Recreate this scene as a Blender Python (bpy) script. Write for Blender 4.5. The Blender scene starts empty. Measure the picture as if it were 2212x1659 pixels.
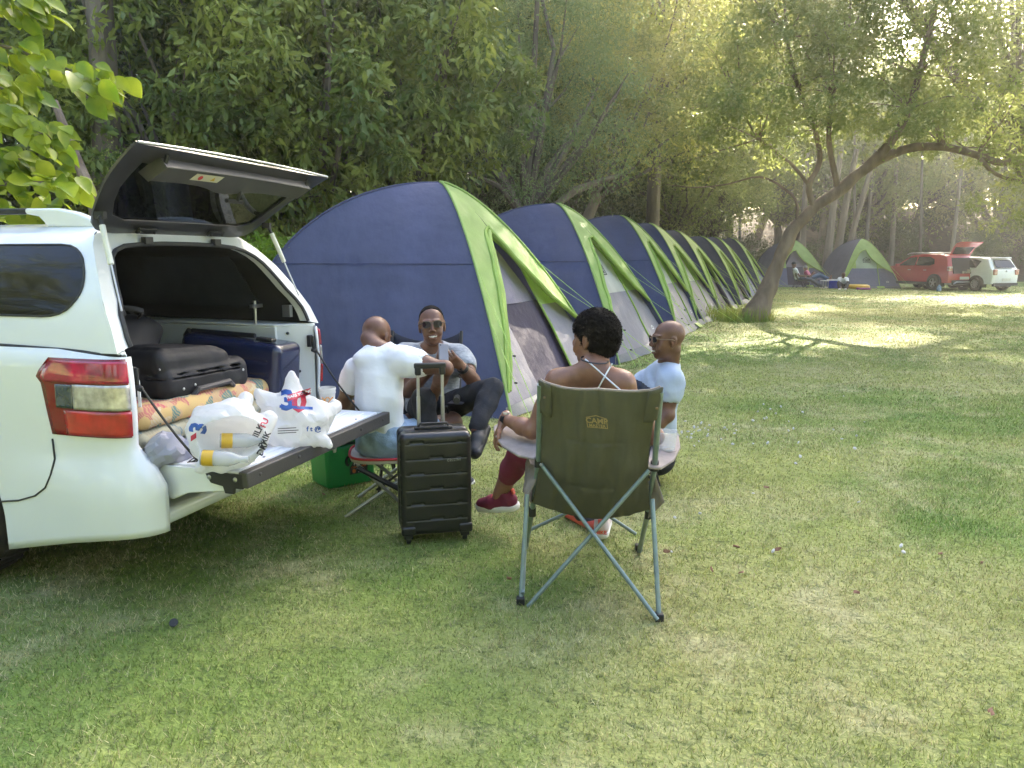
import bpy, bmesh, math, random
import numpy as np
from mathutils import Vector, Matrix, Euler
from mathutils import noise as mnoise
rnd = random.Random(7)
SC = bpy.context.scene
COL = SC.collection
PI = math.pi
# ---------------------------------------------------------------- camera
F_PX, CXP, CYP = 1660.0, 1106.0, 829.5
PITCH = math.radians(9.46)
CAMH = 1.5
cam = bpy.data.objects.new('camera', bpy.data.cameras.new('camera'))
COL.objects.link(cam)
cam.location = (0, 0, CAMH)
cam.rotation_euler = (math.pi / 2 - PITCH, 0, 0)
cam.data.sensor_width = 36
cam.data.lens = 36 * F_PX / 2212.0
cam.data.clip_start = 0.05
cam.data.clip_end = 1500
SC.camera = cam
_c, _s = math.cos(PITCH), math.sin(PITCH)


def ray(u, v):
    a = (u - CXP) / F_PX
    b = (CYP - v) / F_PX
    return Vector((a, _c + b * _s, -_s + b * _c))


def at(u, v, Y):
    r = ray(u, v)
    return Vector((0, 0, CAMH)) + r * (Y / r.y)


def gnd(u, v, z=0.0):
    r = ray(u, v)
    return Vector((0, 0, CAMH)) + r * ((z - CAMH) / r.z)


# ---------------------------------------------------------------- object helpers
def tag(o, label=None, cat=None, group=None, kind=None):
    if label: o['label'] = label
    if cat: o['category'] = cat
    if group: o['group'] = group
    if kind: o['kind'] = kind
    return o


def empty(name, loc=(0, 0, 0), rz=0, label=None, cat=None, group=None, rot=None):
    o = bpy.data.objects.new(name, None)
    COL.objects.link(o)
    o.location = loc
    o.rotation_euler = rot if rot else (0, 0, rz)
    o.empty_display_size = .1
    return tag(o, label, cat, group)


def copy_tree(o, parent=None):
    c = o.copy()
    COL.objects.link(c)
    if parent: c.parent = parent
    for ch in [x for x in bpy.data.objects if x.parent == o]:
        copy_tree(ch, c)
    return c


class MB:
    def __init__(s):
        s.v, s.f, s.m, s.uv = [], [], [], None

    def add(s, vs, fs, m=0):
        b = len(s.v)
        s.v.extend([tuple(x) for x in vs])
        s.f.extend([tuple(i + b for i in f) for f in fs])
        s.m.extend([m] * len(fs))
        return s

    def box(s, c, size, R=None, m=0, taper=1.0):
        hx, hy, hz = size[0] / 2, size[1] / 2, size[2] / 2
        vs = []
        for sz in (-1, 1):
            t = taper if sz > 0 else 1
            for sx, sy in ((-1, -1), (1, -1), (1, 1), (-1, 1)):
                p = Vector((sx * hx * t, sy * hy * t, sz * hz))
                if R is not None: p = R @ p
                vs.append(p + Vector(c))
        return s.add(vs, [(0, 3, 2, 1), (4, 5, 6, 7), (0, 1, 5, 4), (1, 2, 6, 5), (2, 3, 7, 6), (3, 0, 4, 7)], m)

    def tube(s, pts, r, n=8, m=0, cap=True, flat=1.0):
        pts = [Vector(p) for p in pts]
        k = len(pts)
        rs = r if isinstance(r, (list, tuple)) else [r] * k
        T = []
        for i in range(k):
            a = pts[max(i - 1, 0)]; b = pts[min(i + 1, k - 1)]
            d = b - a
            T.append(d.normalized() if d.length > 1e-9 else Vector((0, 0, 1)))
        up = Vector((0, 0, 1)) if abs(T[0].z) < .9 else Vector((1, 0, 0))
        nx = T[0].cross(up).normalized()
        vs = []
        for i in range(k):
            nx = (nx - T[i] * nx.dot(T[i]))
            nx = nx.normalized() if nx.length > 1e-6 else T[i].orthogonal().normalized()
            ny = T[i].cross(nx)
            for j in range(n):
                a = 2 * PI * j / n
                vs.append(pts[i] + nx * (math.cos(a) * rs[i]) + ny * (math.sin(a) * rs[i] * flat))
        fs = []
        for i in range(k - 1):
            for j in range(n):
                j2 = (j + 1) % n
                fs.append((i * n + j, i * n + j2, (i + 1) * n + j2, (i + 1) * n + j))
        if cap:
            fs.append(tuple(range(n - 1, -1, -1)))
            fs.append(tuple((k - 1) * n + j for j in range(n)))
        return s.add(vs, fs, m)

    def grid(s, fn, nu, nv, m=0, wu=False):
        vs = [fn(i / (nu if wu else nu), j / nv) for j in range(nv + 1) for i in range(nu + (0 if wu else 1))]
        w = nu + (0 if wu else 1)
        fs = []
        for j in range(nv):
            for i in range(nu):
                i2 = (i + 1) % w if wu else i + 1
                fs.append((j * w + i, j * w + i2, (j + 1) * w + i2, (j + 1) * w + i))
        return s.add(vs, fs, m)

    def prism(s, pts, ext, m=0):
        """closed outline (3-D points) extruded by vector ext"""
        n = len(pts)
        e = Vector(ext)
        a = [Vector(p) for p in pts]
        vs = a + [p + e for p in a]
        fs = [tuple(range(n - 1, -1, -1)), tuple(range(n, 2 * n))]
        fs += [(i, (i + 1) % n, n + (i + 1) % n, n + i) for i in range(n)]
        return s.add(vs, fs, m)

    def ring(s, outer, inner, ext, m=0):
        """frame between two outlines with equal counts, extruded"""
        n = len(outer)
        e = Vector(ext)
        o = [Vector(p) for p in outer]; i_ = [Vector(p) for p in inner]
        vs = o + i_ + [p + e for p in o] + [p + e for p in i_]
        fs = []
        for k in range(n):
            q = (k + 1) % n
            fs.append((k, q, n + q, n + k))
            fs.append((2 * n + k, 3 * n + k, 3 * n + q, 2 * n + q))
            fs.append((k, 2 * n + k, 2 * n + q, q))
            fs.append((n + k, n + q, 3 * n + q, 3 * n + k))
        return s.add(vs, fs, m)

    def lathe(s, prof, n=20, c=(0, 0, 0), R=None, m=0):
        c = Vector(c)
        vs = []
        for r, z in prof:
            for j in range(n):
                a = 2 * PI * j / n
                p = Vector((r * math.cos(a), r * math.sin(a), z))
                if R is not None: p = R @ p
                vs.append(c + p)
        fs = []
        for i in range(len(prof) - 1):
            for j in range(n):
                q = (j + 1) % n
                fs.append((i * n + j, i * n + q, (i + 1) * n + q, (i + 1) * n + j))
        return s.add(vs, fs, m)

    def ball(s, c, r, n=12, R=None, m=0):
        if not isinstance(r, (tuple, list, Vector)): r = (r, r, r)
        vs, fs = [], []
        k = n // 2 + 1
        for i in range(k + 1):
            th = PI * i / k
            for j in range(n):
                a = 2 * PI * j / n
                p = Vector((r[0] * math.sin(th) * math.cos(a), r[1] * math.sin(th) * math.sin(a), r[2] * math.cos(th)))
                if R is not None: p = R @ p
                vs.append(Vector(c) + p)
        for i in range(k):
            for j in range(n):
                q = (j + 1) % n
                fs.append((i * n + j, (i + 1) * n + j, (i + 1) * n + q, i * n + q))
        return s.add(vs, fs, m)

    def build(s, name, mat, parent=None, smooth=True, bevel=0, solid=0, sub=0, ang=38, seg=2, merge=0, loc=None, weld=False):
        me = bpy.data.meshes.new(name)
        me.from_pydata(s.v, [], s.f)
        mats = mat if isinstance(mat, (list, tuple)) else [mat]
        for q in mats: me.materials.append(q)
        if len(mats) > 1: me.polygons.foreach_set('material_index', s.m)
        if merge or weld:
            bm = bmesh.new(); bm.from_mesh(me)
            bmesh.ops.remove_doubles(bm, verts=bm.verts, dist=merge or 1e-5)
            bm.to_mesh(me); bm.free()
        me.validate()
        if smooth:
            me.polygons.foreach_set('use_smooth', [True] * len(me.polygons))
            me.set_sharp_from_angle(angle=math.radians(ang))
        me.update()
        o = bpy.data.objects.new(name, me)
        COL.objects.link(o)
        if parent: o.parent = parent
        if loc: o.location = loc
        if solid:
            md = o.modifiers.new('s', 'SOLIDIFY'); md.thickness = solid; md.offset = 0
        if bevel:
            md = o.modifiers.new('b', 'BEVEL'); md.width = bevel; md.segments = seg; md.limit_method = 'ANGLE'
            md.angle_limit = math.radians(35)
        if sub:
            md = o.modifiers.new('u', 'SUBSURF'); md.levels = sub; md.render_levels = sub
        return o


# ---------------------------------------------------------------- materials
_mats = {}


def M(name, col, rough=.6, metal=0.0, var=.12, vs=6.0, bump=0.0, bs=60.0, trans=0.0, coat=0.0, spec=.5, col2=None, sheen=0, alpha=1.0, ss=0.0, thresh=None, stretch=None, detail=3.0, tcol=None, emit=0):
    if name in _mats: return _mats[name]
    m = bpy.data.materials.new(name)
    m.use_nodes = True
    nt = m.node_tree; N = nt.nodes; L = nt.links
    b = N['Principled BSDF']
    b.inputs['Roughness'].default_value = rough
    b.inputs['Metallic'].default_value = metal
    b.inputs['Specular IOR Level'].default_value = spec
    b.inputs['Coat Weight'].default_value = coat
    b.inputs['Coat Roughness'].default_value = .06
    b.inputs['Alpha'].default_value = alpha
    if sheen: b.inputs['Sheen Weight'].default_value = sheen
    if ss:
        b.inputs['Subsurface Weight'].default_value = ss
        b.inputs['Subsurface Radius'].default_value = (.02, .008, .004)
    tc = N.new('ShaderNodeTexCoord')
    vec = tc.outputs['Object']
    if stretch:
        mp = N.new('ShaderNodeMapping'); mp.inputs['Scale'].default_value = stretch
        L.new(vec, mp.inputs['Vector']); vec = mp.outputs['Vector']
    nz = N.new('ShaderNodeTexNoise'); nz.inputs['Scale'].default_value = vs; nz.inputs['Detail'].default_value = detail
    L.new(vec, nz.inputs['Vector'])
    mx = N.new('ShaderNodeMix'); mx.data_type = 'RGBA'
    c = list(col) + [1]
    if col2 is None:
        ca = [min(1, x * (1 + var)) for x in col] + [1]; cb = [x * (1 - var) for x in col] + [1]
    else:
        ca = list(col2) + [1]; cb = c
    mx.inputs['A'].default_value = cb; mx.inputs['B'].default_value = ca
    rmp = N.new('ShaderNodeMapRange')
    lo, hi = thresh if thresh else (.3, .7)
    rmp.inputs['From Min'].default_value = lo; rmp.inputs['From Max'].default_value = hi
    L.new(nz.outputs['Fac'], rmp.inputs['Value']); L.new(rmp.outputs['Result'], mx.inputs['Factor'])
    L.new(mx.outputs['Result'], b.inputs['Base Color'])
    if bump:
        n2 = N.new('ShaderNodeTexNoise'); n2.inputs['Scale'].default_value = bs; n2.inputs['Detail'].default_value = 4
        L.new(vec, n2.inputs['Vector'])
        bp = N.new('ShaderNodeBump'); bp.inputs['Strength'].default_value = 1; bp.inputs['Distance'].default_value = bump
        L.new(n2.outputs['Fac'], bp.inputs['Height']); L.new(bp.outputs['Normal'], b.inputs['Normal'])
    out = N['Material Output']
    if trans:
        tr = N.new('ShaderNodeBsdfTranslucent')
        if tcol:
            tr.inputs['Color'].default_value = list(tcol) + [1]
        else:
            L.new(mx.outputs['Result'], tr.inputs['Color'])
        ms = N.new('ShaderNodeMixShader'); ms.inputs['Fac'].default_value = trans
        L.new(b.outputs['BSDF'], ms.inputs[1]); L.new(tr.outputs['BSDF'], ms.inputs[2])
        L.new(ms.outputs['Shader'], out.inputs['Surface'])
    _mats[name] = m
    return m


def glass(name, tint=(.02, .022, .025), rough=.03, fac=.5):
    """dark tinted glass: part mirror, part see-through tint"""
    if name in _mats: return _mats[name]
    m = bpy.data.materials.new(name); m.use_nodes = True
    nt = m.node_tree; N = nt.nodes; L = nt.links
    N.remove(N['Principled BSDF'])
    t = N.new('ShaderNodeBsdfTransparent'); t.inputs['Color'].default_value = list(tint) + [1]
    g = N.new('ShaderNodeBsdfGlossy'); g.inputs['Roughness'].default_value = rough
    fr = N.new('ShaderNodeFresnel'); fr.inputs['IOR'].default_value = 1.5
    ms = N.new('ShaderNodeMixShader')
    L.new(fr.outputs['Fac'], ms.inputs['Fac']); L.new(t.outputs[0], ms.inputs[1]); L.new(g.outputs[0], ms.inputs[2])
    L.new(ms.outputs[0], N['Material Output'].inputs['Surface'])
    _mats[name] = m
    return m


def text_mesh(txt, size, mat, parent, name='lettering', M4=None, ext=.0008, font_bold=0.0, align='CENTER', sx=1.0, spacing=1.0):
    cu = bpy.data.curves.new(name, 'FONT')
    cu.body = txt; cu.size = size; cu.extrude = ext; cu.align_x = align; cu.align_y = 'CENTER'; cu.offset = font_bold
    cu.space_line = .85; cu.space_character = spacing; cu.resolution_u = 2
    tmp = bpy.data.objects.new(name, cu)
    COL.objects.link(tmp)
    dg = bpy.context.evaluated_depsgraph_get()
    me = bpy.data.meshes.new_from_object(tmp.evaluated_get(dg))
    bpy.data.objects.remove(tmp)
    me.materials.clear(); me.materials.append(mat)
    o = bpy.data.objects.new(name, me)
    COL.objects.link(o)
    if parent: o.parent = parent
    m = M4 if M4 is not None else Matrix.Identity(4)
    if sx != 1.0: m = m @ Matrix.Diagonal((sx, 1, 1, 1))
    me.transform(m)
    return o


def frame_mat(origin, xdir, ydir):
    """4x4 with text x along xdir, y along ydir"""
    x = Vector(xdir).normalized(); y = Vector(ydir)
    y = (y - x * x.dot(y)).normalized(); z = x.cross(y)
    m = Matrix(((x.x, y.x, z.x, origin[0]), (x.y, y.y, z.y, origin[1]), (x.z, y.z, z.z, origin[2]), (0, 0, 0, 1)))
    return m


def rot_to(zdir, xdir=None):
    z = Vector(zdir).normalized()
    x = Vector(xdir) if xdir is not None else z.orthogonal()
    x = (x - z * z.dot(x)).normalized()
    y = z.cross(x)
    return Matrix(((x.x, y.x, z.x), (x.y, y.y, z.y), (x.z, y.z, z.z)))


# ---------------------------------------------------------------- signed-distance modelling
class SDF:
    def __init__(s, lo, hi, h=.005):
        s.lo = np.array(lo, float); s.h = h
        s.n = np.ceil((np.array(hi, float) - s.lo) / h).astype(int) + 1
        s.D = np.full(tuple(s.n), .2, np.float32)
        s.ax = [(s.lo[i] + np.arange(s.n[i]) * h).astype(np.float32) for i in range(3)]

    def _sl(s, lo, hi):
        a = np.clip(np.floor((np.array(lo) - s.lo) / s.h).astype(int), 0, s.n)
        b = np.clip(np.ceil((np.array(hi) - s.lo) / s.h).astype(int) + 1, 0, s.n)
        if (b <= a).any(): return None, None
        sl = tuple(slice(a[i], b[i]) for i in range(3))
        X = s.ax[0][sl[0]][:, None, None]; Y = s.ax[1][sl[1]][None, :, None]; Z = s.ax[2][sl[2]][None, None, :]
        return sl, (X, Y, Z)

    def _op(s, sl, d, k, sub):
        A = s.D[sl]
        if sub:
            d = -d
            if k > 0:
                h = np.clip(.5 - .5 * (d - A) / k, 0, 1)
                s.D[sl] = d * (1 - h) + A * h + k * h * (1 - h) if False else np.maximum(A, d) + k * .25 * np.clip(1 - np.abs(A - d) / k, 0, 1) ** 2
            else: s.D[sl] = np.maximum(A, d)
        else:
            if k > 0:
                s.D[sl] = np.minimum(A, d) - k * .25 * np.clip(1 - np.abs(A - d) / k, 0, 1) ** 2
            else: s.D[sl] = np.minimum(A, d)

    def cap(s, a, b, ra, rb=None, k=.02, sub=False, flat=None):
        """round cone a->b"""
        if rb is None: rb = ra
        a = np.array(a, np.float32); b = np.array(b, np.float32)
        r = max(ra, rb) + k + .03
        sl, P = s._sl(np.minimum(a, b) - r, np.maximum(a, b) + r)
        if sl is None: return s
        ba = b - a; L2 = float(ba @ ba) + 1e-12
        t = np.clip(((P[0] - a[0]) * ba[0] + (P[1] - a[1]) * ba[1] + (P[2] - a[2]) * ba[2]) / L2, 0, 1)
        dx = P[0] - a[0] - t * ba[0]; dy = P[1] - a[1] - t * ba[1]; dz = P[2] - a[2] - t * ba[2]
        if flat is not None:
            nrm, q = flat; nrm = np.array(Vector(nrm).normalized())
            dn = dx * nrm[0] + dy * nrm[1] + dz * nrm[2]
            d = np.sqrt(np.maximum(dx * dx + dy * dy + dz * dz - dn * dn, 0) + (dn * q) ** 2) - (ra + (rb - ra) * t)
            d = d / max(1, q) ** .5
        else:
            d = np.sqrt(dx * dx + dy * dy + dz * dz) - (ra + (rb - ra) * t)
        s._op(sl, d, k, sub)
        return s

    def ell(s, c, r, R=None, k=.02, sub=False):
        c = np.array(c, np.float32); r = np.array(r, np.float32)
        rr = float(r.max()) + k + .03
        sl, P = s._sl(c - rr, c + rr)
        if sl is None: return s
        x, y, z = P[0] - c[0], P[1] - c[1], P[2] - c[2]
        if R is not None:
            Rm = np.array(R)
            x, y, z = (Rm[0, 0] * x + Rm[1, 0] * y + Rm[2, 0] * z, Rm[0, 1] * x + Rm[1, 1] * y + Rm[2, 1] * z, Rm[0, 2] * x + Rm[1, 2] * y + Rm[2, 2] * z)
        k0 = np.sqrt((x / r[0]) ** 2 + (y / r[1]) ** 2 + (z / r[2]) ** 2)
        k1 = np.sqrt((x / r[0] ** 2) ** 2 + (y / r[1] ** 2) ** 2 + (z / r[2] ** 2) ** 2) + 1e-6
        s._op(sl, (k0 * (k0 - 1) / k1).astype(np.float32), k, sub)
        return s

    def bx(s, c, half, R=None, rad=.005, k=.01, sub=False):
        c = np.array(c, np.float32)
        rr = float(np.linalg.norm(half)) + k + .02
        sl, P = s._sl(c - rr, c + rr)
        if sl is None: return s
        x, y, z = P[0] - c[0], P[1] - c[1], P[2] - c[2]
        if R is not None:
            Rm = np.array(R)
            x, y, z = (Rm[0, 0] * x + Rm[1, 0] * y + Rm[2, 0] * z, Rm[0, 1] * x + Rm[1, 1] * y + Rm[2, 1] * z, Rm[0, 2] * x + Rm[1, 2] * y + Rm[2, 2] * z)
        qx, qy, qz = np.abs(x) - half[0] + rad, np.abs(y) - half[1] + rad, np.abs(z) - half[2] + rad
        d = np.sqrt(np.maximum(qx, 0) ** 2 + np.maximum(qy, 0) ** 2 + np.maximum(qz, 0) ** 2) + np.minimum(np.maximum(qx, np.maximum(qy, qz)), 0) - rad
        s._op(sl, d.astype(np.float32), k, sub)
        return s

    def cut(s, p, n, k=0.0):
        """remove everything on the +n side of plane"""
        n = Vector(n).normalized()
        d = ((s.ax[0][:, None, None] - p[0]) * n.x + (s.ax[1][None, :, None] - p[1]) * n.y + (s.ax[2][None, None, :] - p[2]) * n.z).astype(np.float32)
        s.D = np.maximum(s.D, d)
        return s

    def wrinkle(s, amp, freq, seed=0, dirs=None, k=10):
        rg = np.random.RandomState(seed)
        mask = np.abs(s.D) < .03
        idx = np.nonzero(mask)
        P = np.stack([s.ax[i][idx[i]] for i in range(3)], 1)
        v = np.zeros(len(P), np.float32)
        for i in range(k):
            d = rg.normal(size=3)
            if dirs is not None: d = d * np.array(dirs)
            d *= freq * (.6 + .9 * rg.rand()) / np.linalg.norm(d)
            w = rg.normal(size=3) * freq * .35
            v += np.sin(P @ d + rg.rand() * 6.28 + 1.2 * np.sin(P @ w + rg.rand() * 6))
        s.D[idx] += (amp * v / math.sqrt(k)).astype(np.float32)
        return s

    def crease(s, amp, freq, seed=0, k=7):
        rg = np.random.RandomState(seed)
        idx = np.nonzero(np.abs(s.D) < .04)
        P = np.stack([s.ax[i][idx[i]] for i in range(3)], 1)
        v = np.zeros(len(P), np.float32)
        for i in range(k):
            d = rg.normal(size=3); d *= freq * (.5 + 1.2 * rg.rand()) / np.linalg.norm(d)
            w = rg.normal(size=3) * freq * .5
            v += 1 - 2 * np.abs(np.sin(P @ d + rg.rand() * 6.28 + 1.1 * np.sin(P @ w + rg.rand() * 6)))
        s.D[idx] += (amp * v / math.sqrt(k)).astype(np.float32)
        return s

    def mesh(s, name, mat, parent=None, smooth_it=1, inv=None, origin=None):
        D = s.D; n = D.shape
        S = D < 0
        acc = np.zeros((n[0] - 1, n[1] - 1, n[2] - 1), np.int8)
        for i in (0, 1):
            for j in (0, 1):
                for k in (0, 1):
                    acc += S[i:n[0] - 1 + i, j:n[1] - 1 + j, k:n[2] - 1 + k]
        cells = np.argwhere((acc > 0) & (acc < 8))
        if len(cells) == 0: raise RuntimeError('empty sdf ' + name)
        idm = np.full(acc.shape, -1, np.int32)
        idm[cells[:, 0], cells[:, 1], cells[:, 2]] = np.arange(len(cells))
        sumv = np.zeros((len(cells), 3)); cnt = np.zeros(len(cells))
        corners = [(i, j, k) for i in (0, 1) for j in (0, 1) for k in (0, 1)]
        val = {c: D[cells[:, 0] + c[0], cells[:, 1] + c[1], cells[:, 2] + c[2]].astype(float) for c in corners}
        for c in corners:
            for ax in range(3):
                if c[ax] == 0:
                    c2 = list(c); c2[ax] = 1; c2 = tuple(c2)
                    a, b = val[c], val[c2]
                    m = (a < 0) != (b < 0)
                    t = np.where(m, a / np.where(m, a - b, 1), 0)
                    p = np.zeros((len(cells), 3)); p[:] = c; p[:, ax] = t
                    sumv[m] += p[m]; cnt[m] += 1
        verts = (cells + sumv / cnt[:, None]) * s.h + s.lo
        quads = []
        for ax in range(3):
            sa = [slice(None)] * 3; sb = [slice(None)] * 3
            sa[ax] = slice(0, n[ax] - 1); sb[ax] = slice(1, n[ax])
            A = S[tuple(sa)]; B = S[tuple(sb)]
            e = np.argwhere(A != B)
            o1, o2 = [(1, 2), (2, 0), (0, 1)][ax]
            ok = (e[:, o1] > 0) & (e[:, o2] > 0) & (e[:, o1] < n[o1] - 1) & (e[:, o2] < n[o2] - 1)
            e = e[ok]
            flip = A[e[:, 0], e[:, 1], e[:, 2]]
            q = []
            for (d1, d2) in ((0, 0), (1, 0), (1, 1), (0, 1)):
                x = e.copy(); x[:, o1] -= 1 - d1; x[:, o2] -= 1 - d2
                q.append(idm[x[:, 0], x[:, 1], x[:, 2]])
            q = np.stack(q, 1)
            q[~flip] = q[~flip][:, ::-1]
            quads.append(q)
        quads = np.concatenate(quads)
        quads = quads[(quads >= 0).all(1)]
        # light relaxation
        for _ in range(smooth_it):
            nb = np.zeros_like(verts); c = np.zeros(len(verts))
            for i in range(4):
                a, b = quads[:, i], quads[:, (i + 1) % 4]
                for q_, w_ in ((a, b), (b, a)):
                    for ax in range(3):
                        nb[:, ax] += np.bincount(q_, verts[w_, ax], len(verts))
                    c += np.bincount(q_, minlength=len(verts))
            verts = .5 * verts + .5 * nb / np.maximum(c, 1)[:, None]
        if origin is not None: verts = verts - np.array(origin)
        me = bpy.data.meshes.new(name)
        me.vertices.add(len(verts)); me.vertices.foreach_set('co', verts.astype(np.float32).ravel())
        me.loops.add(len(quads) * 4); me.loops.foreach_set('vertex_index', quads.astype(np.int32).ravel())
        me.polygons.add(len(quads))
        me.polygons.foreach_set('loop_start', np.arange(0, len(quads) * 4, 4, dtype=np.int32))
        me.polygons.foreach_set('use_smooth', np.ones(len(quads), bool))
        me.update(calc_edges=True)
        me.validate()
        mats = mat if isinstance(mat, (list, tuple)) else [mat]
        for q in mats: me.materials.append(q)
        o = bpy.data.objects.new(name, me)
        COL.objects.link(o)
        if parent: o.parent = parent
        return o
# ================================================================= dome tents
def cloth(name, col, **k):
    a = dict(rough=.6, var=.1, vs=2.5, bump=.012, bs=9, spec=.35, trans=.12); a.update(k)
    return M(name, col, **a)


NAVY = cloth('navy_nylon', (.066, .073, .14), stretch=(1, 1, .35), trans=.08)
LIME = cloth('lime_nylon', (.40, .54, .17), trans=.38)
LIMED = cloth('lime_roll', (.34, .48, .10), trans=.25)
GREYN = cloth('grey_nylon', (.26, .24, .27), trans=.1)
CREAM = cloth('cream_nylon', (.64, .62, .54), trans=.3)
MINT = cloth('mint_nylon', (.42, .52, .40), trans=.25)
SLATE = cloth('slate_nylon', (.15, .155, .24), trans=.1)
DUSKY = cloth('dusky_nylon', (.12, .115, .155), trans=.1)
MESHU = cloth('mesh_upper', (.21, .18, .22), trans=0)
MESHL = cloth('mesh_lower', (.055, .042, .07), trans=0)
ROPE = M('lime_cord', (.42, .62, .12), rough=.5)
LOGO = M('print_dark', (.03, .03, .035), rough=.7)
LOGOW = M('print_white', (.7, .7, .72), rough=.7)
AT = 1.6


def r_f(z): return max(0, 1 - z) ** .66
def r_b(z): return math.sqrt(max(0, 1 - z ** 2.35))


def tent(name_loc, rz, H, label, variant='closed', front=GREYN, door=CREAM, side=NAVY, group='dome tents pitched on the lawn', seed=0, ropes=True, a=AT, logo=True, cream_left=-.62):
    root = empty('dome_tent', name_loc, rz, label, 'tent', group)
    rs = random.Random(seed)
    off = Vector((rs.random() * 50, rs.random() * 50, 0)); fine = seed < 6

    def pole(cx, cy, z):
        r = r_f(z) if cx > 0 else r_b(z)
        return Vector((cx * r * a, cy * r * a, z * H))

    def zt(t): return math.sin(t * PI / 2)

    def wr(p, amp=.02, f=2.4):
        q = Vector((p.x * f, p.y * f, p.z * f * .45)) + off
        r_ = amp * (mnoise.noise(q) + .5 * mnoise.noise(q * 2.7))
        if fine: r_ -= .016 * abs(mnoise.noise(Vector((p.x * 2.2, p.y * 2.2, p.z * 3.2)) + off)) + .009 * abs(mnoise.noise(Vector((p.x * 6, p.y * 6, p.z * 4)) + off * 2)) + .005 * abs(mnoise.noise(Vector((p.x * 13, p.y * 13, p.z * 9)) + off))
        return r_ * min(1, p.z * 3 + .1)

    def panel(c1, c2, mat, name, z0=0.0, z1=1.0, nu=34, nv=34, n=None):
        mb = MB()
        if fine: nu, nv = 96, 90
        def fn(u, v):
            t = v; z = zt(t)
            p = pole(*c1, z).lerp(pole(*c2, z), u)
            nn = Vector(((c1[0] + c2[0]) / 2, (c1[1] + c2[1]) / 2, .25)).normalized()
            b = -.05 * (1 - (2 * u - 1) ** 2) * math.sin(PI * min(1, t * 1.05)) * (1 if t < .95 else 0)
            return p + nn * (b + wr(p) * math.sin(PI * u) ** .5 * (1 - z ** 4))
        mb.grid(fn, nu, nv)
        o = mb.build(name, mat, root, ang=80)
        return o

    s1 = panel((-1, -1), (1, -1), side, 'side_panel')
    s2 = panel((1, 1), (-1, 1), side, 'side_panel')
    s3 = panel((-1, 1), (-1, -1), side, 'rear_panel')
    # seams
    for (c1, c2, so) in (((-1, -1), (1, -1), s1), ((1, 1), (-1, 1), s2)):
        mb = MB(); z = .61
        mb.tube([pole(*c1, z).lerp(pole(*c2, z), u) + Vector((0, c1[1] * (.004 - .05 * (1 - (2 * u - 1) ** 2) * .9), 0)) for u in [i / 16 for i in range(17)]], .005, 4)
        mb.build('seam', side, so)
    # green fly over the front
    ZA = .78
    mb = MB()
    def lift(y, z, e):
        return 0
    def ffront(z, y, o=0.0):
        return Vector((r_f(z) * a + o, y, z * H))
    nz = 44
    z_end = {1: .32, -1: .10}
    nu = 16
    for sg in (-1, 1):
        ze = z_end[sg]
        lev = [ze + (1 - ze) * zt(i / nz) for i in range(nz + 1)]
        vs = []
        for z in lev:
            half = r_f(z) * a
            if z >= ZA: e = 0
            else: e = min((ZA - z) / (ZA - ze), 1) ** 1.5 * half * 1.0 if sg > 0 else min((ZA - z) / (ZA - ze), 1) ** (.36 if variant == 'open' else .26) * half * .975
            if z < ZA: e = min(e, half)
            for k in range(nu + 1):
                y = sg * (e + (half - e) * k / nu)
                aw = 0
                if z < ZA + .08:
                    q = 1 - k / nu
                    aw = .05 * q * math.sin(PI * min(1, max(0, (ZA + .08 - z) / (ZA + .08 - ze)))) ** .7
                p = ffront(z, y, .012 + aw)
                p.x += wr(p, .014, 3)
                vs.append(p)
        fs = [(i * (nu + 1) + k, i * (nu + 1) + k + 1, (i + 1) * (nu + 1) + k + 1, (i + 1) * (nu + 1) + k) for i in range(nz) for k in range(nu)]
        if sg < 0: fs = [f[::-1] for f in fs]
        mb.add(vs, fs)
        if sg < 0: edge_n = [vs[i * (nu + 1)] for i in range(nz + 1) if lev[i] <= ZA + .01]
        else: edge_f = [vs[i * (nu + 1)] for i in range(nz + 1) if lev[i] <= ZA + .01]
    fly = mb.build('front_fly', LIME, root, ang=80, merge=.0005)
    mb = MB()
    mb.tube(edge_f, [.03 - .008 * abs(i / len(edge_f) - .4) for i in range(len(edge_f))], 7)
    mb.tube(edge_n, [.016 + .02 * math.sin(PI * i / len(edge_n)) for i in range(len(edge_n))], 7)
    mb.build('awning_roll', LIMED, fly)
    # pole sleeves
    for cy in (-1, 1):
        mb = MB(); mb.tube([pole(1, cy, zt(i / 30)) * 1.004 + Vector((.01, cy * .012, 0)) for i in range(31)], .013, 7)
        mb.build('pole_sleeve', LIME, root)
        mb = MB(); mb.tube([pole(-1, cy, zt(i / 30)) + Vector((-.008, cy * .008, 0)) for i in range(31)], .012, 6)
        mb.build('pole_sleeve', side, root)
    # wall behind the fly
    ZG = .40
    def wall(y, z, o=0):
        p = Vector((r_f(z) * a - .05 - .05 * min(1, z * 2) + o, y, z * H))
        p.x += wr(p, .01, 2.5)
        return p
    dl = lambda z: -.6 * min(1, max(0, (.8 - z) / .2)) * a / 1.6        # door triangle left / right edges
    dr = lambda z: .5 * min(1, max(0, (.8 - z) / .2)) * a / 1.6
    def strip(z0, z1, yl, yr, mat, name, par=root, o=0, nv=14, nu=20):
        mb = MB()
        def fn(u, v):
            z = z0 + (z1 - z0) * v
            L_, R_ = yl(z), yr(z)
            return wall(L_ + (R_ - L_) * u, z, o)
        mb.grid(fn, nu, nv)
        return mb.build(name, mat, par, ang=80)
    hl = lambda z: -(r_f(z) * a - .01)
    hr = lambda z: (r_f(z) * a - .01)
    openv = variant == 'open'
    half = variant == 'half'
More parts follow.
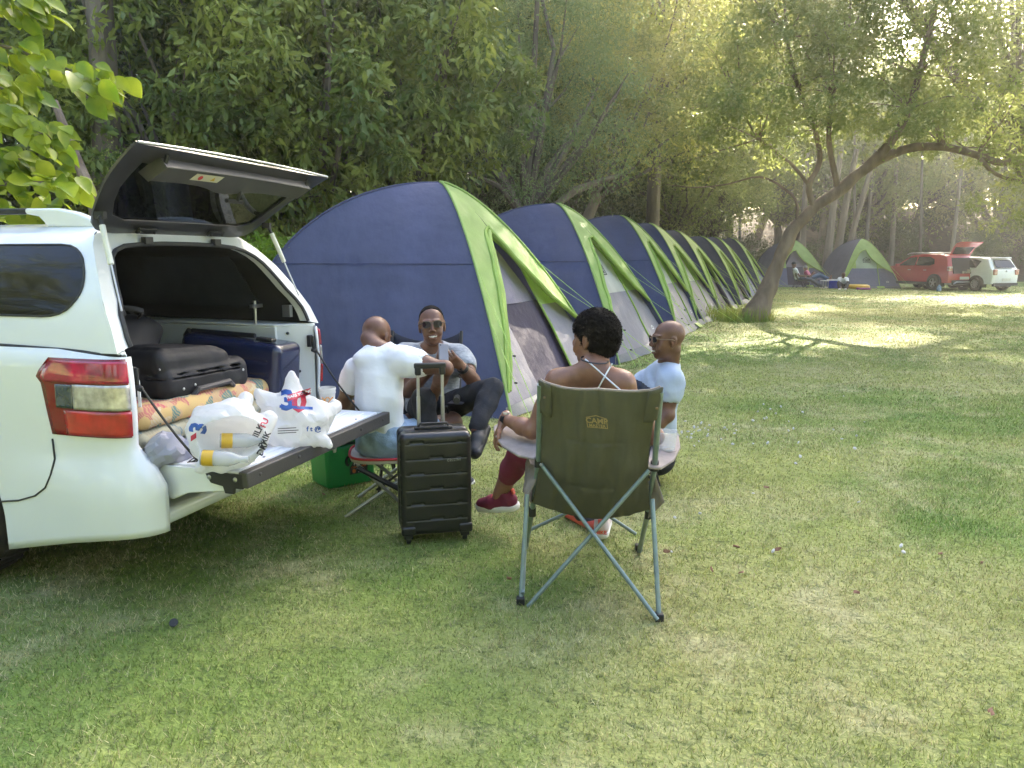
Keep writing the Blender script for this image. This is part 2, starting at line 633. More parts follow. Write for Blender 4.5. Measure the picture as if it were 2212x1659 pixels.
    if openv or half:
        strip(0, ZG, hl, dl, front, 'front_wall'); strip(0, ZG, dr, hr, front, 'front_wall')
        strip(ZG, .79, hl, dl, CREAM if openv else LIME, 'side_wall', nu=10); strip(ZG, .79, dr, hr, LIME, 'side_wall', nu=10)
        # what shows inside: inner tent wall
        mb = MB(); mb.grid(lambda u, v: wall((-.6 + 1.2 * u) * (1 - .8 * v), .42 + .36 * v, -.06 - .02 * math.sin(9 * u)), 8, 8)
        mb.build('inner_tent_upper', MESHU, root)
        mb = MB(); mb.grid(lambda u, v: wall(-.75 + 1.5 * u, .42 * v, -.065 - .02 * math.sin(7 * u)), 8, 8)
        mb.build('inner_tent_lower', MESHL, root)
        # rolled door flap down the near edge
        mb = MB()
        pts = [p_ + Vector((-.01, .05 + .015 * math.sin(i_ * .9), 0)) for i_, p_ in enumerate(edge_n[::-3])] if openv else [wall(dr(z), z, .05) for z in [.76 - .06 * i for i in range(12)]]
        mb.tube(pts, [.02 + .03 * math.sin(PI * (i + .5) / len(pts)) + .008 * math.sin(i * 2.1) for i in range(len(pts))], 9, flat=.7)
        mb.build('rolled_flap', LIMED, root)
        mb = MB(); mb.tube([wall(dr(z), z, .012) for z in [.78 * i / 20 for i in range(21)]], .014, 5)
        mb.build('door_zip', LIMED, root)
        if half:
            mb = MB(); mb.tube([wall(-.1 + .02 * i, .36 - .03 * i, .1) for i in range(12)], [.03 + .03 * math.sin(PI * (i + .5) / 12) for i in range(12)], 8)
            mb.build('rolled_door', MESHL, root)
    else:
        strip(0, ZG, hl, hr, front, 'front_wall', nu=30)
        cl = hl if door is CREAM else dl
        if cl is dl: strip(ZG, .79, hl, dl, LIME, 'side_wall', nu=8)
        dp = strip(ZG, .79, cl, dr, door, 'door_panel', nu=18)
        strip(ZG, .79, dr, hr, LIME, 'side_wall', nu=8)
        mb = MB(); mb.tube([wall(dr(z) * (1.0 if z > .4 else 1 + .0), z, .012) for z in [.06 + .72 * i / 20 for i in range(21)]], .016, 5)
        mb.build('door_zip', LIMED, root)
        if logo:
            ly = -.22 if door is CREAM else -.02; c = wall(ly, .56, .014); up = (wall(ly, .60) - wall(ly, .52)).normalized()
            m4 = frame_mat(c, (0, 1, 0), up)
            mb = MB()
            k = .34
            hs = [(-.5, -.35), (.5, -.35), (.5, .22), (0, .5), (-.5, .22)]
            out = [m4 @ Vector((x * k, y * k, 0)) for x, y in hs]; inn = [m4 @ Vector((x * k * .86, y * k * .86, 0)) for x, y in hs]
            mb.ring(out, inn, (.002, 0, 0))
            em = mb.build('emblem', LOGO, dp, smooth=False)
            text_mesh('CAMP', .11, LOGO, em, M4=m4 @ Matrix.Translation((0, .02, .002)), font_bold=.003)
            text_mesh('MASTER', .058, LOGO, em, M4=m4 @ Matrix.Translation((0, -.065, .002)), font_bold=.002)
        mb = MB()
        c = wall(.95 * a / 1.6, .13, .012); R_ = frame_mat(c, (0, 1, 0), (wall(.9, .16) - wall(.9, .1)))
        mb.ring([R_ @ Vector(p) for p in ((-.06, -.03, 0), (.06, -.03, 0), (.06, .02, 0), (0, .05, 0), (-.06, .02, 0))], [R_ @ Vector(p) for p in ((-.04, -.015, 0), (.04, -.015, 0), (.04, .012, 0), (0, .03, 0), (-.04, .012, 0))], (.002, 0, 0))
        mb.build('small_emblem', LOGOW, root, smooth=False)
    # skirt in front
    mb = MB()
    def sk(u, v):
        y = -a + 2 * a * u
        w_ = .02 + .11 * math.sin(PI * u) ** .4 + .02 * math.sin(u * 23 + seed)
        return (a - .06 + w_ * v, y, .1 * (1 - v) ** .8 + .012)
    mb.grid(sk, 26, 3)
    mb.build('mud_skirt', M('skirt_grey', (.15, .15, .155), rough=.7, bump=.003, bs=20), root)
    mb = MB(); mb.box((a + .045, .45, .062), (.14, .34, .012), Matrix.Rotation(.6, 3, 'Y')); mb.build('peg_tab', LIMED, root, bevel=.003)
    # guy ropes and pegs
    if ropes:
        for cy, zz, ox, oy in ((-1, .60, .35, -.1), (1, .62, .9, .1), (-1, .36, .3, -.2), (1, .33, .7, .2)):
            p0 = pole(1, cy, zz) + Vector((.02, 0, 0)); p1 = Vector((a + ox, cy * a + oy, .015))
            mb = MB()
            mb.tube([p0, p0.lerp(p1, .5) + Vector((0, 0, -.02)), p1], .0032, 5)
            if zz > .5: mb.tube([pole(1, cy, zz - .13) + Vector((.03, 0, 0)), p0.lerp(p1, .55)], .0024, 4)
            g = mb.build('guy_rope', ROPE, root)
            mb = MB(); mb.box(p0.lerp(p1, .6), (.03, .008, .014)); mb.tube([p1 + Vector((.015, 0, .03)), p1 + Vector((-.02, 0, -.04))], .004, 5)
            mb.build('rope_tensioner', BLK, g)
    return root


BLK = M('black_plastic', (.015, .015, .017), rough=.45)
E_D = Vector((.40, .9165, 0)); E_N = Vector((.9165, -.40, 0))
TRZ = math.atan2(-.40, .9165)


def row_center(Y): return Vector((-.83 + .42 * (Y - 9.07), Y, 0))


lab = ['nearest and largest blue and lime tent, door open, right behind the seated people',
       'second tent of the row, cream door with house emblem, above the woman with the afro',
       'third tent of the row, closed cream door, above the bald man in pale blue',
       'fourth tent of the row, only its lime front showing between third and fifth tents',
       'fifth tent of the row with sunlit patch on its peak and dark rolled door',
       'sixth tent of the row, narrow slice with dark rolled door',
       'seventh tent of the row, thin slice next to the last one of the row',
       'last blue and lime tent of the row, beside the foot of the leaning tree']
TY = [9.07, 12.75, 16.4, 18.9, 21.9, 26.0, 28.8, 33.2]
TH_ = [2.33, 2.33, 2.33, 2.27, 2.20, 2.14, 2.18, 2.24]
VAR = ['open', 'closed', 'closed', 'closed', 'half', 'half', 'closed', 'closed']
for i in range(8):
    rr = random.Random(i)
    c = row_center(TY[i])
    tent(c, TRZ + (rr.random() - .5) * .06 * (i > 0), TH_[i], lab[i], VAR[i], seed=i + 3, front=GREYN if i < 4 else SLATE, door=CREAM if i < 4 else MINT)
# two tents facing the camera at the end of the lawn
c9 = Vector((14.1, 39.2, 0)); c10 = Vector((16.85, 37.6, 0))
tent(c9, math.radians(-92), 2.28, 'dark tent past the leaning trunk, two people seated before its door', 'half', front=SLATE, door=MINT, side=DUSKY, seed=31, a=1.5, group='dome tents pitched on the lawn')
tent(c10, math.radians(-93), 2.3, 'dark and lime tent next to the red car, closed door facing the lawn', 'closed', front=SLATE, door=MINT, side=DUSKY, seed=32, a=1.4)
# ================================================================= pickup with canopy
PAINT = M('white_car_paint', (.74, .76, .79), rough=.28, var=.03, vs=2, coat=.8)
PAINT2 = M('bed_paint', (.62, .64, .64), rough=.45, var=.06, vs=5)
BLACKT = M('black_trim', (.016, .016, .018), rough=.55, var=.2, vs=20)
SEAL = M('rubber_seal', (.03, .03, .032), rough=.7)
LINER = M('canopy_liner', (.018, .018, .02), rough=.95, bump=.002, bs=300)
GLS = glass('hatch_glass', (.05, .055, .06))
DGLASS = M('tinted_window', (.004, .004, .006), rough=.05, var=.05, coat=0, spec=.28)
STEEL = M('bare_steel', (.45, .45, .46), rough=.35, metal=.9)
STRUTW = M('strut_white', (.7, .7, .66), rough=.4)
TRIMG = M('tailgate_cap', (.05, .047, .046), rough=.55, bump=.0006, bs=200)
TYRE = M('tyre_rubber', (.02, .019, .018), rough=.85, bump=.003, bs=80, col2=(.045, .034, .026), vs=9)
RIM = M('alloy', (.55, .55, .56), rough=.3, metal=.85)
REDL = M('red_lens', (.42, .008, .012), rough=.06, var=.35, vs=14, coat=1)
REDT = M('magenta_lens', (.38, .01, .05), rough=.06, var=.5, vs=12, coat=1)
REDD = M('dark_red_lens', (.2, .004, .008), rough=.12, var=.2, coat=.3)
CLRL = M('clear_lens', (.30, .27, .26), rough=.14, var=.7, vs=26, coat=.6, col2=(.62, .57, .54), metal=.3)
CORDM = M('black_cable', (.012, .012, .013), rough=.6)

TS = .97
truck = empty('pickup_truck', (-1.63 * TS, 3.15 * TS, CAMH * (1 - TS)), PI / 2 - .3,
              'white double cab pickup with canopy, rear hatch raised and tailgate folded down', 'pickup truck')
truck.scale = (TS, TS, TS)
W = 1.56


def mir(pts):
    return [(W - p[0], p[1], p[2]) for p in pts]


def interp(tab, t):
    if t <= tab[0][0]: return tab[0][1:]
    for a, b in zip(tab, tab[1:]):
        if t <= b[0]:
            k = (t - a[0]) / (b[0] - a[0])
            return tuple(a[i] + (b[i] - a[i]) * k for i in range(1, len(a)))
    return tab[-1][1:]


# plan path of the near rear corner: (s, x, y)
PATH = [(0, 0, 1.62), (1.0, 0, .62), (1.40, .0, .22), (1.50, .004, .12), (1.56, .012, .06), (1.60, .022, .025), (1.63, .038, .004), (1.66, .06, 0)]


def side_pt(s, z, off=0.0):
    x, y = interp(PATH, s)
    x2, y2 = interp(PATH, min(s + .02, 1.66)); x1, y1 = interp(PATH, max(s - .02, 0))
    t = Vector((x2 - x1, y2 - y1)).normalized()
    n = Vector((t.y, -t.x))  # outward
    if n.x > 0: n = -n if n.y > 0 else n
    b = interp([(.15, .0), (.25, .025), (.42, .036), (.555, .04), (.6, .02), (.66, .004), (.85, .016), (1.0, .012), (1.12, 0.0)], z)[0]
    b *= max(0, min(1, 1 - (y - .2) / .5))
    rb = interp([(.15, .06), (.3, .085), (.52, .085), (.6, .06), (.7, .0)], z)[0] * max(0, min(1, (s - 1.3) / .3)) ** 1.5
    return Vector((x + n.x * (b + off) + rb * .35 * max(0, min(1, (s - 1.55) / .1)), y + n.y * (b + off) - rb, z))


def zbot(s):
    x, y = interp(PATH, s)
    a = .43
    if abs(y - 1.13) < a: return max(.30 + math.sqrt(a * a - (y - 1.13) ** 2), .2)
    if y < .72: return .177 + (.69 - y) / .757 * .16
    return .3


def truck_side(m):
    mb = MB()
    ss = sorted(set([i * .04 for i in range(0, 37)] + [1.44 + i * .02 for i in range(12)] + [.061, .065, .075, .09, .11, .85, .87, .89, .905, .915, .919, .921]))
    zs = [0, .04, .1, .18, .27, .36, .42, .46, .5, .55, .62, .7, .8, .9, 1]
    nz = len(zs)
    vs = []
    for s in ss:
        zb = zbot(s)
        x, y = interp(PATH, s)
        zt = 1.112 - .03 * max(0, 1 - y / .3)
        for q in zs: vs.append(side_pt(s, zb + (zt - zb) * q))
    fs = [(i * nz + j, i * nz + j + 1, (i + 1) * nz + j + 1, (i + 1) * nz + j) for i in range(len(ss) - 1) for j in range(nz - 1)]
    if m: vs = mir(vs); fs = [f[::-1] for f in fs]
    mb.add(vs, fs)
    o = mb.build('side_panel', PAINT, truck, ang=50)
    md = o.modifiers.new('s', 'SOLIDIFY'); md.thickness = .012; md.offset = -1
    # return of the rear pillar into the bed
    mb = MB()
    pil = [(.1, .004, .74), (.2, .004, .74), (.2, .004, 1.085), (.1, .004, 1.085)]
    pil2 = [(.19, .16, .6), (.19, 1.5, .6), (.19, 1.5, 1.09), (.19, .16, 1.09)]
    if m: pil2 = mir(pil2)
    mb.prism(pil2, (.02, 0, 0) if not m else (-.02, 0, 0))
    mb.box((.3 if not m else W - .3, 1.02, .72), (.22, .9, .24))
    # top rail
    tr = [(.02, .01, 1.088), (.05, .004, 1.088), (.21, .17, 1.088), (.21, 1.5, 1.1), (.02, 1.5, 1.1)]
    if m: tr = mir(tr)
    mb.prism(tr, (0, 0, .016))
    o2 = mb.build('inner_wall', PAINT2, truck, bevel=.006)
    # pressed panels in the inner wall
    mb = MB()
    for a, b in ((.1, .42), (.5, .98), (1.04, 1.44)):
        pts = []
        for (yy, zz) in ((a, .74), (b, .74), (b, .95), (b - .03, 1.0), (a + .03, 1.0), (a, .95)):
            pts.append((.212 if not m else W - .212, yy, zz))
        inn = [(p[0], (p[1] - (a + b) / 2) * .9 + (a + b) / 2, (p[2] - .87) * .86 + .87) for p in pts]
        mb.ring(pts, inn, (.006 if not m else -.006, 0, 0))
    mb.build('pressed_rib', PAINT2, o2, bevel=.002)


truck_side(False); truck_side(True)


def tail_light(m):
    def patch(z0, z1, s0f, s1, name, mat, off=.008, par=None, n=8):
        mb = MB()
        def fn(u, v):
            z = z0 + (z1 - z0) * v
            s0 = s0f(z)
            p = side_pt(s0 + (min(s1, 1.635) - s0) * u, z, off)
            if m: p = Vector((W - p.x, p.y, p.z))
            return p
        mb.grid(fn, 14, n)
        if m: mb.f = [f[::-1] for f in mb.f]
        o = mb.build(name, mat, par or truck, ang=60)
        md = o.modifiers.new('s', 'SOLIDIFY'); md.thickness = .012; md.offset = 1
        return o
    st = lambda z: 1.62 - interp([(.71, .36), (.86, .38), (.97, .4), (.99, .425), (1.03, .4), (1.07, .35)], z)[0]
    body = patch(.742, 1.075, st, 1.675, 'tail_light', REDD, .003, n=12)
    patch(.975, 1.066, lambda z: st(z) + .035, 1.668, 'upper_lens', REDT, .014, body)
    patch(.862, .968, lambda z: 1.405, 1.672, 'reversing_lens', CLRL, .014, body)
    patch(.865, .965, lambda z: 1.31, 1.4, 'side_lens', M('smoke_lens', (.03, .04, .07), rough=.08, coat=1, var=.5, vs=30), .014, body)
    patch(.75, .855, lambda z: 1.35, 1.67, 'brake_lens', REDL, .014, body)


tail_light(False); tail_light(True)

# seam between bed panel and bumper corner, canopy seam
mb = MB()
pts = [side_pt(1.62 - y, z, .0135) for y, z in ((.9, .385), (.737, .399), (.6, .42), (.49, .455), (.42, .5), (.38, .56), (.365, .63), (.37, .72))]
mb.tube(pts, .0042, 6)
mb.build('panel_gap', SEAL, truck)
mb = MB()
pts = [side_pt(s, interp([(0, 1.118), (1.0, 1.118), (1.4, 1.108), (1.6, 1.09), (1.72, 1.085)], s)[0], .002) for s in [i * .08 for i in range(20)] + [1.57, 1.62]]
mb.tube(pts, .0065, 6)
mb.build('canopy_seal', SEAL, truck)

# rear bumper bar under the tailgate, black recess and chassis
mb = MB()
prof = [(-.07, .325), (-.09, .35), (-.09, .385), (-.07, .40), (.05, .40), (.05, .325)]
mb.prism([(.1, y, z) for y, z in prof], (W - .2, 0, 0))
mb.build('rear_bumper', PAINT, truck, bevel=.012, seg=3)
mb = MB()
mb.box((W / 2, .08, .52), (W - .3, .14, .14)); mb.box((W / 2, .9, .47), (W - .36, 1.4, .16)); mb.box((W / 2, 2.5, .42), (1.1, 2.6, .16))
mb.box((W / 2, 1.0, .34), (W - .3, .1, .1))
mb.build('chassis', BLACKT, truck)
# bed floor + front bulkhead
mb = MB()
mb.box((W / 2, .76, .6), (W - .4, 1.5, .03))
for i in range(9): mb.box((.3 + i * .12, .76, .621), (.05, 1.46, .012))
mb.box((W / 2, 1.52, .85), (W - .3, .03, .5))
mb.build('load_bed', PAINT2, truck, bevel=.004)
# pillar latches, bolt holes
for mm in (0, 1):
    mb = MB()
    xx = .085 if not mm else W - .085
    mb.box((xx, .012, 1.0), (.03, .024, .07)); mb.tube([(xx, -.01, 1.03), (xx, -.01, .95)], .009); mb.tube([(xx, .0, .95), (xx, -.03, .94)], .014)
    mb.build('latch_striker', BLACKT, truck, bevel=.003)
    mb = MB()
    for z, dx in ((.9, .01), (.82, .0), (1.05, .04)):
        x0 = .12 + dx if not mm else W - .12 - dx
        mb.ball((x0, .068 + dx * 1.1, z), .009, 8)
    mb.build('bolt_hole', BLACKT, truck)
# rear face of the bed pillars
for mm in (0, 1):
    mb = MB()
    p = [(.052, .001, .58), (.2, .165, .58), (.2, .165, 1.095), (.052, .001, 1.095)]
    if mm: p = mir(p)
    mb.prism(p, (0, .02, 0))
    mb.build('bed_pillar', PAINT2, truck, bevel=.006)

# ---- tailgate (folded down)
tg = MB()
tz = .607
tgx0, tgx1 = .12, W - .12
tg.prism([(tgx0 + .015, 0.0, tz - .075), (tgx0 + .015, -.46, tz - .075), (tgx0 + .015, -.49, tz - .04), (tgx0 + .015, -.49, tz - .012), (tgx0 + .015, -.03, tz - .012)], (tgx1 - tgx0 - .03, 0, 0))
tgate = tg.build('tailgate', PAINT2, truck, bevel=.008)
mb = MB()
mb.box((W / 2, -.25, tz - .006), (tgx1 - tgx0 - .05, .4, .012))
for i in range(4):
    mb.box((W / 2, -.09 - i * .1, tz + .003), (tgx1 - tgx0 - .2, .035, .007))
mb.build('inner_panel', M('tailgate_inner', (.7, .72, .76), rough=.5, var=.06, vs=7), tgate, bevel=.004)
mb = MB()
mb.box((W / 2, -.492, tz - .036), (tgx1 - tgx0 + .02, .045, .07))
mb.build('edge_cap', TRIMG, tgate, bevel=.006)
mb = MB()
for x in (.2, .5, .8, 1.1, 1.36):
    mb.ball((x, -.515, tz - .03), (.009, .004, .009), 10)
for x, y in ((.35, -.43), (.75, -.43), (1.2, -.43), (.25, -.1)):
    mb.ball((x, y, tz + .001), (.007, .007, .003), 8)
mb.build('fixing_screw', TRIMG, tgate)
for mm in (0, 1):
    mb = MB()
    pr = [(tgx0, .0, tz - .004), (tgx0, -.5, tz - .004), (tgx0, -.5, tz - .05), (tgx0, -.42, tz - .09), (tgx0, -.2, tz - .12), (tgx0, -.12, tz - .155), (tgx0, .0, tz - .155)]
    if mm: pr = mir(pr)
    mb.prism(pr, (.014 if not mm else -.014, 0, 0))
    sp = mb.build('side_plate', PAINT, tgate, bevel=.004)
    mb = MB()
    pr = [(tgx0, -.3, tz - .012), (tgx0, -.49, tz - .012), (tgx0, -.49, tz - .075), (tgx0, -.45, tz - .075), (tgx0, -.445, tz - .1), (tgx0, -.4, tz - .1), (tgx0, -.39, tz - .07), (tgx0, -.33, tz - .06)]
    if mm: pr = mir(pr)
    mb.prism(pr, (-.012 if not mm else .012, 0, 0))
    mb.build('latch_plate', BLACKT, tgate, bevel=.003)
    mb = MB()
    for yy in (-.325, -.455):
        x0 = tgx0 - .012 if not mm else W - tgx0 + .012
        mb.ball((x0, yy, tz - .035), (.005, .011, .011), 10)
    mb.build('latch_bolt', STEEL, tgate)
    mb = MB()
    xa = tgx0 - .008 if not mm else W - tgx0 + .008
    p0 = Vector((.085 if not mm else W - .085, -.03, .945)); p1 = Vector((xa, -.33, tz - .02))
    mb.tube([p0 + (p1 - p0) * t + Vector((0, 0, -.02 * math.sin(PI * t))) for t in [i / 8 for i in range(9)]], .0055, 7)
    mb.build('stay_cable', CORDM, tgate)

# ---- canopy shell
CT = [(1.10, .0, .0), (1.2, .02, .04), (1.3, .05, .1), (1.457, .13, .2), (1.55, .2, .28), (1.60, .26, .325), (1.635, .34, .35), (1.655, .5, .37), (1.665, .78, .38)]
canopy = empty('canopy', (0, 0, 0)); canopy.parent = truck


def canopy_pt(t, k, off=0):
    """t 0..1 from near sill over the roof to far sill, k 0 rear .. 1 front"""
    m = t > .5
    q = (1 - t if m else t) * 2 * (len(CT) - 1)
    i = min(int(q), len(CT) - 2); w = q - i
    a, b = CT[i], CT[i + 1]
    z, x, y0 = [a[j] + (b[j] - a[j]) * w for j in range(3)]
    x += off * (1 if z < 1.62 else .2); z -= off * (0 if z < 1.5 else 1)
    y = y0 + (1.58 - y0) * k
    return Vector((W - x if m else x, y, z))


mb = MB()
mb.grid(lambda u, v: canopy_pt(u, v), 48, 8)
co = mb.build('shell', PAINT, canopy, ang=60)
mb = MB()
mb.grid(lambda u, v: canopy_pt(u, .03 + v * .95, .03), 48, 4)
mb.prism([(.0 + CT[i][1] + .03, 1.55, CT[i][0] - .0) for i in range(8)] + [(W - CT[i][1] - .03, 1.55, CT[i][0]) for i in range(7, -1, -1)], (0, .02, 0))
mb.build('liner', LINER, canopy, ang=60)

# rear frame between outer outline and the opening
def rake(z): return interp([(c[0], c[2]) for c in CT], z)[0]
outer, inner = [], []
oz = [1.10, 1.15, 1.2, 1.26, 1.32, 1.38, 1.44, 1.5, 1.55, 1.59, 1.62, 1.64, 1.655]
ih = [(1.12, .69), (1.16, .69), (1.2, .682), (1.25, .665), (1.31, .625), (1.37, .6), (1.42, .575), (1.46, .55), (1.495, .52), (1.525, .47), (1.545, .4), (1.555, .28), (1.56, .12)]
for z, (iz, hw) in zip(oz, ih):
    x, y = interp([(c[0], c[1], c[2]) for c in CT], z)
    outer.append((x, y, z)); inner.append((W / 2 - hw, rake(iz) + .012, iz))
outl = outer + mir(outer)[::-1]; innl = inner + mir(inner)[::-1]
mb = MB()
n = len(outl)
vs = outl + innl + [(p[0], p[1] + .05, p[2]) for p in innl]
fs = [(k, k + 1, n + k + 1, n + k) for k in range(n - 1)] + [(n + k, n + k + 1, 2 * n + k + 1, 2 * n + k) for k in range(n - 1)]
mb.add(vs, [f[::-1] for f in fs])
mb.build('rear_frame', PAINT2, canopy, ang=30)
mb = MB()
mb.tube([(p[0], p[1] - .006, p[2]) for p in innl], .011, 6)
mb.build('opening_seal', SEAL, canopy)
# side windows
for mm in (0, 1):
    mb = MB()
    def wpt(y, z, off):
        x = interp([(c[0], c[1]) for c in CT], z)[0] - off
        return Vector((x if not mm else W - x, y, z))
    ol = [(.185, 1.37), (.19, 1.40), (.2, 1.43), (.217, 1.46), (.24, 1.488), (.27, 1.512), (.305, 1.532), (.345, 1.545), (.4, 1.55), (1.33, 1.55), (1.37, 1.54), (1.4, 1.515), (1.42, 1.48), (1.42, 1.31), (1.41, 1.28), (1.385, 1.255), (1.35, 1.245), (.37, 1.245), (.32, 1.248), (.275, 1.258), (.24, 1.274), (.215, 1.295), (.197, 1.32), (.188, 1.345)]
    ol = [(a + .05, b) for a, b in ol]
    cen = (.8, 1.4)
    rings = []
    for k in (1.0, .75, .5, .25):
        rings.append([((p[0] - cen[0]) * k + cen[0], (p[1] - cen[1]) * k + cen[1]) for p in ol])
    vs = [wpt(a, b, .004) for r in rings for a, b in r] + [wpt(*cen, .004)]
    n = len(ol)
    fs = [(r * n + i, r * n + (i + 1) % n, (r + 1) * n + (i + 1) % n, (r + 1) * n + i) for r in range(3) for i in range(n)]
    fs += [(3 * n + i, 3 * n + (i + 1) % n, 4 * n) for i in range(n)]
    mb.add(vs, fs)
    so = mb.build('side_window', DGLASS, canopy, ang=80)
    mb = MB(); mb.tube([wpt(a, b, .004) for a, b in ol + [ol[0]]], .005, 5, cap=False)
    mb.build('window_seal', SEAL, so)
# roof rails
for mm in (0, 1):
    sx = lambda x: x if not mm else W - x
    mb = MB()
    P_ = [(.36, 1.63), (.42, 1.672), (.5, 1.70), (.6, 1.718), (.80, 1.722), (.80, 1.696), (.72, 1.682), (.69, 1.655), (.68, 1.635)]
    for yy in (0,):
        mb.prism([(sx(.33), a, b) for a, b in P_], (.05 if not mm else -.05, 0, 0))
    rr = mb.build('roof_rail', PAINT, canopy, bevel=.012, seg=3)
    mb = MB(); mb.prism([(sx(.33), a, b) for a, b in ((1.35, 1.64), (1.35, 1.71), (1.5, 1.69), (1.56, 1.64))], (.05 if not mm else -.05, 0, 0)); mb.build('front_foot', PAINT, rr, bevel=.012, seg=3)
    mb = MB(); mb.box((sx(.355), 1.12, 1.709), (.036, .68, .028)); mb.build('rail_bar', BLACKT, rr, bevel=.008)

# ---- raised hatch
HA = math.radians(37.7)
HY, HZ, HLEN = .315, 1.592, .57
hatch = empty('rear_hatch', (0, 0, 0)); hatch.parent = truck


def hp(x, t, lift=0.0):
    """x across the truck, t 0 hinge .. 1 free edge; lift along hatch normal (up)"""
    d = t * HLEN
    bul = .028 * math.sin(PI * min(1, max(0, t))) + .02 * (1 - ((x - W / 2) / .75) ** 2)
    l = lift + bul
    return Vector((x, HY - d * math.cos(HA) + l * math.sin(HA), HZ + d * math.sin(HA) + l * math.cos(HA)))


H2 = [(.0, .30), (.0, .42), (.01, .48), (.04, .535), (.09, .57), (.2, .605), (.35, .635), (.5, .665), (.65, .69), (.8, .71), (.93, .725), (1.0, .728)]
ho = [(W / 2 - w, t) for t, w in H2] + [(W / 2 + w, t) for t, w in H2[::-1]]
hi = []
for k, (x, t) in enumerate(ho):
    tt = min(max(t, .15), .80)
    w = interp([(0, .40), (.12, .41), (.16, .46), (.22, .52), (.5, .58), (.78, .6), (1.0, .6)], t)[0]
    sg = -1 if x < W / 2 else 1
    if t >= .93: w = .6 if t > .95 else .605; tt = .80
    if t < .02: w = .28
    hi.append((W / 2 + sg * w, tt))
mb = MB()
# dense frame: subdivide between outline and inner
n = len(ho)
def ringpts(k, lift):
    return [hp(ho[i][0] + (hi[i][0] - ho[i][0]) * k, ho[i][1] + (hi[i][1] - ho[i][1]) * k, lift) for i in range(n)]
vs = []
for k, l in ((0, .0), (.5, -.012), (1, -.008), (1, .0), (.5, .012), (0, .012)):
    vs += ringpts(k, l)
fs = []
for r in range(6):
    r2 = (r + 1) % 6
    for i in range(n):
        j = (i + 1) % n
        fs.append((r * n + i, r * n + j, r2 * n + j, r2 * n + i))
mb.add(vs, fs)
mb.build('hatch_frame', M('hatch_black', (.02, .02, .023), rough=.4, var=.1, coat=.3), hatch, ang=50)
mb = MB()
def gfn(u, v):
    # glass surface between left and right inner edges
    t = .13 + .69 * v
    w = interp([(0, .36), (.12, .4), (.16, .47), (.22, .53), (.5, .59), (.8, .61), (1.0, .61)], t)[0]
    return hp(W / 2 + (u * 2 - 1) * w, t, .004)
mb.grid(gfn, 14, 8)
mb.build('hatch_glass', GLS, hatch, ang=60)
# outer lip, its pale colour painting the edge highlight
mb = MB(); mb.tube([hp(x, 1.005, .006) for x in [W / 2 - .72 + i * .12 for i in range(13)]], .005, 6)
mb.build('edge_lip', M('lip_highlight', (.55, .55, .57), rough=.3), hatch)
# latch bar across the inside
mb = MB()
bl = []
for i in range(15):
    u = i / 14
    x = W / 2 - .56 + 1.12 * u
    d = .12 + (.05 * math.exp(-((u - .48) / .13) ** 2))
    bl.append((x, .88 - d * 0 + 0, d))
vs = []
for x, t, d in bl:
    for (tt, l) in ((.9, -.012), (.9, -.068), (.9 - d / HLEN * .9, -.064), (.9 - d / HLEN, -.01)):
        vs.append(hp(x, tt, l))
fs = [(i * 4 + j, i * 4 + (j + 1) % 4, (i + 1) * 4 + (j + 1) % 4, (i + 1) * 4 + j) for i in range(14) for j in range(4)] + [(0, 1, 2, 3), (59, 58, 57, 56)]
mb.add(vs, fs)
bar = mb.build('latch_bar', M('bar_grey', (.06, .057, .057), rough=.5), hatch, bevel=.004)
mb = MB()
a = hp(.43, .875, -.0715); b = hp(.62, .875, -.0715); c = hp(.62, .785, -.070); d = hp(.43, .785, -.070)
mb.add([a, b, c, d], [(0, 1, 2, 3)])
stk = mb.build('warning_sticker', M('sticker_cream', (.6, .57, .45), rough=.5, var=.04), bar, smooth=False)
mb = MB()
cc = hp(.475, .83, -.0735); Rr = rot_to((hp(.475, .845, -.05) - hp(.475, .845, 0)).normalized(), (1, 0, 0))
mb.lathe([(0, 0), (.013, 0), (.014, .0008)], 16, cc, Rr)
mb.build('red_symbol', M('sticker_red', (.5, .02, .02), rough=.5), stk)
mb = MB(); cc2 = hp(.565, .83, -.0735)
tri = [cc2 + Rr @ Vector(p) for p in ((-.016, -.011, 0), (.016, -.011, 0), (0, .014, 0))]
mb.add(tri, [(0, 1, 2)]); mb.build('yellow_triangle', M('sticker_yellow', (.6, .38, .02), rough=.5), stk, smooth=False)
mb = MB()
mb.tube([hp(.86, .7, -.06), hp(.86, .62, -.09)], .009, 8); mb.tube([hp(.78, .61, -.09), hp(.9, .61, -.09)], .01, 8)
mb.build('pull_handle', BLACKT, bar)
for x in (W / 2 - .54, W / 2 + .54):
    mb = MB(); mb.ball(hp(x, .88, -.05), .014, 8); mb.tube([hp(x, .95, -.02), hp(x, .86, -.055)], .01, 6); mb.build('bar_bracket', BLACKT, bar)
for x in (W / 2 - .25, W / 2 + .25):
    mb = MB()
    p = hp(x, .07, -.022)
    R_ = rot_to((hp(x, .07, 1) - hp(x, .07, 0)), (1, 0, 0))
    mb.box(p, (.115, .035, .012), R_)
    mb.box((x, HY - .03, HZ - .02), (.05, .03, .035))
    mb.ball(p + R_ @ Vector((-.045, 0, -.01)), .008, 8); mb.ball(p + R_ @ Vector((.045, 0, -.01)), .008, 8)
    mb.build('hinge', BLACKT, hatch, bevel=.003)
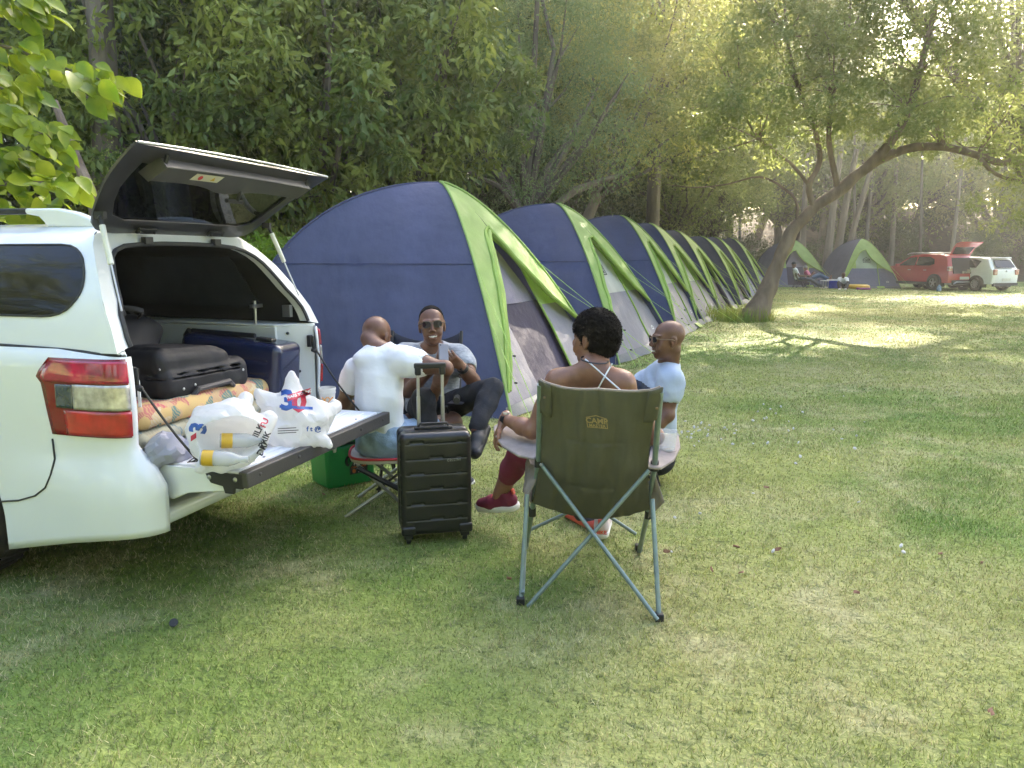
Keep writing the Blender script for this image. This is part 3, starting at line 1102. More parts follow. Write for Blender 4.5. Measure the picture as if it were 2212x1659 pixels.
for mm in (0, 1):
    sg = -1 if not mm else 1
    top = hp(W / 2 + sg * .61, .24, -.045)
    bx_ = .075 if not mm else W - .075
    bot = Vector((bx_ + (.03 if not mm else -.03), .06, 1.27))
    mid = bot + (top - bot) * .5
    mb = MB(); mb.tube([mid, top + (bot - top) * .08], .0125, 10)
    st_ = mb.build('gas_strut', STRUTW, hatch)
    mb = MB(); mb.tube([bot, mid], .0045, 8); mb.build('piston_rod', STEEL, st_)
    mb = MB(); mb.tube([top + (bot - top) * .09, top], .009, 8); mb.ball(top, .012, 8); mb.box(hp(W / 2 + sg * .6, .24, -.03), (.02, .05, .03));
    mb.build('strut_joint', BLACKT, st_)
mb = MB(); mb.prism([(W - .06, .35, 1.2), (W - .06, 1.4, 1.2), (W - .2, 1.4, 1.5), (W - .2, .45, 1.5)], (-.012, 0, -.004)); mb.build('inner_window', M('inner_glass', (.03, .034, .038), rough=.15, var=.3, vs=4), canopy, smooth=False)
mb = MB(); mb.prism([(.3, 1.535, 1.2), (W - .3, 1.535, 1.2), (W - .4, 1.535, 1.5), (.4, 1.535, 1.5)], (0, -.01, 0)); mb.build('inner_window', _mats['inner_glass'], canopy, smooth=False)
# lashing straps inside the canopy
mb = MB()
mb.tube([(.45, 1.5, 1.5), (.7, 1.48, 1.2)], .012, 4); mb.tube([(.95, 1.5, 1.55), (1.2, 1.45, 1.2)], .01, 4); mb.tube([(.5, 1.47, 1.2), (1.5, 1.47, 1.22)], .01, 4)
mb.build('lashing_strap', BLACKT, canopy)
mb = MB()
mb.tube([(1.36, .3, 1.24), (1.36, .3, 1.1)], .01, 6); mb.box((1.36, .29, 1.21), (.1, .02, .02)); mb.box((1.42, .12, 1.18), (.03, .05, .07))
mb.build('canopy_clamp', STEEL, canopy)

# ---- cab (mostly outside the frame)
def wheel(x, y, rad=.385, nm='wheel', par=truck, wd=.24, side=-1, spokes=6, rim=RIM, z=None):
    w = empty(nm, (x, y, rad - CAMH * (1 - TS) / TS if z is None else z)); w.parent = par
    R_ = Matrix.Rotation(PI / 2, 3, 'Y')
    r = rad
    mb = MB(); mb.lathe([(r * .6, -wd / 2), (r * .9, -wd / 2), (r * .97, -wd * .42), (r, -wd * .3), (r, wd * .3), (r * .97, wd * .42), (r * .9, wd / 2), (r * .6, wd / 2), (r * .6, -wd / 2)], 40, (0, 0, 0), R_)
    for k in range(44):
        a = 2 * PI * k / 44
        mb.box((0, math.cos(a) * r, math.sin(a) * r), (wd * .62, .018, .014), Matrix.Rotation(a, 3, 'X'))
    mb.build('tyre', TYRE, w)
    mb = MB(); mb.lathe([(r * .62, -wd / 2 * .9), (r * .58, -wd * .42), (r * .56, 0), (r * .56, wd / 2 * .8)], 32, (0, 0, 0), R_)
    xs = side * wd * .36
    for k in range(spokes):
        a = 2 * PI * k / spokes + .3
        mb.box((xs, math.cos(a) * r * .3, math.sin(a) * r * .3), (.025, r * .56, .06 * r / .38), Matrix.Rotation(a, 3, 'X'))
    mb.lathe([(0, .02), (r * .16, .02), (r * .18, -.02)], 16, (xs, 0, 0), Matrix.Rotation(side * PI / 2, 3, 'Y'))
    mb.build('rim', rim, w, bevel=.004)
    mb = MB(); mb.lathe([(0, 0), (r * .55, 0)], 24, (-xs * .3, 0, 0), R_); mb.build('brake_disc', BLACKT, w)
    return w


for y in (1.13, 4.1):
    wheel(.12, y, side=-1); wheel(W - .12, y, side=1)
for mm in (0, 1):
    mb = MB()
    def arch(u, v):
        a = PI * u
        xx = .02 + .26 * v
        return (xx if not mm else W - xx, 1.13 + .44 * math.cos(a), .30 + .44 * math.sin(a))
    mb.grid(arch, 20, 2); mb.build('wheel_arch_liner', BLACKT, truck)
cabp = [(1.64, .4), (3.6, .38), (3.62, .7), (3.72, .86), (3.9, .95), (4.3, .95), (4.48, .86), (4.6, .7), (4.62, .4), (4.95, .42), (5.02, .6), (4.98, .85), (4.85, 1.0), (4.3, 1.08), (3.75, 1.14), (3.1, 1.6), (2.9, 1.66), (2.0, 1.68), (1.78, 1.62), (1.66, 1.15)]
mb = MB()
nn = len(cabp)
vs = []
for k, (xo) in enumerate((0.0, 0.03, W - .03, W)):
    for (y, z) in cabp:
        tum = max(0, z - 1.1) * .3
        x = xo + (tum if k < 2 else -tum)
        ins = 0 if k in (1, 2) else 0
        vs.append((x, y + (0 if k in (1, 2) else (-.02 if y > 3 else .0)), z - (0 if k in (1, 2) else .015)))
fs = [(k * nn + i, k * nn + (i + 1) % nn, (k + 1) * nn + (i + 1) % nn, (k + 1) * nn + i) for k in range(3) for i in range(nn)] + [tuple(range(nn)), tuple(range(4 * nn - 1, 3 * nn - 1, -1))]
mb.add(vs, fs)
mb.build('cab', PAINT, truck, bevel=.02, seg=3)
for mm in (0, 1):
    for (a, b, c_, d_) in ((1.85, 2.55, 1.95, 2.55), (2.62, 3.55, 2.62, 3.12)):
        mb = MB()
        P4 = [(a, 1.16), (b, 1.16), (d_, 1.56), (c_, 1.56)]
        pts = []
        for y, z in P4:
            x = (z - 1.1) * .3 - .008
            pts.append((x if not mm else W - x, y, z))
        mb.prism(pts, (.01 if not mm else -.01, 0, 0)); mb.build('door_window', DGLASS, truck)
    mb = MB(); mb.box((-.1 if not mm else W + .1, 3.5, 1.2), (.18, .08, .2)); mb.build('door_mirror', PAINT, truck, bevel=.02)
mb = MB(); mb.add([(.2, 3.66, 1.19), (W - .2, 3.66, 1.19), (W - .26, 3.12, 1.585), (.26, 3.12, 1.585)], [(0, 1, 2, 3)])
mb.build('windscreen', DGLASS, truck)
# ================================================================= people
def skin(name, c, **k):
    return M(name, c, rough=.42, var=.2, vs=16, detail=6, bump=.0008, bs=140, ss=.06, spec=.45, **k)


def nrm(v): return Vector(v).normalized()


class Figure:
    """a seated body grown as one signed-distance surface; joints are world points"""
    def __init__(s, J, h=.005, pad=.16, scale=1.0):
        s.J = {k: Vector(v) for k, v in J.items()}
        P = np.array([tuple(v) for v in s.J.values()])
        s.lo = P.min(0) - pad; s.hi = P.max(0) + pad
        s.h = h
        s.B = SDF(s.lo, s.hi, h)
        J = s.J
        s.side = nrm(J['shR'] - J['shL'])               # towards the person's right
        s.up = nrm(J['neck'] - J['pel'])
        s.fwd = nrm(s.up.cross(s.side)) if True else None
        s.fwd = nrm(s.side.cross(s.up)) * -1
        s.side = nrm(s.side - s.up * s.side.dot(s.up))

    def trunk(s, D, o=0.0, k=.05, w=1.0, belly=0.0, bust=0.0, chest_z=1.0):
        J = s.J
        pel, neck, che = J['pel'], J['neck'], J['che']
        hipv = nrm(J['hipR'] - J['hipL'])
        R1 = rot_to(nrm(che - pel), hipv)
        D.ell(pel + (che - pel) * .05, (.165 * w + o, .115 + o, .12 + o), R1, k)
        D.ell(pel.lerp(che, .5) , (.142 * w + o, .105 + o + belly, .15 + o), R1, k)
        R2 = rot_to(nrm(neck - che), s.side)
        D.ell(che, (.155 * w + o, .108 + o, .15 + o), R2, k)
        D.ell(che + (neck - che) * .45, (.165 * w + o, .098 + o, .1 + o), R2, k)
        a = J['neck'] - s.up * .02
        for sd in ('L', 'R'):
            sh = J['sh' + sd]
            D.cap(a, sh, .055 + o, .058 * w + o, k)        # trapezius / clavicle
            D.ell(sh, (.062 * w + o, .06 + o, .06 + o), None, k * .8)
        if bust:
            for q in (-1, 1): D.ell(che + s.fwd * .08 + s.side * .07 * q, (.06, .05, .055), R2, .04)
        return D

    def arm(s, D, sd, o=0.0, t=1.0, up=.049, el=.038, wr=.026, k=.02, fore=True):
        J = s.J
        sh, e, w = J['sh' + sd], J['el' + sd], J['wr' + sd]
        e2 = sh + (e - sh) * t
        r2 = up + (el - up) * t
        D.cap(sh, e2, up + o, r2 + o, k)
        if t < 1: D.ell(sh + (e - sh) * .3, (up * 1.12 + o, up * 1.12 + o, .1), rot_to(nrm(e - sh)), k)
        if t >= 1:
            D.ell(sh + (e - sh) * .45 , (up * 1.1 + o, up * 1.1 + o, .09), rot_to(nrm(e - sh)), k)
            if fore:
                D.cap(e, e + (w - e) * .35, el + .003 + o, .041 + o, k)
                D.cap(e + (w - e) * .35, w, .041 + o, wr + o, k)
        return D

    def leg(s, D, sd, o=0.0, t=1.0, th=.082, kn=.056, ca=.052, an=.036, k=.03, low=1.0, toes=True):
        J = s.J
        h, kn_, a = J['hip' + sd], J['kn' + sd], J['an' + sd]
        k2 = h + (kn_ - h) * t
        D.cap(h, k2, th + o, th + (kn - th) * t + o, k)
        if t >= 1 and low > 0:
            D.cap(kn_, kn_ + (a - kn_) * min(low, .35), kn + o, ca + .004 + o, k * .7)
            if low > .35: D.cap(kn_ + (a - kn_) * .35, kn_ + (a - kn_) * low, ca + .004 + o, (ca + (an - ca) * (low - .35) / .65) + o, k * .7)
        return D

    def neck_head(s, D, R, c, sc=1.0, hairline=None, smile=True):
        """R columns: right, forward, up of the head; c centre"""
        J = s.J
        def P(x, y, z): return c + R @ Vector((x * sc, y * sc, z * sc))
        def S(*r): return tuple(q * sc for q in r)
        D.cap(J['neck'] - s.up * .03, P(0, -.025, -.06), .06 * sc, .052 * sc, .03)
        D.ell(P(0, -.012, .038), S(.076, .096, .084), R, .02)       # cranium
        D.ell(P(0, .03, -.02), S(.064, .062, .085), R, .025)        # face
        D.ell(P(0, .035, -.075), S(.047, .05, .04), R, .025)        # jaw
        D.ell(P(0, .07, -.096), S(.022, .018, .017), R, .018)       # chin
        for q in (-1, 1):
            D.ell(P(.042 * q, .062, -.022), S(.02, .016, .02), R, .02)   # cheek bone
            D.ell(P(.032 * q, .089, .014), S(.017, .014, .011), R, .012, sub=True)  # eye socket
            D.ell(P(.032 * q, .077, .013), S(.014, .013, .012), R, .004)
            D.cap(P(.012 * q, .091, .033), P(.05 * q, .076, .033), .008 * sc, .006 * sc, .012)
            # ear
            D.ell(P(.077 * q, -.008, .0), S(.009, .022, .032), R, .006)
            D.ell(P(.085 * q, .0, .004), S(.006, .011, .017), R, .005, sub=True)
            D.ell(P(.074 * q, -.002, -.03), S(.008, .01, .012), R, .005)
            D.ell(P(.013 * q, .103, -.03), S(.0095, .011, .008), R, .006)
        D.cap(P(0, .092, .02), P(0, .112, -.022), .008 * sc, .012 * sc, .01)
        D.ell(P(0, .094, -.055), S(.026, .012, .008), R, .006)
        D.ell(P(0, .092, -.073), S(.023, .013, .009), R, .006)
        if smile:
            D.ell(P(0, .108, -.063), S(.03, .018, .0085), R, .004, sub=True)
            for q in (-1, 1): D.ell(P(.04 * q, .075, -.045), S(.018, .014, .02), R, .014)
        return P

    def hand(s, D, sd, dirv, nrmv, curl=(.4, .4, .4, .4), thumb=(.6, .5), spread=.06, scale=1.0):
        """dirv wrist->knuckles; nrmv palm normal (palm faces nrmv); returns finger tips"""
        w = s.J['wr' + sd]
        d = nrm(dirv); n = Vector(nrmv); n = nrm(n - d * n.dot(d))
        ac = nrm(d.cross(n))
        q = 1 if sd == 'R' else -1
        ac = ac * q * -1     # towards thumb side
        D.cap(w - d * .02, w + d * .02, .026, .025, .012)
        D.bx(w + d * .055 * scale, (.036 * scale, .044 * scale, .014), rot_to(n, ac).to_3x3() if False else Matrix((tuple(ac), tuple(d), tuple(n))).transposed(), .012, .012)
        tips = []
        for i, (L_, cu) in enumerate(zip((.072, .08, .074, .058), curl)):
            off = (.028 - i * .0185) * scale
            p = w + d * (.094 - .004 * abs(i - 1)) * scale + ac * off
            ang = 0
            dd = nrm(d + ac * spread * (1.5 - i))
            r = .0092 * scale
            for j, fr in enumerate((.46, .3, .24)):
                ang += cu * (1.0 if j else .8)
                v = dd * math.cos(ang) + n * math.sin(ang)
                p2 = p + v * L_ * fr * scale
                D.cap(p, p2, r, r * .9, .004)
                r *= .92; p = p2
            tips.append(p)
        # thumb
        p = w + d * .03 * scale + ac * .03 * scale
        v = nrm(ac * 1.0 + d * .7 + n * thumb[0] * .6)
        r = .0125 * scale
        for j, L_ in enumerate((.036, .03, .026)):
            p2 = p + v * L_ * scale
            D.cap(p, p2, r, r * .9, .006)
            r *= .88; p = p2
            v = nrm(v + d * thumb[1] * .6 + n * thumb[0] * .3)
        tips.append(p)
        return tips


def head_frame(fwd, up=(0, 0, 1)):
    f = nrm(fwd); r = nrm(f.cross(Vector(up))); u = nrm(r.cross(f))
    return Matrix((tuple(r), tuple(f), tuple(u))).transposed()


def shoe(fig_parent, ankle, toe_dir, up, mats, L_=.285, name='shoe', heel_txt=None, sole_t=.032, tab=None, inv=None):
    """a sneaker with sole, upper, laces; ankle = ankle joint point"""
    up = nrm(up); f = Vector(toe_dir); f = nrm(f - up * f.dot(up)); r = nrm(f.cross(up))
    base = Vector(ankle) - up * .085 - f * .06
    def P(x, y, z): return base + r * x + f * y + up * z
    R = Matrix((tuple(r), tuple(f), tuple(up))).transposed()
    lo = np.minimum.reduce([np.array(P(x, y, z)) for x in (-.08, .08) for y in (-.08, .3) for z in (-.04, .18)]); hi = np.maximum.reduce([np.array(P(x, y, z)) for x in (-.08, .08) for y in (-.08, .3) for z in (-.04, .18)])
    U = SDF(lo, hi, .004)
    U.cap(P(0, .0, .05), P(0, .12, .045), .038, .042, .02)
    U.cap(P(0, .12, .042), P(0.003, .205, .034), .042, .034, .02)
    U.cap(P(0, -.005, .06), P(0, .0, .1), .036, .034, .02)
    U.cap(P(0, .06, .07), P(0, .02, .1), .034, .034, .02)
    U.cut(P(0, 0, .018), -up)
    U.cap(P(0, 0, .09), P(0, .0, .2), .03, .03, .004, sub=True)
    u = U.mesh(name, mats[0], fig_parent, 1)
    S_ = SDF(lo, hi, .004)
    S_.cap(P(0, -.005, .02), P(0, .1, .02), .041, .04, .01)
    S_.cap(P(0, .1, .02), P(.003, .21, .022), .04, .038, .01)
    S_.cut(P(0, 0, -.004), -up); S_.cut(P(0, 0, sole_t), up + f * -.12)
    S_.mesh('sole', mats[1], u, 1)
    mb = MB()
    for i in range(5):
        y = .055 + i * .022
        mb.tube([P(-.02, y, .1 - i * .008), P(0, y + .005, .108 - i * .009), P(.02, y, .1 - i * .008)], .003, 4)
    mb.build('laces', mats[2], u)
    if tab is not None:
        mb = MB(); mb.box(P(0, -.045, .105), (.02, .012, .03), R); mb.build('heel_tab', tab, u, bevel=.003)
    if heel_txt:
        m4 = frame_mat(P(0, -.0475, .03), -r * -1 if False else r, up)
        # text reads from behind: x to wearer's right seen from the back
        text_mesh(heel_txt, .03, tab, u, M4=frame_mat(P(0, -.0468, .042), r, up), font_bold=.001)
    return u


SK1 = skin('skin_deep', (.15, .068, .042))
SK2 = skin('skin_warm', (.24, .115, .072))
SK3 = skin('skin_brown', (.17, .078, .048))
HAIRB = M('hair_black', (.012, .01, .009), rough=.95, bump=.004, bs=260, var=.4, vs=120, spec=.1)
TEETH = M('teeth', (.75, .72, .66), rough=.3)
WHITEC = M('white_cotton', (.82, .83, .87), rough=.85, var=.03, bump=.003, bs=26, spec=.2)
GREYC = M('grey_cotton', (.30, .32, .35), rough=.9, var=.25, vs=30, bump=.003, bs=30, spec=.2, stretch=(1, 1, 2.5))
PALEB = M('pale_blue_cotton', (.42, .48, .60), rough=.9, var=.06, bump=.003, bs=26, spec=.2)
DENIML = M('light_denim', (.30, .40, .54), rough=.9, var=.2, vs=18, bump=.002, bs=120, spec=.2)
DENIMD = M('black_denim', (.028, .029, .034), rough=.9, var=.35, vs=12, bump=.002, bs=90, spec=.2)
MAROON = M('maroon_fabric', (.16, .012, .035), rough=.8, var=.15, bump=.002, bs=80)
SOLEW = M('sole_white', (.72, .69, .66), rough=.6, var=.05)
CORAL = M('coral_trim', (.75, .12, .08), rough=.5)
FRAMEG = M('gold_frame', (.22, .15, .09), rough=.35, metal=.5)
LENSM = M('sunglass_lens', (.012, .01, .02), rough=.12, spec=.35)
WATCHB = M('watch_black', (.012, .012, .014), rough=.35, coat=.3)


def sunglasses(parent, P, R, sc, frame, lens):
    mb = MB()
    for q in (-1, 1):
        c = P(.033 * q, .109, .012)
        ring = []
        for i in range(17):
            a = 2 * PI * i / 16
            x, z = math.cos(a), math.sin(a)
            w = .027 * (1 if z > 0 else .92); hgt = .021
            ring.append(P(.033 * q + w * math.copysign(abs(x) ** .8, x), .109 - .012 * abs(x * .5 + q * .0) - (.01 if x * q > .5 else 0), .012 + hgt * math.copysign(abs(z) ** .75, z)))
        mb.tube(ring, .0022 * sc, 5, cap=False)
        mb.tube([P(.058 * q, .1, .02), P(.074 * q, .085, .018), P(.083 * q, .0, .012), P(.08 * q, -.02, -.002)], .0028 * sc, 5)
    mb.tube([P(-.01, .112, .018), P(0, .115, .022), P(.01, .112, .018)], .003 * sc, 5)
    g = mb.build('sunglasses', frame, parent)
    mb = MB()
    for q in (-1, 1):
        vs = [P(.033 * q, .111, .012)]
        for i in range(16):
            a = 2 * PI * i / 16
            x, z = math.cos(a), math.sin(a)
            vs.append(P(.033 * q + .026 * math.copysign(abs(x) ** .8, x), .108 - .006 * abs(x) - (.008 if x * q > .5 else 0), .012 + .02 * math.copysign(abs(z) ** .75, z)))
        mb.add(vs, [(0, i + 1, (i + 1) % 16 + 1) for i in range(16)])
    mb.build('lens', lens, g)
    return g


def teeth(parent, P, sc):
    mb = MB()
    def fn(u, v):
        x = (u * 2 - 1) * .025
        return P(x, .1005 - abs(x) * .38, -.0585 - .009 * v + abs(x) * .2)
    mb.grid(fn, 8, 2)
    return mb.build('teeth', TEETH, parent)


def cap_hair(fig, parent, R, c, sc, mat, thick=.008, line=(.08, .03), wr=.0, name='hair', h=.004, fade=.0, full=False):
    lo = np.array(c) - .16; hi = np.array(c) + .16
    D = SDF(lo, hi, h)
    def P(x, y, z): return c + R @ Vector((x * sc, y * sc, z * sc))
    D.ell(P(0, -.014, .042), ((.076 + thick) * sc, (.096 + thick) * sc, (.084 + thick) * sc), R, 0)
    if full: D.ell(P(0, -.05, -.01), ((.062 + thick * .6) * sc, (.055 + thick) * sc, (.07 + thick * .5) * sc), R, .03)
    f = R @ Vector((0, 1, 0)); u = R @ Vector((0, 0, 1))
    D.cut(P(0, line[0], line[1] + .02), f * 1.0 - u * .55)
    # face and ear clearance
    D.cut(P(0, 0, -.075 if full else -.035), -u)
    for q in (-1, 1):
        D.cap(P(.09 * q, .0, -.0), P(.09 * q, .03, -.09), .026 * sc, .05 * sc, .006, sub=True)
        D.cap(P(.085 * q, .07, -.01), P(.085 * q, .12, .03), .045 * sc, .04 * sc, .006, sub=True)
    D.wrinkle(wr or .001, 330, 5, k=14)
    if wr: D.wrinkle(wr, 160, 6, k=10)
    return D.mesh(name, mat, parent, 0)


# ----------------------------------------------------------------- woman in the khaki chair
def woman():
    root = empty('person', (0.38, 3.5, 0), 0, 'woman with short afro and crossed white straps, seen from behind in the khaki chair', 'person', 'people sitting together behind the pickup')
    root_off = root.location.copy()
    hc = at(1284, 733, 3.52)
    J = dict(pel=(.36, 3.66, .46), che=(.375, 3.58, .73), neck=at(1283, 792, 3.45), head=hc,
             shL=at(1207, 826, 3.5), shR=at(1343, 830, 3.40),
             elL=at(1150, 930, 3.5), wrL=at(1090, 905, 3.66),
             elR=(.66, 3.45, .68), wrR=(.62, 3.7, .62),
             hipL=(.27, 3.70, .45), hipR=(.45, 3.70, .45), knL=at(1122, 980, 3.86), anL=at(1078, 1070, 4.02), toL=at(1030, 1062, 4.1),
             knR=(.56, 3.88, .46), anR=(.49, 3.98, .115))
    F = Figure(J, .005)
    B = F.B
    F.trunk(B, w=.93, bust=1)
    for sd in 'LR':
        F.arm(B, sd, up=.047, el=.037, wr=.024); F.leg(B, sd, th=.088)
    R = head_frame((-.72, .62, -.02))
    sc = 1.0
    P = F.neck_head(B, R, hc, sc, smile=True)
    F.hand(B, 'L', at(1072, 930, 3.68) - Vector(J['wrL']) + Vector((0, 0, -.03)), (.3, 0, -.8), curl=(.35, .4, .45, .5))
    F.hand(B, 'R', (0, 1, -.2), (0, 0, -1))
    # shoulder blades and spine
    for q in (-1, 1): B.ell(F.J['che'] + F.up * .09 - F.fwd * .085 + F.side * .075 * q, (.05, .03, .06), rot_to(F.up, F.side), .04)
    B.cap(F.J['che'] - F.fwd * .125, F.J['neck'] - F.fwd * .09, .012, .01, .03, sub=True)
    body = B.mesh('body', SK2, root, 1, origin=root_off)
    def ch(o):
        o.location = o.location - root_off; return o
    hr = cap_hair(F, root, R, hc, sc, HAIRB, thick=.019, line=(.09, .02), wr=.0018, full=True); ch(hr)
    # curls: thousands of tiny kinks
    mb = MB(); rr = random.Random(3)
    me = hr.data; n = len(me.polygons)
    for i in range(5200):
        p = me.polygons[rr.randrange(n)]
        c0 = p.center; nn = p.normal
        t = nn.orthogonal().normalized(); t.rotate(Matrix.Rotation(rr.random() * 6.28, 3, nn))
        l = .003 + rr.random() * .0045
        a, b, c_ = c0 - nn * .001, c0 + nn * l * .7 + t * .003, c0 + nn * l + t * -.003
        w_ = nn.cross(t) * .0011
        mb.add([a - w_, a + w_, b + w_, b - w_, c_], [(0, 1, 2, 3), (3, 2, 4)])
    mb.build('curls', HAIRB, hr)
    # thin choker + straps
    mb = MB()
    ncx = F.J['neck'] + F.up * .035
    Rn = rot_to(nrm(F.up + F.fwd * .25), F.side)
    mb.tube([ncx + Rn @ Vector((.062 * math.cos(a), .06 * math.sin(a), 0)) for a in [2 * PI * i / 24 for i in range(25)]], .0035, 5, cap=False)
    ch(mb.build('choker', BLK, root))
    mb = MB()
    def bk(u, v, Y0=3.30):
        """point on her back under pixel (u,v)"""
        return at(u, v, Y0)
    # drop straps onto the body with a ray cast
    bpy.context.view_layer.update()
    deps = bpy.context.evaluated_depsgraph_get()
    def on_body(u, v):
        o_ = Vector((0, 0, CAMH)) - root_off; d_ = ray(u, v).normalized()
        ok, loc, nn, _ = body.ray_cast(o_, d_)
        return (loc + nn * .003 + root_off) if ok else at(u, v, 3.35)
    for a, b, c_ in (((1265, 777), (1308, 812), (1352, 852)), ((1322, 786), (1303, 815), (1283, 855))):
        pts = []
        for i in range(13):
            t = i / 12
            q = (a[0] + (c_[0] - a[0]) * t, a[1] + (c_[1] - a[1]) * t)
            pts.append(on_body(*q))
        mb.tube(pts, .0036, 6)
    ch(mb.build('back_straps', WHITEC, root))
    # top + leggings
    T = SDF(F.lo, F.hi, .006)
    F.trunk(T, .008, w=.93, bust=1)
    T.cut(F.J['che'] + F.up * .03, F.up)
    T.wrinkle(.0015, 40, 2)
    ch(T.mesh('top', M('pink_top', (.55, .45, .46), rough=.9), root, 1))
    Lg = SDF(F.lo, F.hi, .006)
    Lg.ell(F.J['pel'], (.18, .13, .12), rot_to(F.up, F.side), .04)
    for sd in 'LR': F.leg(Lg, sd, .006, th=.09, low=.52)
    Lg.wrinkle(.001, 50, 3)
    ch(Lg.mesh('leggings', MAROON, root, 1))
    # watch
    mb = MB()
    w = F.J['wrL']; d = nrm(F.J['wrL'] - F.J['elL']); Rw = rot_to(d, (0, 0, 1))
    mb.lathe([(.0275, -.012), (.031, -.011), (.031, .011), (.0275, .012)], 20, w - d * .012, Rw)
    wt = ch(mb.build('watch', WATCHB, root))
    mb = MB(); mb.lathe([(0, .008), (.017, .008), (.019, 0)], 18, w - d * .012 + Rw @ Vector((.03, 0, 0)), rot_to(Rw @ Vector((1, 0, 0))))
    mb.build('watch_face', STEEL, wt)
    s1 = shoe(root, F.J['anL'], F.J['toL'] - F.J['anL'] + Vector((0, 0, -.0)), (-.35, -.1, 1), (MAROON, SOLEW, CORAL), tab=CORAL); ch(s1)
    s2 = shoe(root, F.J['anR'], (.25, 1, .12), (-.1, -.15, 1), (M('pale_trainer', (.62, .52, .5), rough=.7), SOLEW, MAROON), heel_txt='NIKE', tab=CORAL); ch(s2)
    return root


# ----------------------------------------------------------------- man in white T-shirt on the red trimmed stool
def man_white():
    root = empty('person', (-.75, 4.45, 0), 0, 'bald man in white T-shirt and denim shorts, back to us on the red trimmed seat', 'person', 'people sitting together behind the pickup')
    ro = root.location.copy()
    ch = lambda o: (setattr(o, 'location', o.location - ro), o)[1]
    hc = at(813, 729, 4.62)
    J = dict(pel=at(830, 955, 4.45), che=at(818, 852, 4.42), neck=at(820, 752, 4.5), head=hc,
             shL=at(770, 803, 4.6), shR=at(868, 779, 4.38),
             elL=at(741, 872, 4.75), wrL=at(790, 890, 5.0),
             elR=at(962, 796, 4.34), wrR=at(933, 862, 4.6),
             hipL=at(805, 962, 4.55), hipR=at(852, 952, 4.4), knL=at(900, 905, 5.0), anL=at(905, 985, 5.1),
             knR=at(976, 912, 4.65), anR=at(985, 1035, 4.85))
    F = Figure(J, .005); B = F.B
    F.trunk(B, w=.95)
    for sd in 'LR':
        F.arm(B, sd, up=.054, el=.042, wr=.03); F.leg(B, sd, th=.088, kn=.062)
    R = head_frame((.35, .8, -.35), (.1, .2, 1))
    P = F.neck_head(B, R, hc, 1.03)
    B.cap(F.J['neck'] - F.fwd * .03, P(0, -.08, -.03), .05, .045, .03)
    F.hand(B, 'R', at(905, 868, 4.68) - at(933, 862, 4.6), (0, .2, -1), curl=(.3, .35, .4, .45))
    F.hand(B, 'L', (.6, .6, -.2), (0, 0, -1))
    ch(B.mesh('body', SK1, root, 1))
    T = SDF(F.lo, F.hi, .006)
    F.trunk(T, .013, w=.96, belly=.004, k=.06)
    for sd in 'LR': F.arm(T, sd, .018, .16, up=.056, k=.04)
    for D_ in (T,): D_.ell(at(816, 775, 4.46), (.15, .1, .065), None, .05)
    for sd in 'LR':
        sh, e = F.J['sh' + sd], F.J['el' + sd]
        T.cap(sh + (e - sh) * .36, sh + (e - sh) * .95, .058, .058, .004, sub=True)
    T.cut(F.J['pel'] + F.up * .06, -F.up)
    T.cap(F.J['neck'] + F.up * .025, F.J['neck'] + F.up * .12, .07, .08, .004, sub=True)
    T.wrinkle(.0035, 22, 4, dirs=(1, 1, .5)); T.crease(-.0028, 20, 5, 5); T.wrinkle(.0012, 55, 5)
    ch(T.mesh('t_shirt', WHITEC, root, 1))
    S_ = SDF(F.lo, F.hi, .006)
    S_.ell(F.J['pel'] + F.up * .02, (.195, .155, .15), rot_to(F.up, F.side), .04)
    for sd in 'LR':
        F.leg(S_, sd, .018, .72, th=.092)
        h, k_ = F.J['hip' + sd], F.J['kn' + sd]
        S_.cut(h + (k_ - h) * .70, k_ - h) if sd == 'R' else None
    S_.wrinkle(.003, 26, 6); S_.crease(-.0025, 30, 7, 5)
    ch(S_.mesh('denim_shorts', DENIML, root, 1))
    ring = F.J['wrR']; d = nrm(F.J['wrR'] - F.J['elR']); Rw = rot_to(d)
    mb = MB()
    for i in range(16):
        a = 2 * PI * i / 16
        mb.ball(ring - d * .02 + Rw @ Vector((.034 * math.cos(a), .034 * math.sin(a), 0)), .007, 6)
    ch(mb.build('bead_bracelet', BLK, root))
    for sd, t in (('R', (.5, .8, 0)), ('L', (.4, .9, 0))):
        ch(shoe(root, F.J['an' + sd], t, (0, 0, 1), (M('navy_trainer', (.03, .035, .06), rough=.7), SOLEW, WHITEC)))
    return root


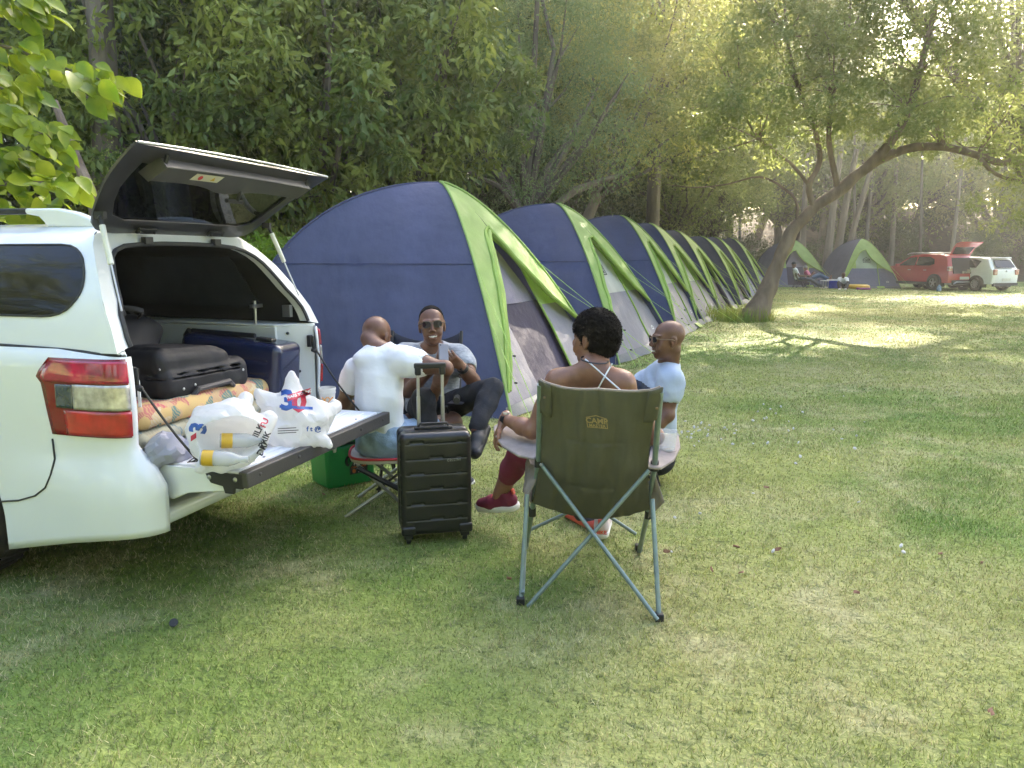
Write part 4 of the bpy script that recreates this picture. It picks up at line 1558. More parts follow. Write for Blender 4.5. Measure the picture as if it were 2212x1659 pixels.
# ----------------------------------------------------------------- laughing man with phone
def man_phone():
    root = empty('person', (-.5, 5.0, 0), 0, 'laughing man in sunglasses and grey T-shirt holding a phone', 'person', 'people sitting together behind the pickup')
    ro = root.location.copy()
    ch = lambda o: (setattr(o, 'location', o.location - ro), o)[1]
    hc = at(933, 704, 4.9)
    J = dict(pel=at(935, 880, 5.0), che=at(935, 810, 5.0), neck=at(934, 752, 4.97), head=hc,
             shR=at(880, 770, 4.98), shL=at(990, 772, 4.95),
             elR=at(880, 845, 4.9), wrR=at(945, 785, 4.68),
             elL=at(1022, 822, 4.78), wrL=at(995, 790, 4.66),
             hipR=at(912, 882, 4.92), hipL=at(960, 882, 4.92),
             knR=at(915, 862, 4.5), anR=at(930, 985, 4.52),
             knL=at(1062, 840, 4.62), anL=at(1028, 925, 4.40))
    F = Figure(J, .005); B = F.B
    F.trunk(B, w=1.02)
    for sd in 'LR':
        F.arm(B, sd, up=.053, el=.041, wr=.029); F.leg(B, sd)
    R = head_frame((.12, -1, .06), (-.06, 0, 1))
    P = F.neck_head(B, R, hc, 1.04, smile=True)
    ph = at(954, 755, 4.6)
    F.hand(B, 'R', at(950, 757, 4.63) - at(945, 785, 4.68), (.1, -.3, .3) if 0 else (.7, -.2, .4), curl=(.75, .8, .8, .8), thumb=(.5, .3), scale=.95)
    F.hand(B, 'L', at(968, 768, 4.58) - at(995, 790, 4.66), (-.5, .3, .6), curl=(.12, .45, .6, .7), thumb=(.4, .3), scale=.95)
    ch(B.mesh('body', SK3, root, 1))
    ch(cap_hair(F, root, R, hc, 1.04, HAIRB, thick=.0012, line=(.045, .085), wr=.0006))
    ch(teeth(root, P, 1.04))
    mb = MB()  # short goatee shadow
    g = sunglasses(root, P, R, 1.04, M('tortoise_frame', (.05, .03, .02), rough=.3, coat=.5), LENSM); ch(g)
    T = SDF(F.lo, F.hi, .006)
    F.trunk(T, .016, w=1.03, k=.06)
    for sd in 'LR': F.arm(T, sd, .02, .36, up=.056, k=.04)
    for sd in 'LR':
        sh, e = F.J['sh' + sd], F.J['el' + sd]
        T.cap(sh + (e - sh) * .46, sh + (e - sh) * .95, .058, .056, .004, sub=True)
    T.cut(F.J['pel'] - F.up * .02, -F.up)
    T.cap(F.J['neck'] + F.up * .0 - F.fwd * -.03, F.J['neck'] + F.up * .1 + F.fwd * .03, .066, .08, .004, sub=True)
    T.wrinkle(.004, 24, 14, dirs=(1, 1, .5)); T.crease(-.0028, 24, 15, 5)
    ch(T.mesh('t_shirt', GREYC, root, 1))
    Lg = SDF(F.lo, F.hi, .006)
    Lg.ell(F.J['pel'], (.175, .13, .12), rot_to(F.up, F.side), .04)
    for sd in 'LR': F.leg(Lg, sd, .014, th=.084, kn=.056, ca=.05, an=.034, low=.95)
    Lg.wrinkle(.0035, 26, 16); Lg.crease(-.0025, 34, 17, 5)
    ch(Lg.mesh('black_jeans', DENIMD, root, 1))
    w = F.J['wrL']; d = nrm(F.J['wrL'] - F.J['elL']); Rw = rot_to(d)
    mb = MB(); mb.lathe([(.031, -.016), (.036, -.014), (.036, .014), (.031, .016)], 20, w - d * .03, Rw); mb.box(w - d * .03 + Vector((-.0, -.033, 0)), (.03, .012, .034), Rw)
    ch(mb.build('watch', WATCHB, root, bevel=.003))
    ch(shoe(root, F.J['anL'], (-.15, -.75, -.4), (-.5, -.3, .8), (M('black_shoe', (.02, .02, .02), rough=.6), BLK, BLK)))
    ch(shoe(root, F.J['anR'], (.1, -1, 0), (0, 0, 1), (_mats['black_shoe'], BLK, BLK)))
    # phone is its own thing
    Rp = rot_to(nrm(Vector((.35, -.75, .45))), (1, .1, 0)) @ Matrix.Scale(.88, 3)
    pr = empty('mobile_phone', ph + Vector((.012, -.01, -.02)), 0, 'grey mobile phone held up by the laughing man in sunglasses', 'phone')
    D = SDF((-.09, -.09, -.09), (.09, .09, .09), .0025); D.bx((0, 0, 0), (.031, .061, .005), rot_to(nrm(Vector((.35, -.75, .45))), (1, .1, 0)), .0045, 0)
    D.mesh('phone_body', M('phone_grey', (.22, .21, .21), rough=.35, metal=.5), pr, 0)
    mb = MB(); mb.prism([Rp @ Vector(p) for p in ((-.031, -.06, -.006), (.031, -.06, -.006), (.031, .06, -.006), (-.031, .06, -.006))], Rp @ Vector((0, 0, -.001))); mb.build('screen', DGLASS, pr)
    mb = MB(); mb.ball(Rp @ Vector((-.022, .056, .006)), (.006, .006, .002), 10, Rp); mb.build('camera_lens', BLK, pr)
    return root


# ----------------------------------------------------------------- man in pale blue T-shirt
def man_blue():
    root = empty('person', (1.02, 4.9, 0), 0, 'bald man in sunglasses and pale blue T-shirt, in profile beyond the khaki chair', 'person', 'people sitting together behind the pickup')
    ro = root.location.copy()
    ch = lambda o: (setattr(o, 'location', o.location - ro), o)[1]
    hc = at(1443, 735, 4.85)
    # he sits turned to his left: faces -x
    J = dict(pel=at(1415, 985, 5.0), che=at(1418, 880, 5.0), neck=at(1443, 788, 4.92), head=hc,
             shL=at(1447, 822, 4.78), shR=at(1400, 826, 5.1),
             elL=at(1442, 897, 4.72), wrL=at(1385, 950, 4.68),
             elR=(.72, 5.15, .52), wrR=(.55, 5.0, .5),
             hipL=at(1400, 988, 4.88), hipR=at(1398, 985, 5.12), knL=at(1250, 985, 4.72), anL=gnd(1248, 1130) + Vector((0, .03, .095)),
             knR=(.25, 5.15, .5), anR=(.2, 5.0, .1))
    F = Figure(J, .005); B = F.B
    F.trunk(B, w=.98)
    for sd in 'LR':
        F.arm(B, sd, up=.052, el=.041, wr=.029); F.leg(B, sd)
    R = head_frame((-1, -.18, -.02), (.06, 0, 1))
    P = F.neck_head(B, R, hc, 1.02, smile=True)
    B.cap(P(0, -.02, -.05), F.J['neck'], .055, .06, .03)
    for sd in 'LR': F.hand(B, sd, (-1, -.1, -.2), (0, 0, -1))
    ch(B.mesh('body', SK1, root, 1))
    ch(teeth(root, P, 1.02))
    ch(sunglasses(root, P, R, 1.02, FRAMEG, LENSM))
    T = SDF(F.lo, F.hi, .006)
    F.trunk(T, .017, w=1.0, k=.06, belly=.02)
    for sd in 'LR': F.arm(T, sd, .02, .4, up=.055, k=.04)
    for sd in 'LR':
        sh, e = F.J['sh' + sd], F.J['el' + sd]
        T.cap(sh + (e - sh) * .5, sh + (e - sh) * .98, .058, .056, .004, sub=True)
    T.cut(F.J['pel'], -F.up)
    T.cap(F.J['neck'] + F.up * .03, F.J['neck'] + F.up * .12, .064, .075, .004, sub=True)
    T.wrinkle(.0035, 24, 24, dirs=(1, 1, .5)); T.crease(-.0028, 24, 25, 5)
    ts = ch(T.mesh('t_shirt', PALEB, root, 1))
    ts.data.materials.append(M('print_navy', (.05, .06, .09), rough=.9, var=.3, vs=40))
    pc = F.J['che'] + F.fwd * .12 + F.up * .02
    for p in ts.data.polygons:
        c = p.center
        dv = Vector((c.x, c.y, c.z)) - pc
        if abs(dv.dot(F.up) - .02) < .12 and abs(dv.dot(F.side)) < .12 and dv.dot(F.fwd) > -.06: p.material_index = 1
    Lg = SDF(F.lo, F.hi, .006)
    Lg.ell(F.J['pel'], (.17, .13, .12), rot_to(F.up, F.side), .04)
    for sd in 'LR': F.leg(Lg, sd, .012, th=.088, kn=.06, low=.7 if sd == 'R' else .75)
    Lg.wrinkle(.003, 26, 26)
    ch(Lg.mesh('dark_trousers', DENIMD, root, 1))
    ch(shoe(root, F.J['anL'] + Vector((0, 0, .0)), (.5, -.9, 0), (0, 0, 1), (M('black_runner', (.02, .02, .022), rough=.6), CORAL, CORAL), tab=CORAL))
    ch(shoe(root, F.J['anR'], (.1, -1, 0), (0, 0, 1), (_mats['black_runner'], CORAL, CORAL), tab=CORAL))
    return root


woman(); man_white(); man_phone(); man_blue()
# ================================================================= things near the truck
TRZ2 = PI / 2 - .3
TMAT = Matrix.Translation((-1.63 * TS, 3.15 * TS, CAMH * (1 - TS))) @ Matrix.Rotation(TRZ2, 4, 'Z') @ Matrix.Scale(TS, 4)
def tl(x, y, z): return TMAT @ Vector((x, y, z))


def drape(o, target, org, n, lift=.0022):
    me = o.data
    bm = bmesh.new(); bm.from_mesh(me)
    bmesh.ops.triangulate(bm, faces=bm.faces)
    for _ in range(3):
        long = [e for e in bm.edges if e.calc_length() > .012]
        if not long: break
        bmesh.ops.subdivide_edges(bm, edges=long, cuts=1)
        bmesh.ops.triangulate(bm, faces=bm.faces)
    inv = target.matrix_world.inverted()
    for vtx in bm.verts:
        a = inv @ (vtx.co + n * .6); d = (inv.to_3x3() @ (-n)).normalized()
        ok, loc, nn, _ = target.ray_cast(a, d)
        vtx.co = (loc + (inv.to_3x3() @ n).normalized() * lift) if ok else inv @ vtx.co
    bm.to_mesh(me); bm.free()
    o.parent = target.parent if False else target


# ---- khaki camp chair
KHAKI = M('khaki_canvas', (.108, .105, .084), rough=.9, var=.1, vs=5, bump=.0018, bs=34, spec=.2, trans=.06)
KHAKID = M('khaki_binding', (.075, .07, .05), rough=.9)
ARMF = M('arm_fabric', (.26, .22, .2), rough=.9, var=.15, vs=14, bump=.002, bs=30)
TUBEB = M('grey_green_tube', (.19, .25, .26), rough=.35, metal=.35, var=.15, vs=20, coat=.3)
TANP = M('tan_print', (.33, .24, .12), rough=.9)
kc = empty('camp_chair', (.33, 3.3, 0), 0, 'khaki canvas camp chair with house badge, seen from behind with the woman in it', 'camp chair')
ko = kc.location.copy()
K = lambda p: Vector(p) - ko
RL, RR = Vector((.037, 3.15, .0)), Vector((.612, 2.997, .0)); RL2 = gnd(1140, 1308)
FL, FR = Vector((.07, 3.83, .0)), Vector((.653, 3.77, .0))
TL, TR = at(1167, 820, 3.05), at(1427, 834, 2.95)
LJ, RJ = at(1163, 998, 3.3), at(1414, 1006, 3.2)
def kt(pts, r, name, mat=TUBEB, par=kc, n=10):
    mb = MB(); mb.tube([K(p) for p in pts], r, n); return mb.build(name, mat, par)
kt([TL + Vector((0, 0, -.02)), LJ, at(1150, 1100, 3.5), FL + Vector((.0, -.04, .0))], .0125, 'back_post')
kt([TR + Vector((0, 0, -.02)), RJ, at(1400, 1105, 3.42), FR + Vector((0, -.02, 0))], .0125, 'back_post')
kt([at(1139, 1068, 3.28), RL], .0105, 'rear_leg'); kt([at(1409, 1078, 3.2), RR + Vector((0, 0, .02))], .0105, 'rear_leg')
kt([LJ + Vector((.01, -.03, .0)), RR + Vector((-.01, -.02, .015))], .0095, 'cross_brace')
kt([RJ + Vector((-.03, -.035, -.01)), RL2 + Vector((0, -.01, .0))], .0095, 'cross_brace')
kt([FL + Vector((.02, -.03, .1)), at(1290, 1078, 3.86), at(1372, 1030, 3.85)], .009, 'front_brace'); kt([FR + Vector((-.02, -.03, .1)), at(1270, 1085, 3.84), at(1165, 1030, 3.85)], .009, 'front_brace')
kt([RL + Vector((.01, 0, .05)), at(1140, 1040, 3.75)], .009, 'side_brace'); kt([RR + Vector((0, .01, .05)), at(1405, 1040, 3.7)], .009, 'side_brace')
for p, s_ in ((RR, 1), (RL, 1), (FL, 1), (FR, 1)):
    mb = MB(); mb.box(K(p) + Vector((0, 0, .018)), (.036, .036, .034)); mb.build('foot_cap', BLK, kc, bevel=.004)
for p in (LJ, RJ, at(1150, 1105, 3.5), at(1401, 1110, 3.42)):
    mb = MB(); mb.tube([K(p) + Vector((0, 0, .022)), K(p) + Vector((0, 0, -.022))], .018, 10); mb.build('slider', BLK, kc)
xm = (LJ + Vector((.01, -.03, 0))).lerp(RR, .56)
mb = MB(); mb.ball(K(xm) + Vector((0, -.012, 0)), .006, 8); mb.ball(K(LJ) + Vector((.01, -.045, .0)), .007, 8); mb.build('rivet', STEEL, kc)
# back cloth
BL, BC, BR = at(1150, 1085, 3.42), at(1283, 1118, 3.44), at(1404, 1099, 3.34)
def backpt(u, v):
    top = TL.lerp(TR, u) + Vector((0, .03 * math.sin(PI * u), -.036 * math.sin(PI * u) ** .8 - .006 * math.sin(9 * u)))
    q0 = BL.lerp(BC, u * 2) if u < .5 else BC.lerp(BR, u * 2 - 1)
    q0 = q0 + Vector((0, 0, -.01 * math.sin(2 * PI * abs(u - .5))))
    mid_in = .03 * math.sin(PI * v) * (1 if 1 else 0)
    p = top.lerp(q0, v)
    cx = (top.lerp(q0, v)).x
    w = (u - .5)
    p.x -= w * mid_in * 1.6
    p.y -= .05 * math.sin(PI * v) ** .8 * math.sin(PI * u) + .012 * math.sin(PI * u)
    # tension folds running from the upper corners
    fold = .010 * math.sin(26 * u + 9 * v) * math.sin(PI * u) * (v * (1.2 - v)) + .014 * mnoise.noise(Vector((u * 7, v * 2.2, 2.)))+ .008 * mnoise.noise(Vector((u * 19, v * 5, 7.)))
    fold += -.009 * math.exp(-((u - .18 - .1 * v) / .02) ** 2) * v * (1 - v) * 3 - .009 * math.exp(-((u - .82 + .12 * v) / .022) ** 2) * v * (1 - v) * 3
    fold += .006 * math.exp(-((v - .36) / .012) ** 2) * (1 if .2 < u < .76 else 0) + .006 * math.exp(-((v - .72) / .012) ** 2) * (1 if .24 < u < .7 else 0)
    p.y += fold
    return K(p)
mb = MB(); mb.grid(backpt, 70, 80)
bk = mb.build('back_cloth', KHAKI, kc, ang=80)
md = bk.modifiers.new('s', 'SOLIDIFY'); md.thickness = .004
mb = MB(); mb.tube([backpt(i / 40, 0) for i in range(41)], .006, 6); mb.build('top_binding', ARMF, bk)
for v0 in (.36, .72):
    mb = MB(); mb.tube([backpt(.2 + .56 * i / 20, v0) + Vector((0, -.003, 0)) for i in range(21)], .0016, 4); mb.build('quilt_seam', KHAKID, bk)
for u0, u1, T_ in ((-.015, .085, TL), (.9, 1.015, TR)):
    mb = MB()
    def pk(u, v):
        p = backpt(min(1, max(0, u0 + (u1 - u0) * u)), .2 * v if 0 else .235 * v)
        o = u0 + (u1 - u0) * u
        return p + Vector(((o if o < 0 else (o - 1 if o > 1 else 0)) * .5, -.014 - .008 * math.sin(PI * u), 0))
    mb.grid(pk, 8, 8)
    cp = mb.build('corner_pocket', KHAKI, kc, solid=.005, ang=70)
    mb = MB(); mb.ball(pk(.4 if u0 < 0 else .8, .45 if u0 < 0 else .6) + Vector((0, -.006, 0)), (.006, .003, .006), 8); mb.build('eyelet', FRAMEG, cp)
# seat
def seatpt(u, v):
    q0 = BL.lerp(BC, u * 2) if u < .5 else BC.lerp(BR, u * 2 - 1)
    f = FL.lerp(FR, u) + Vector((0, -.02, .44)); f.z -= .06 * math.sin(PI * u)
    p = q0.lerp(f, v); p.z -= .05 * math.sin(PI * v) * math.sin(PI * u)
    return K(p)
mb = MB(); mb.grid(seatpt, 16, 14); mb.build('seat', KHAKI, kc, solid=.005)
# badge
c = backpt(.485, .215) + Vector((0, -.0045, 0)); c2 = backpt(.485, .17) + Vector((0, -.0045, 0)); cr = backpt(.53, .215) + Vector((0, -.0045, 0))
bm_ = frame_mat(c, cr - c, c2 - c)
mb = MB()
o_ = [(-.045, -.028), (.045, -.028), (.045, .022), (0, .034), (-.045, .022)]
W_ = Matrix.Translation(ko) @ bm_
bpy.context.view_layer.update()
mb.add([W_ @ Vector((x, y, 0)) for x, y in o_] + [W_ @ Vector((x * .92, y * .88, 0)) for x, y in o_], [(i, (i + 1) % 5, 5 + (i + 1) % 5, 5 + i) for i in range(5)])
bd = mb.build('badge', TANP, None, smooth=False); drape(bd, bk, ko, -ray(1290, 880).normalized(), .0045)
bpy.context.view_layer.update(); W_ = Matrix.Translation(ko) @ bm_
o_t = text_mesh('CAMP', .036, TANP, None, M4=W_ @ Matrix.Translation((0, .0055, .0)), ext=0, font_bold=.0012); nv_ = -ray(1290, 880).normalized(); drape(o_t, bk, ko, nv_, .0045)
o_t = text_mesh('MASTER', .0185, TANP, None, M4=W_ @ Matrix.Translation((0, -.0175, .0)), ext=0, font_bold=.0008, spacing=1.1); drape(o_t, bk, ko, nv_, .0045)
# armrests
def armrest(base, tip_pts, inner_pts, mat, name='armrest'):
    mb = MB()
    n = len(tip_pts)
    vs = [K(p) for p in tip_pts] + [K(p) for p in inner_pts] + [K(p) + Vector((0, 0, -.012)) for p in tip_pts] + [K(p) + Vector((0, 0, -.012)) for p in inner_pts]
    fs = []
    for i in range(n - 1):
        fs += [(i, i + 1, n + i + 1, n + i), (2 * n + i, 3 * n + i, 3 * n + i + 1, 2 * n + i + 1), (i, 2 * n + i, 2 * n + i + 1, i + 1), (n + i, n + i + 1, 3 * n + i + 1, 3 * n + i)]
    fs += [(0, n, 3 * n, 2 * n), (n - 1, 3 * n - 1, 4 * n - 1, 2 * n - 1)]
    mb.add(vs, fs); return mb.build(name, mat, kc, bevel=.004)
armrest(None, [at(1166, 992, 3.28), at(1120, 983, 3.36), at(1085, 962, 3.5), at(1068, 938, 3.66), at(1066, 920, 3.78)],
        [at(1178, 962, 3.42), at(1160, 945, 3.55), at(1135, 925, 3.7), at(1110, 912, 3.8), at(1090, 906, 3.86)], ARMF)
armrest(None, [at(1400, 1008, 3.16), at(1428, 1010, 3.16), at(1456, 992, 3.28), at(1470, 965, 3.45), at(1466, 938, 3.66)],
        [at(1402, 990, 3.24), at(1404, 975, 3.36), at(1408, 960, 3.48), at(1415, 945, 3.6), at(1424, 935, 3.7)], ARMF)
mb = MB(); cpz = at(1441, 972, 3.42); mb.lathe([(.043, 0), (.047, .003), (.047, -.003), (.043, 0)], 24, K(cpz)); mb.build('cup_ring', BLK, kc)
mb = MB()
mb.grid(lambda u, v: K(at(1415 + 20 * v, 1025 + 60 * v, 3.25).lerp(at(1400, 1120, 3.4), u)), 6, 6); mb.build('side_cloth', ARMF, kc, solid=.004)
mb = MB()
mb.grid(lambda u, v: K(at(1152 - 12 * v, 1010 + 85 * v, 3.35) + Vector((.02 * math.sin(9 * u + 5 * v), .3 * u, .02 * math.sin(13 * u)))), 10, 8); mb.build('side_cloth', ARMF, kc, solid=.004)

# cup in its holder
CLEARP = M('clear_plastic', (.8, .82, .85), rough=.12, alpha=.28, spec=.8, var=.02)
WATER = M('water', (.75, .8, .85), rough=.05, alpha=.35)
def cup(name, loc, h, r0, r1, label, cat='cup', mat=None, group=None, rz=0, liquid=.3):
    root = empty(name, loc, rz, label, cat, group)
    mb = MB(); mb.lathe([(0, 0), (r0, 0), (r1, h), (r1 + .003, h + .002), (r1 + .003, h - .003), (r1 - .0015, h - .002), (r0 - .0015, .003), (0, .003)], 28)
    mb.build('cup_body', mat or CLEARP, root, ang=40)
    if liquid:
        rr_ = r0 + (r1 - r0) * liquid - .003
        mb = MB(); mb.lathe([(0, .005), (r0 - .003, .005), (rr_, h * liquid), (0, h * liquid)], 24); mb.build('drink', WATER, root)
    return root
cup('plastic_cup', cpz + Vector((0, 0, -.028)), .115, .032, .045, 'clear plastic cup of water in the armrest of the khaki chair', liquid=.35)

# ---- generic folding chair
def quad_chair(loc, rz, label, fabric, frame, group=None, w=.54, seat=.42, back=.92, name='camp_chair', arm=True, depth=.5):
    root = empty(name, loc, rz, label, 'camp chair', group)   # faces +y
    t = lambda pts, r, nm: (lambda m_: (m_.tube(pts, r, 8), m_.build(nm, frame, root)))(MB())
    h = w / 2
    for q in (-1, 1):
        t([(q * h, -.16, back), (q * h, -.02, .6), (q * h * .96, depth * .8, 0.02)], .011, 'back_post')
        t([(q * h, -.12, .02), (q * h, .0, .42)], .009, 'rear_leg')
        t([(q * h, -.1, .03), (q * h * .9, depth * .85, .6)], .009, 'side_brace')
        if arm:
            mb = MB(); mb.grid(lambda u, v: (q * (h + .03 + .05 * math.sin(PI * v) * 0) + (u - .5) * .09, -.02 + depth * .95 * v, .62 - .02 * math.sin(PI * v)), 3, 8); mb.build('armrest', fabric, root, solid=.008)
    t([(-h, -.1, .03), (h, -.03, .55)], .008, 'cross_brace'); t([(h, -.115, .03), (-h, -.045, .55)], .008, 'cross_brace')
    t([(-h, depth * .8, .06), (h, depth * .8, .42)], .008, 'front_brace'); t([(h, depth * .82, .06), (-h, depth * .82, .42)], .008, 'front_brace')
    mb = MB(); mb.grid(lambda u, v: ((u - .5) * w * (1 - .0 * v), -.17 + .13 * v + -.05 * math.sin(PI * u) * math.sin(PI * v), back - (.07 * math.sin(PI * u) ** .7 * (1 - v)) - (back - seat) * v), 16, 12)
    mb.build('backrest', fabric, root, solid=.006)
    mb = MB(); mb.grid(lambda u, v: ((u - .5) * w, -.04 + depth * .9 * v, seat - .06 * math.sin(PI * u) * (1 - .3 * v) + .02 * v), 12, 8)
    mb.build('seat', fabric, root, solid=.006)
    return root


NAVYF = M('navy_chair_fabric', (.02, .022, .035), rough=.85, bump=.002, bs=40)
BLACKF = M('black_tube', (.02, .02, .022), rough=.4, metal=.3)
ch2 = quad_chair(at(918, 712, 5.1) * 1, 0, 'navy folding camp chair with pointed back corners under the laughing man', NAVYF, BLACKF, w=.47, back=1.0)
ch2.location = (-.585, 5.02, 0); ch2.rotation_euler = (0, 0, PI - .06)
mb = MB(); mb.tube([(-.27, .35, .64), (-.30, .62, .67)], .02, 8); mb.build('arm_end', BLACKF, ch2)
ch3 = quad_chair((.82, 5.05, 0), PI / 2 + .1, 'dark folding chair holding the man in pale blue, mostly hidden', NAVYF, BLACKF, w=.46, back=.52, arm=False)

# ---- stool with red edge
SEATC = M('stool_pale', (.5, .47, .43), rough=.8)
REDE = M('red_piping', (.5, .02, .03), rough=.5)
st = empty('folding_stool', (-.72, 4.5, 0), .15, 'low folding seat with red trimmed cushion and crossed silver legs under the man in white', 'stool')
def cush(u, v):
    a = 2 * PI * u
    return Vector((.25 * math.copysign(abs(math.cos(a)) ** .6, math.cos(a)), .21 * math.copysign(abs(math.sin(a)) ** .6, math.sin(a)), 0))
ring_ = [cush(i / 40, 0) for i in range(40)]
mb = MB(); mb.prism([p + Vector((0, 0, .315)) for p in ring_], (0, 0, .028)); mb.build('seat_cushion', SEATC, st, bevel=.008)
mb = MB(); mb.tube([p * 1.01 + Vector((0, 0, .345)) for p in ring_ + [ring_[0]]], .008, 6, cap=False); mb.build('seat_piping', REDE, st)
for a, b in (((-.2, -.17, .31), (.12, -.19, 0)), ((.2, -.17, .31), (-.28, -.17, 0)), ((-.2, .17, .31), (.14, .19, 0)), ((.2, .17, .31), (-.22, .2, 0))):
    mb = MB(); mb.tube([a, b], .011, 8); mb.build('leg', STEEL, st)
mb = MB(); mb.tube([(-.2, -.2, .3), (.24, -.22, .05)], .016, 8); mb.build('black_strut', BLACKF, st)

# ---- green cooler box
GREENP = M('green_plastic', (.008, .24, .05), rough=.35, var=.05, bump=.0005, bs=60)
a_, b_ = gnd(707, 1061), gnd(806, 1041)
cdir = math.atan2(b_.y - a_.y, b_.x - a_.x)
cb = empty('cooler_box', (a_.x, a_.y, 0), cdir, 'green plastic cooler box standing on the grass beneath the tailgate', 'cooler box')
LW, LD, LH = .36, .27, .30
mb = MB(); mb.box((LW / 2, LD / 2, LH / 2 - .01), (LW * .94, LD * .92, LH - .02), taper=1.07); mb.build('cooler_body', GREENP, cb, bevel=.02, seg=3)
mb = MB(); mb.box((LW / 2, LD / 2, LH + .018), (LW * 1.06, LD * 1.06, .036)); mb.build('lid', GREENP, cb, bevel=.012)
mb = MB(); mb.tube([(-.02, LD / 2, LH - .05), (-.03, LD / 2, LH + .06), (LW * .5, LD / 2, LH + .08), (LW + .03, LD / 2, LH + .06), (LW + .02, LD / 2, LH - .05)], .008, 6); mb.build('handle', M('handle_white', (.6, .6, .6), rough=.5), cb)
LABK = M('label_black', (.012, .012, .012), rough=.4)
ORG = M('label_orange', (.6, .14, .02), rough=.5)
m4 = frame_mat((LW * .63, -.001, .155), (1, 0, 0), (0, -.03, 1))
lb = [(-.062, -.075), (.062, -.075), (.066, -.03), (.035, .01), (.03, .07), (.012, .09), (-.02, .085), (-.03, .02), (-.062, -.03)]
mb = MB(); mb.prism([m4 @ Vector((x, y, .002)) for x, y in lb], m4.to_3x3() @ Vector((0, 0, .002))); L_ = mb.build('hang_tag', LABK, cb)
text_mesh('PRIDE', .028, M('tag_white', (.7, .7, .7)), L_, M4=m4 @ Matrix.Translation((0, -.005, .006)), font_bold=.0006)
text_mesh('COOLER BOX', .017, ORG, L_, M4=m4 @ Matrix.Translation((0, -.027, .006)), font_bold=.0004)
mb = MB(); mb.lathe([(0, .002), (.013, .002), (.013, 0)], 18, m4 @ Vector((-.035, -.053, .005)), m4.to_3x3()); mb.lathe([(0, .002), (.011, .002), (.011, 0)], 18, m4 @ Vector((-.0, .045, .005)), m4.to_3x3()); mb.build('tag_dots', ORG, L_)
mb = MB(); mb.box(m4 @ Vector((.012, -.054, .0055)), (.03, .002, .024)); mb.build('tag_panel', _mats['tag_white'], L_)
mb = MB(); mb.ring([m4 @ Vector((-.075 + .022 * math.cos(a) * (1 if a < 5 else .6), .02 + .036 * math.sin(a), .002)) for a in [2 * PI * i / 14 for i in range(14)]], [m4 @ Vector((-.07 + .008 * math.cos(a), .022 + .022 * math.sin(a), .002)) for a in [2 * PI * i / 14 for i in range(14)]], (0, -.002, 0)); mb.build('flame_mark', LABK, cb)

# ---- black trolley suitcase on the grass
SUITB = M('black_polycarbonate', (.011, .011, .012), rough=.33, var=.2, coat=.15, bump=.0003, bs=120)
a_, b_ = Vector((-.575, 3.82, 0)), Vector((-.207, 3.905, 0))
sc_ = empty('trolley_suitcase', a_.lerp(b_, .5), math.atan2(b_.y - a_.y, b_.x - a_.x), 'upright black hard shell suitcase on wheels with its handle pulled up', 'suitcase')
SW, SD, SH = .375, .235, .55
S_ = SDF((-.22, -.03, .03), (.22, .29, .64), .004)
S_.bx((0, SD / 2, .05 + SH / 2), (SW / 2, SD / 2, SH / 2), None, .035, 0)
S_.cut((0, 0, 0), (0, 0, -1))
for i in range(6):
    z = .05 + .085 + i * .082
    S_.bx((0, 0, z), (.16, .005, .0025), None, .001, .002, sub=True)
    S_.bx((SW / 2, SD * .3, z), (.004, .05, .0035), None, .001, .002, sub=True); S_.bx((-SW / 2, SD * .28, z), (.005, .05, .0035), None, .001, .002, sub=True)
    x0 = (-.1 if i % 2 else .0)
    S_.bx((x0, 0, z + .008), (.035, .006, .007), None, .003, .002, sub=True)
    S_.bx((.12, 0, z + .006), (.012, .005, .006), None, .003, .002, sub=True)
for y in (.095, .112, .13): S_.bx((0, y, .05 + SH / 2), (SW / 2 + .01, .0035, SH / 2 + .01), None, .001, .001, sub=True)
core = SDF((-.22, -.03, .03), (.22, .29, .64), .004); core.bx((0, SD / 2, .05 + SH / 2), (SW / 2 - .007, SD / 2 - .007, SH / 2 - .007), None, .03, 0)
S_.D = np.minimum(S_.D, core.D)
shl = S_.mesh('shell', SUITB, sc_, 1)
mb = MB(); mb.box((0, .112, .05 + SH + .006), (.2, .03, .012)); mb.tube([(-.08, .11, .61), (-.07, .11, .628), (.07, .11, .628), (.08, .11, .61)], .008, 6); mb.build('carry_handle', BLK, sc_, bevel=.003)
for x in (-.068, .062):
    mb = MB(); mb.tube([(x, .19, .59), (x, .19, .76)], .0105, 10); mb.tube([(x, .19, .75), (x, .19, .905)], .0085, 10); mb.build('telescopic_tube', STEEL, sc_)
mb = MB(); mb.box((-.003, .19, .925), (.17, .03, .03)); mb.box((-.068, .19, .9), (.032, .032, .05)); mb.box((.062, .19, .9), (.032, .032, .05)); mb.build('pull_grip', BLK, sc_, bevel=.008, seg=3)
for x in (-.15, .15):
    for y in (.04, SD - .04):
        mb = MB(); mb.box((x, y, .045), (.045, .045, .03)); mb.lathe([(0, -.011), (.022, -.011), (.024, 0), (.022, .011), (0, .011)], 18, (x, y, .024), Matrix.Rotation(PI / 2, 3, 'Y')); mb.build('wheel', BLK, sc_, bevel=.003)
for x in (-.15, .15):
    mb = MB(); mb.box((x, .018, .08), (.075, .05, .05)); mb.build('corner_guard', SUITB, shl, bevel=.012, seg=3)
text_mesh('CELLINI', .017, M('chrome_text', (.28, .28, .29), metal=.6, rough=.3), shl, M4=frame_mat((.09, -.0015, .452), (1, 0, 0), (0, 0, 1)), font_bold=.0003, spacing=1.25)

# ---- load in the truck bed
def tempty(name, x, y, z, label, cat, group=None, rz=0):
    return empty(name, tl(x, y, z), TRZ2 + rz, label, cat, group)


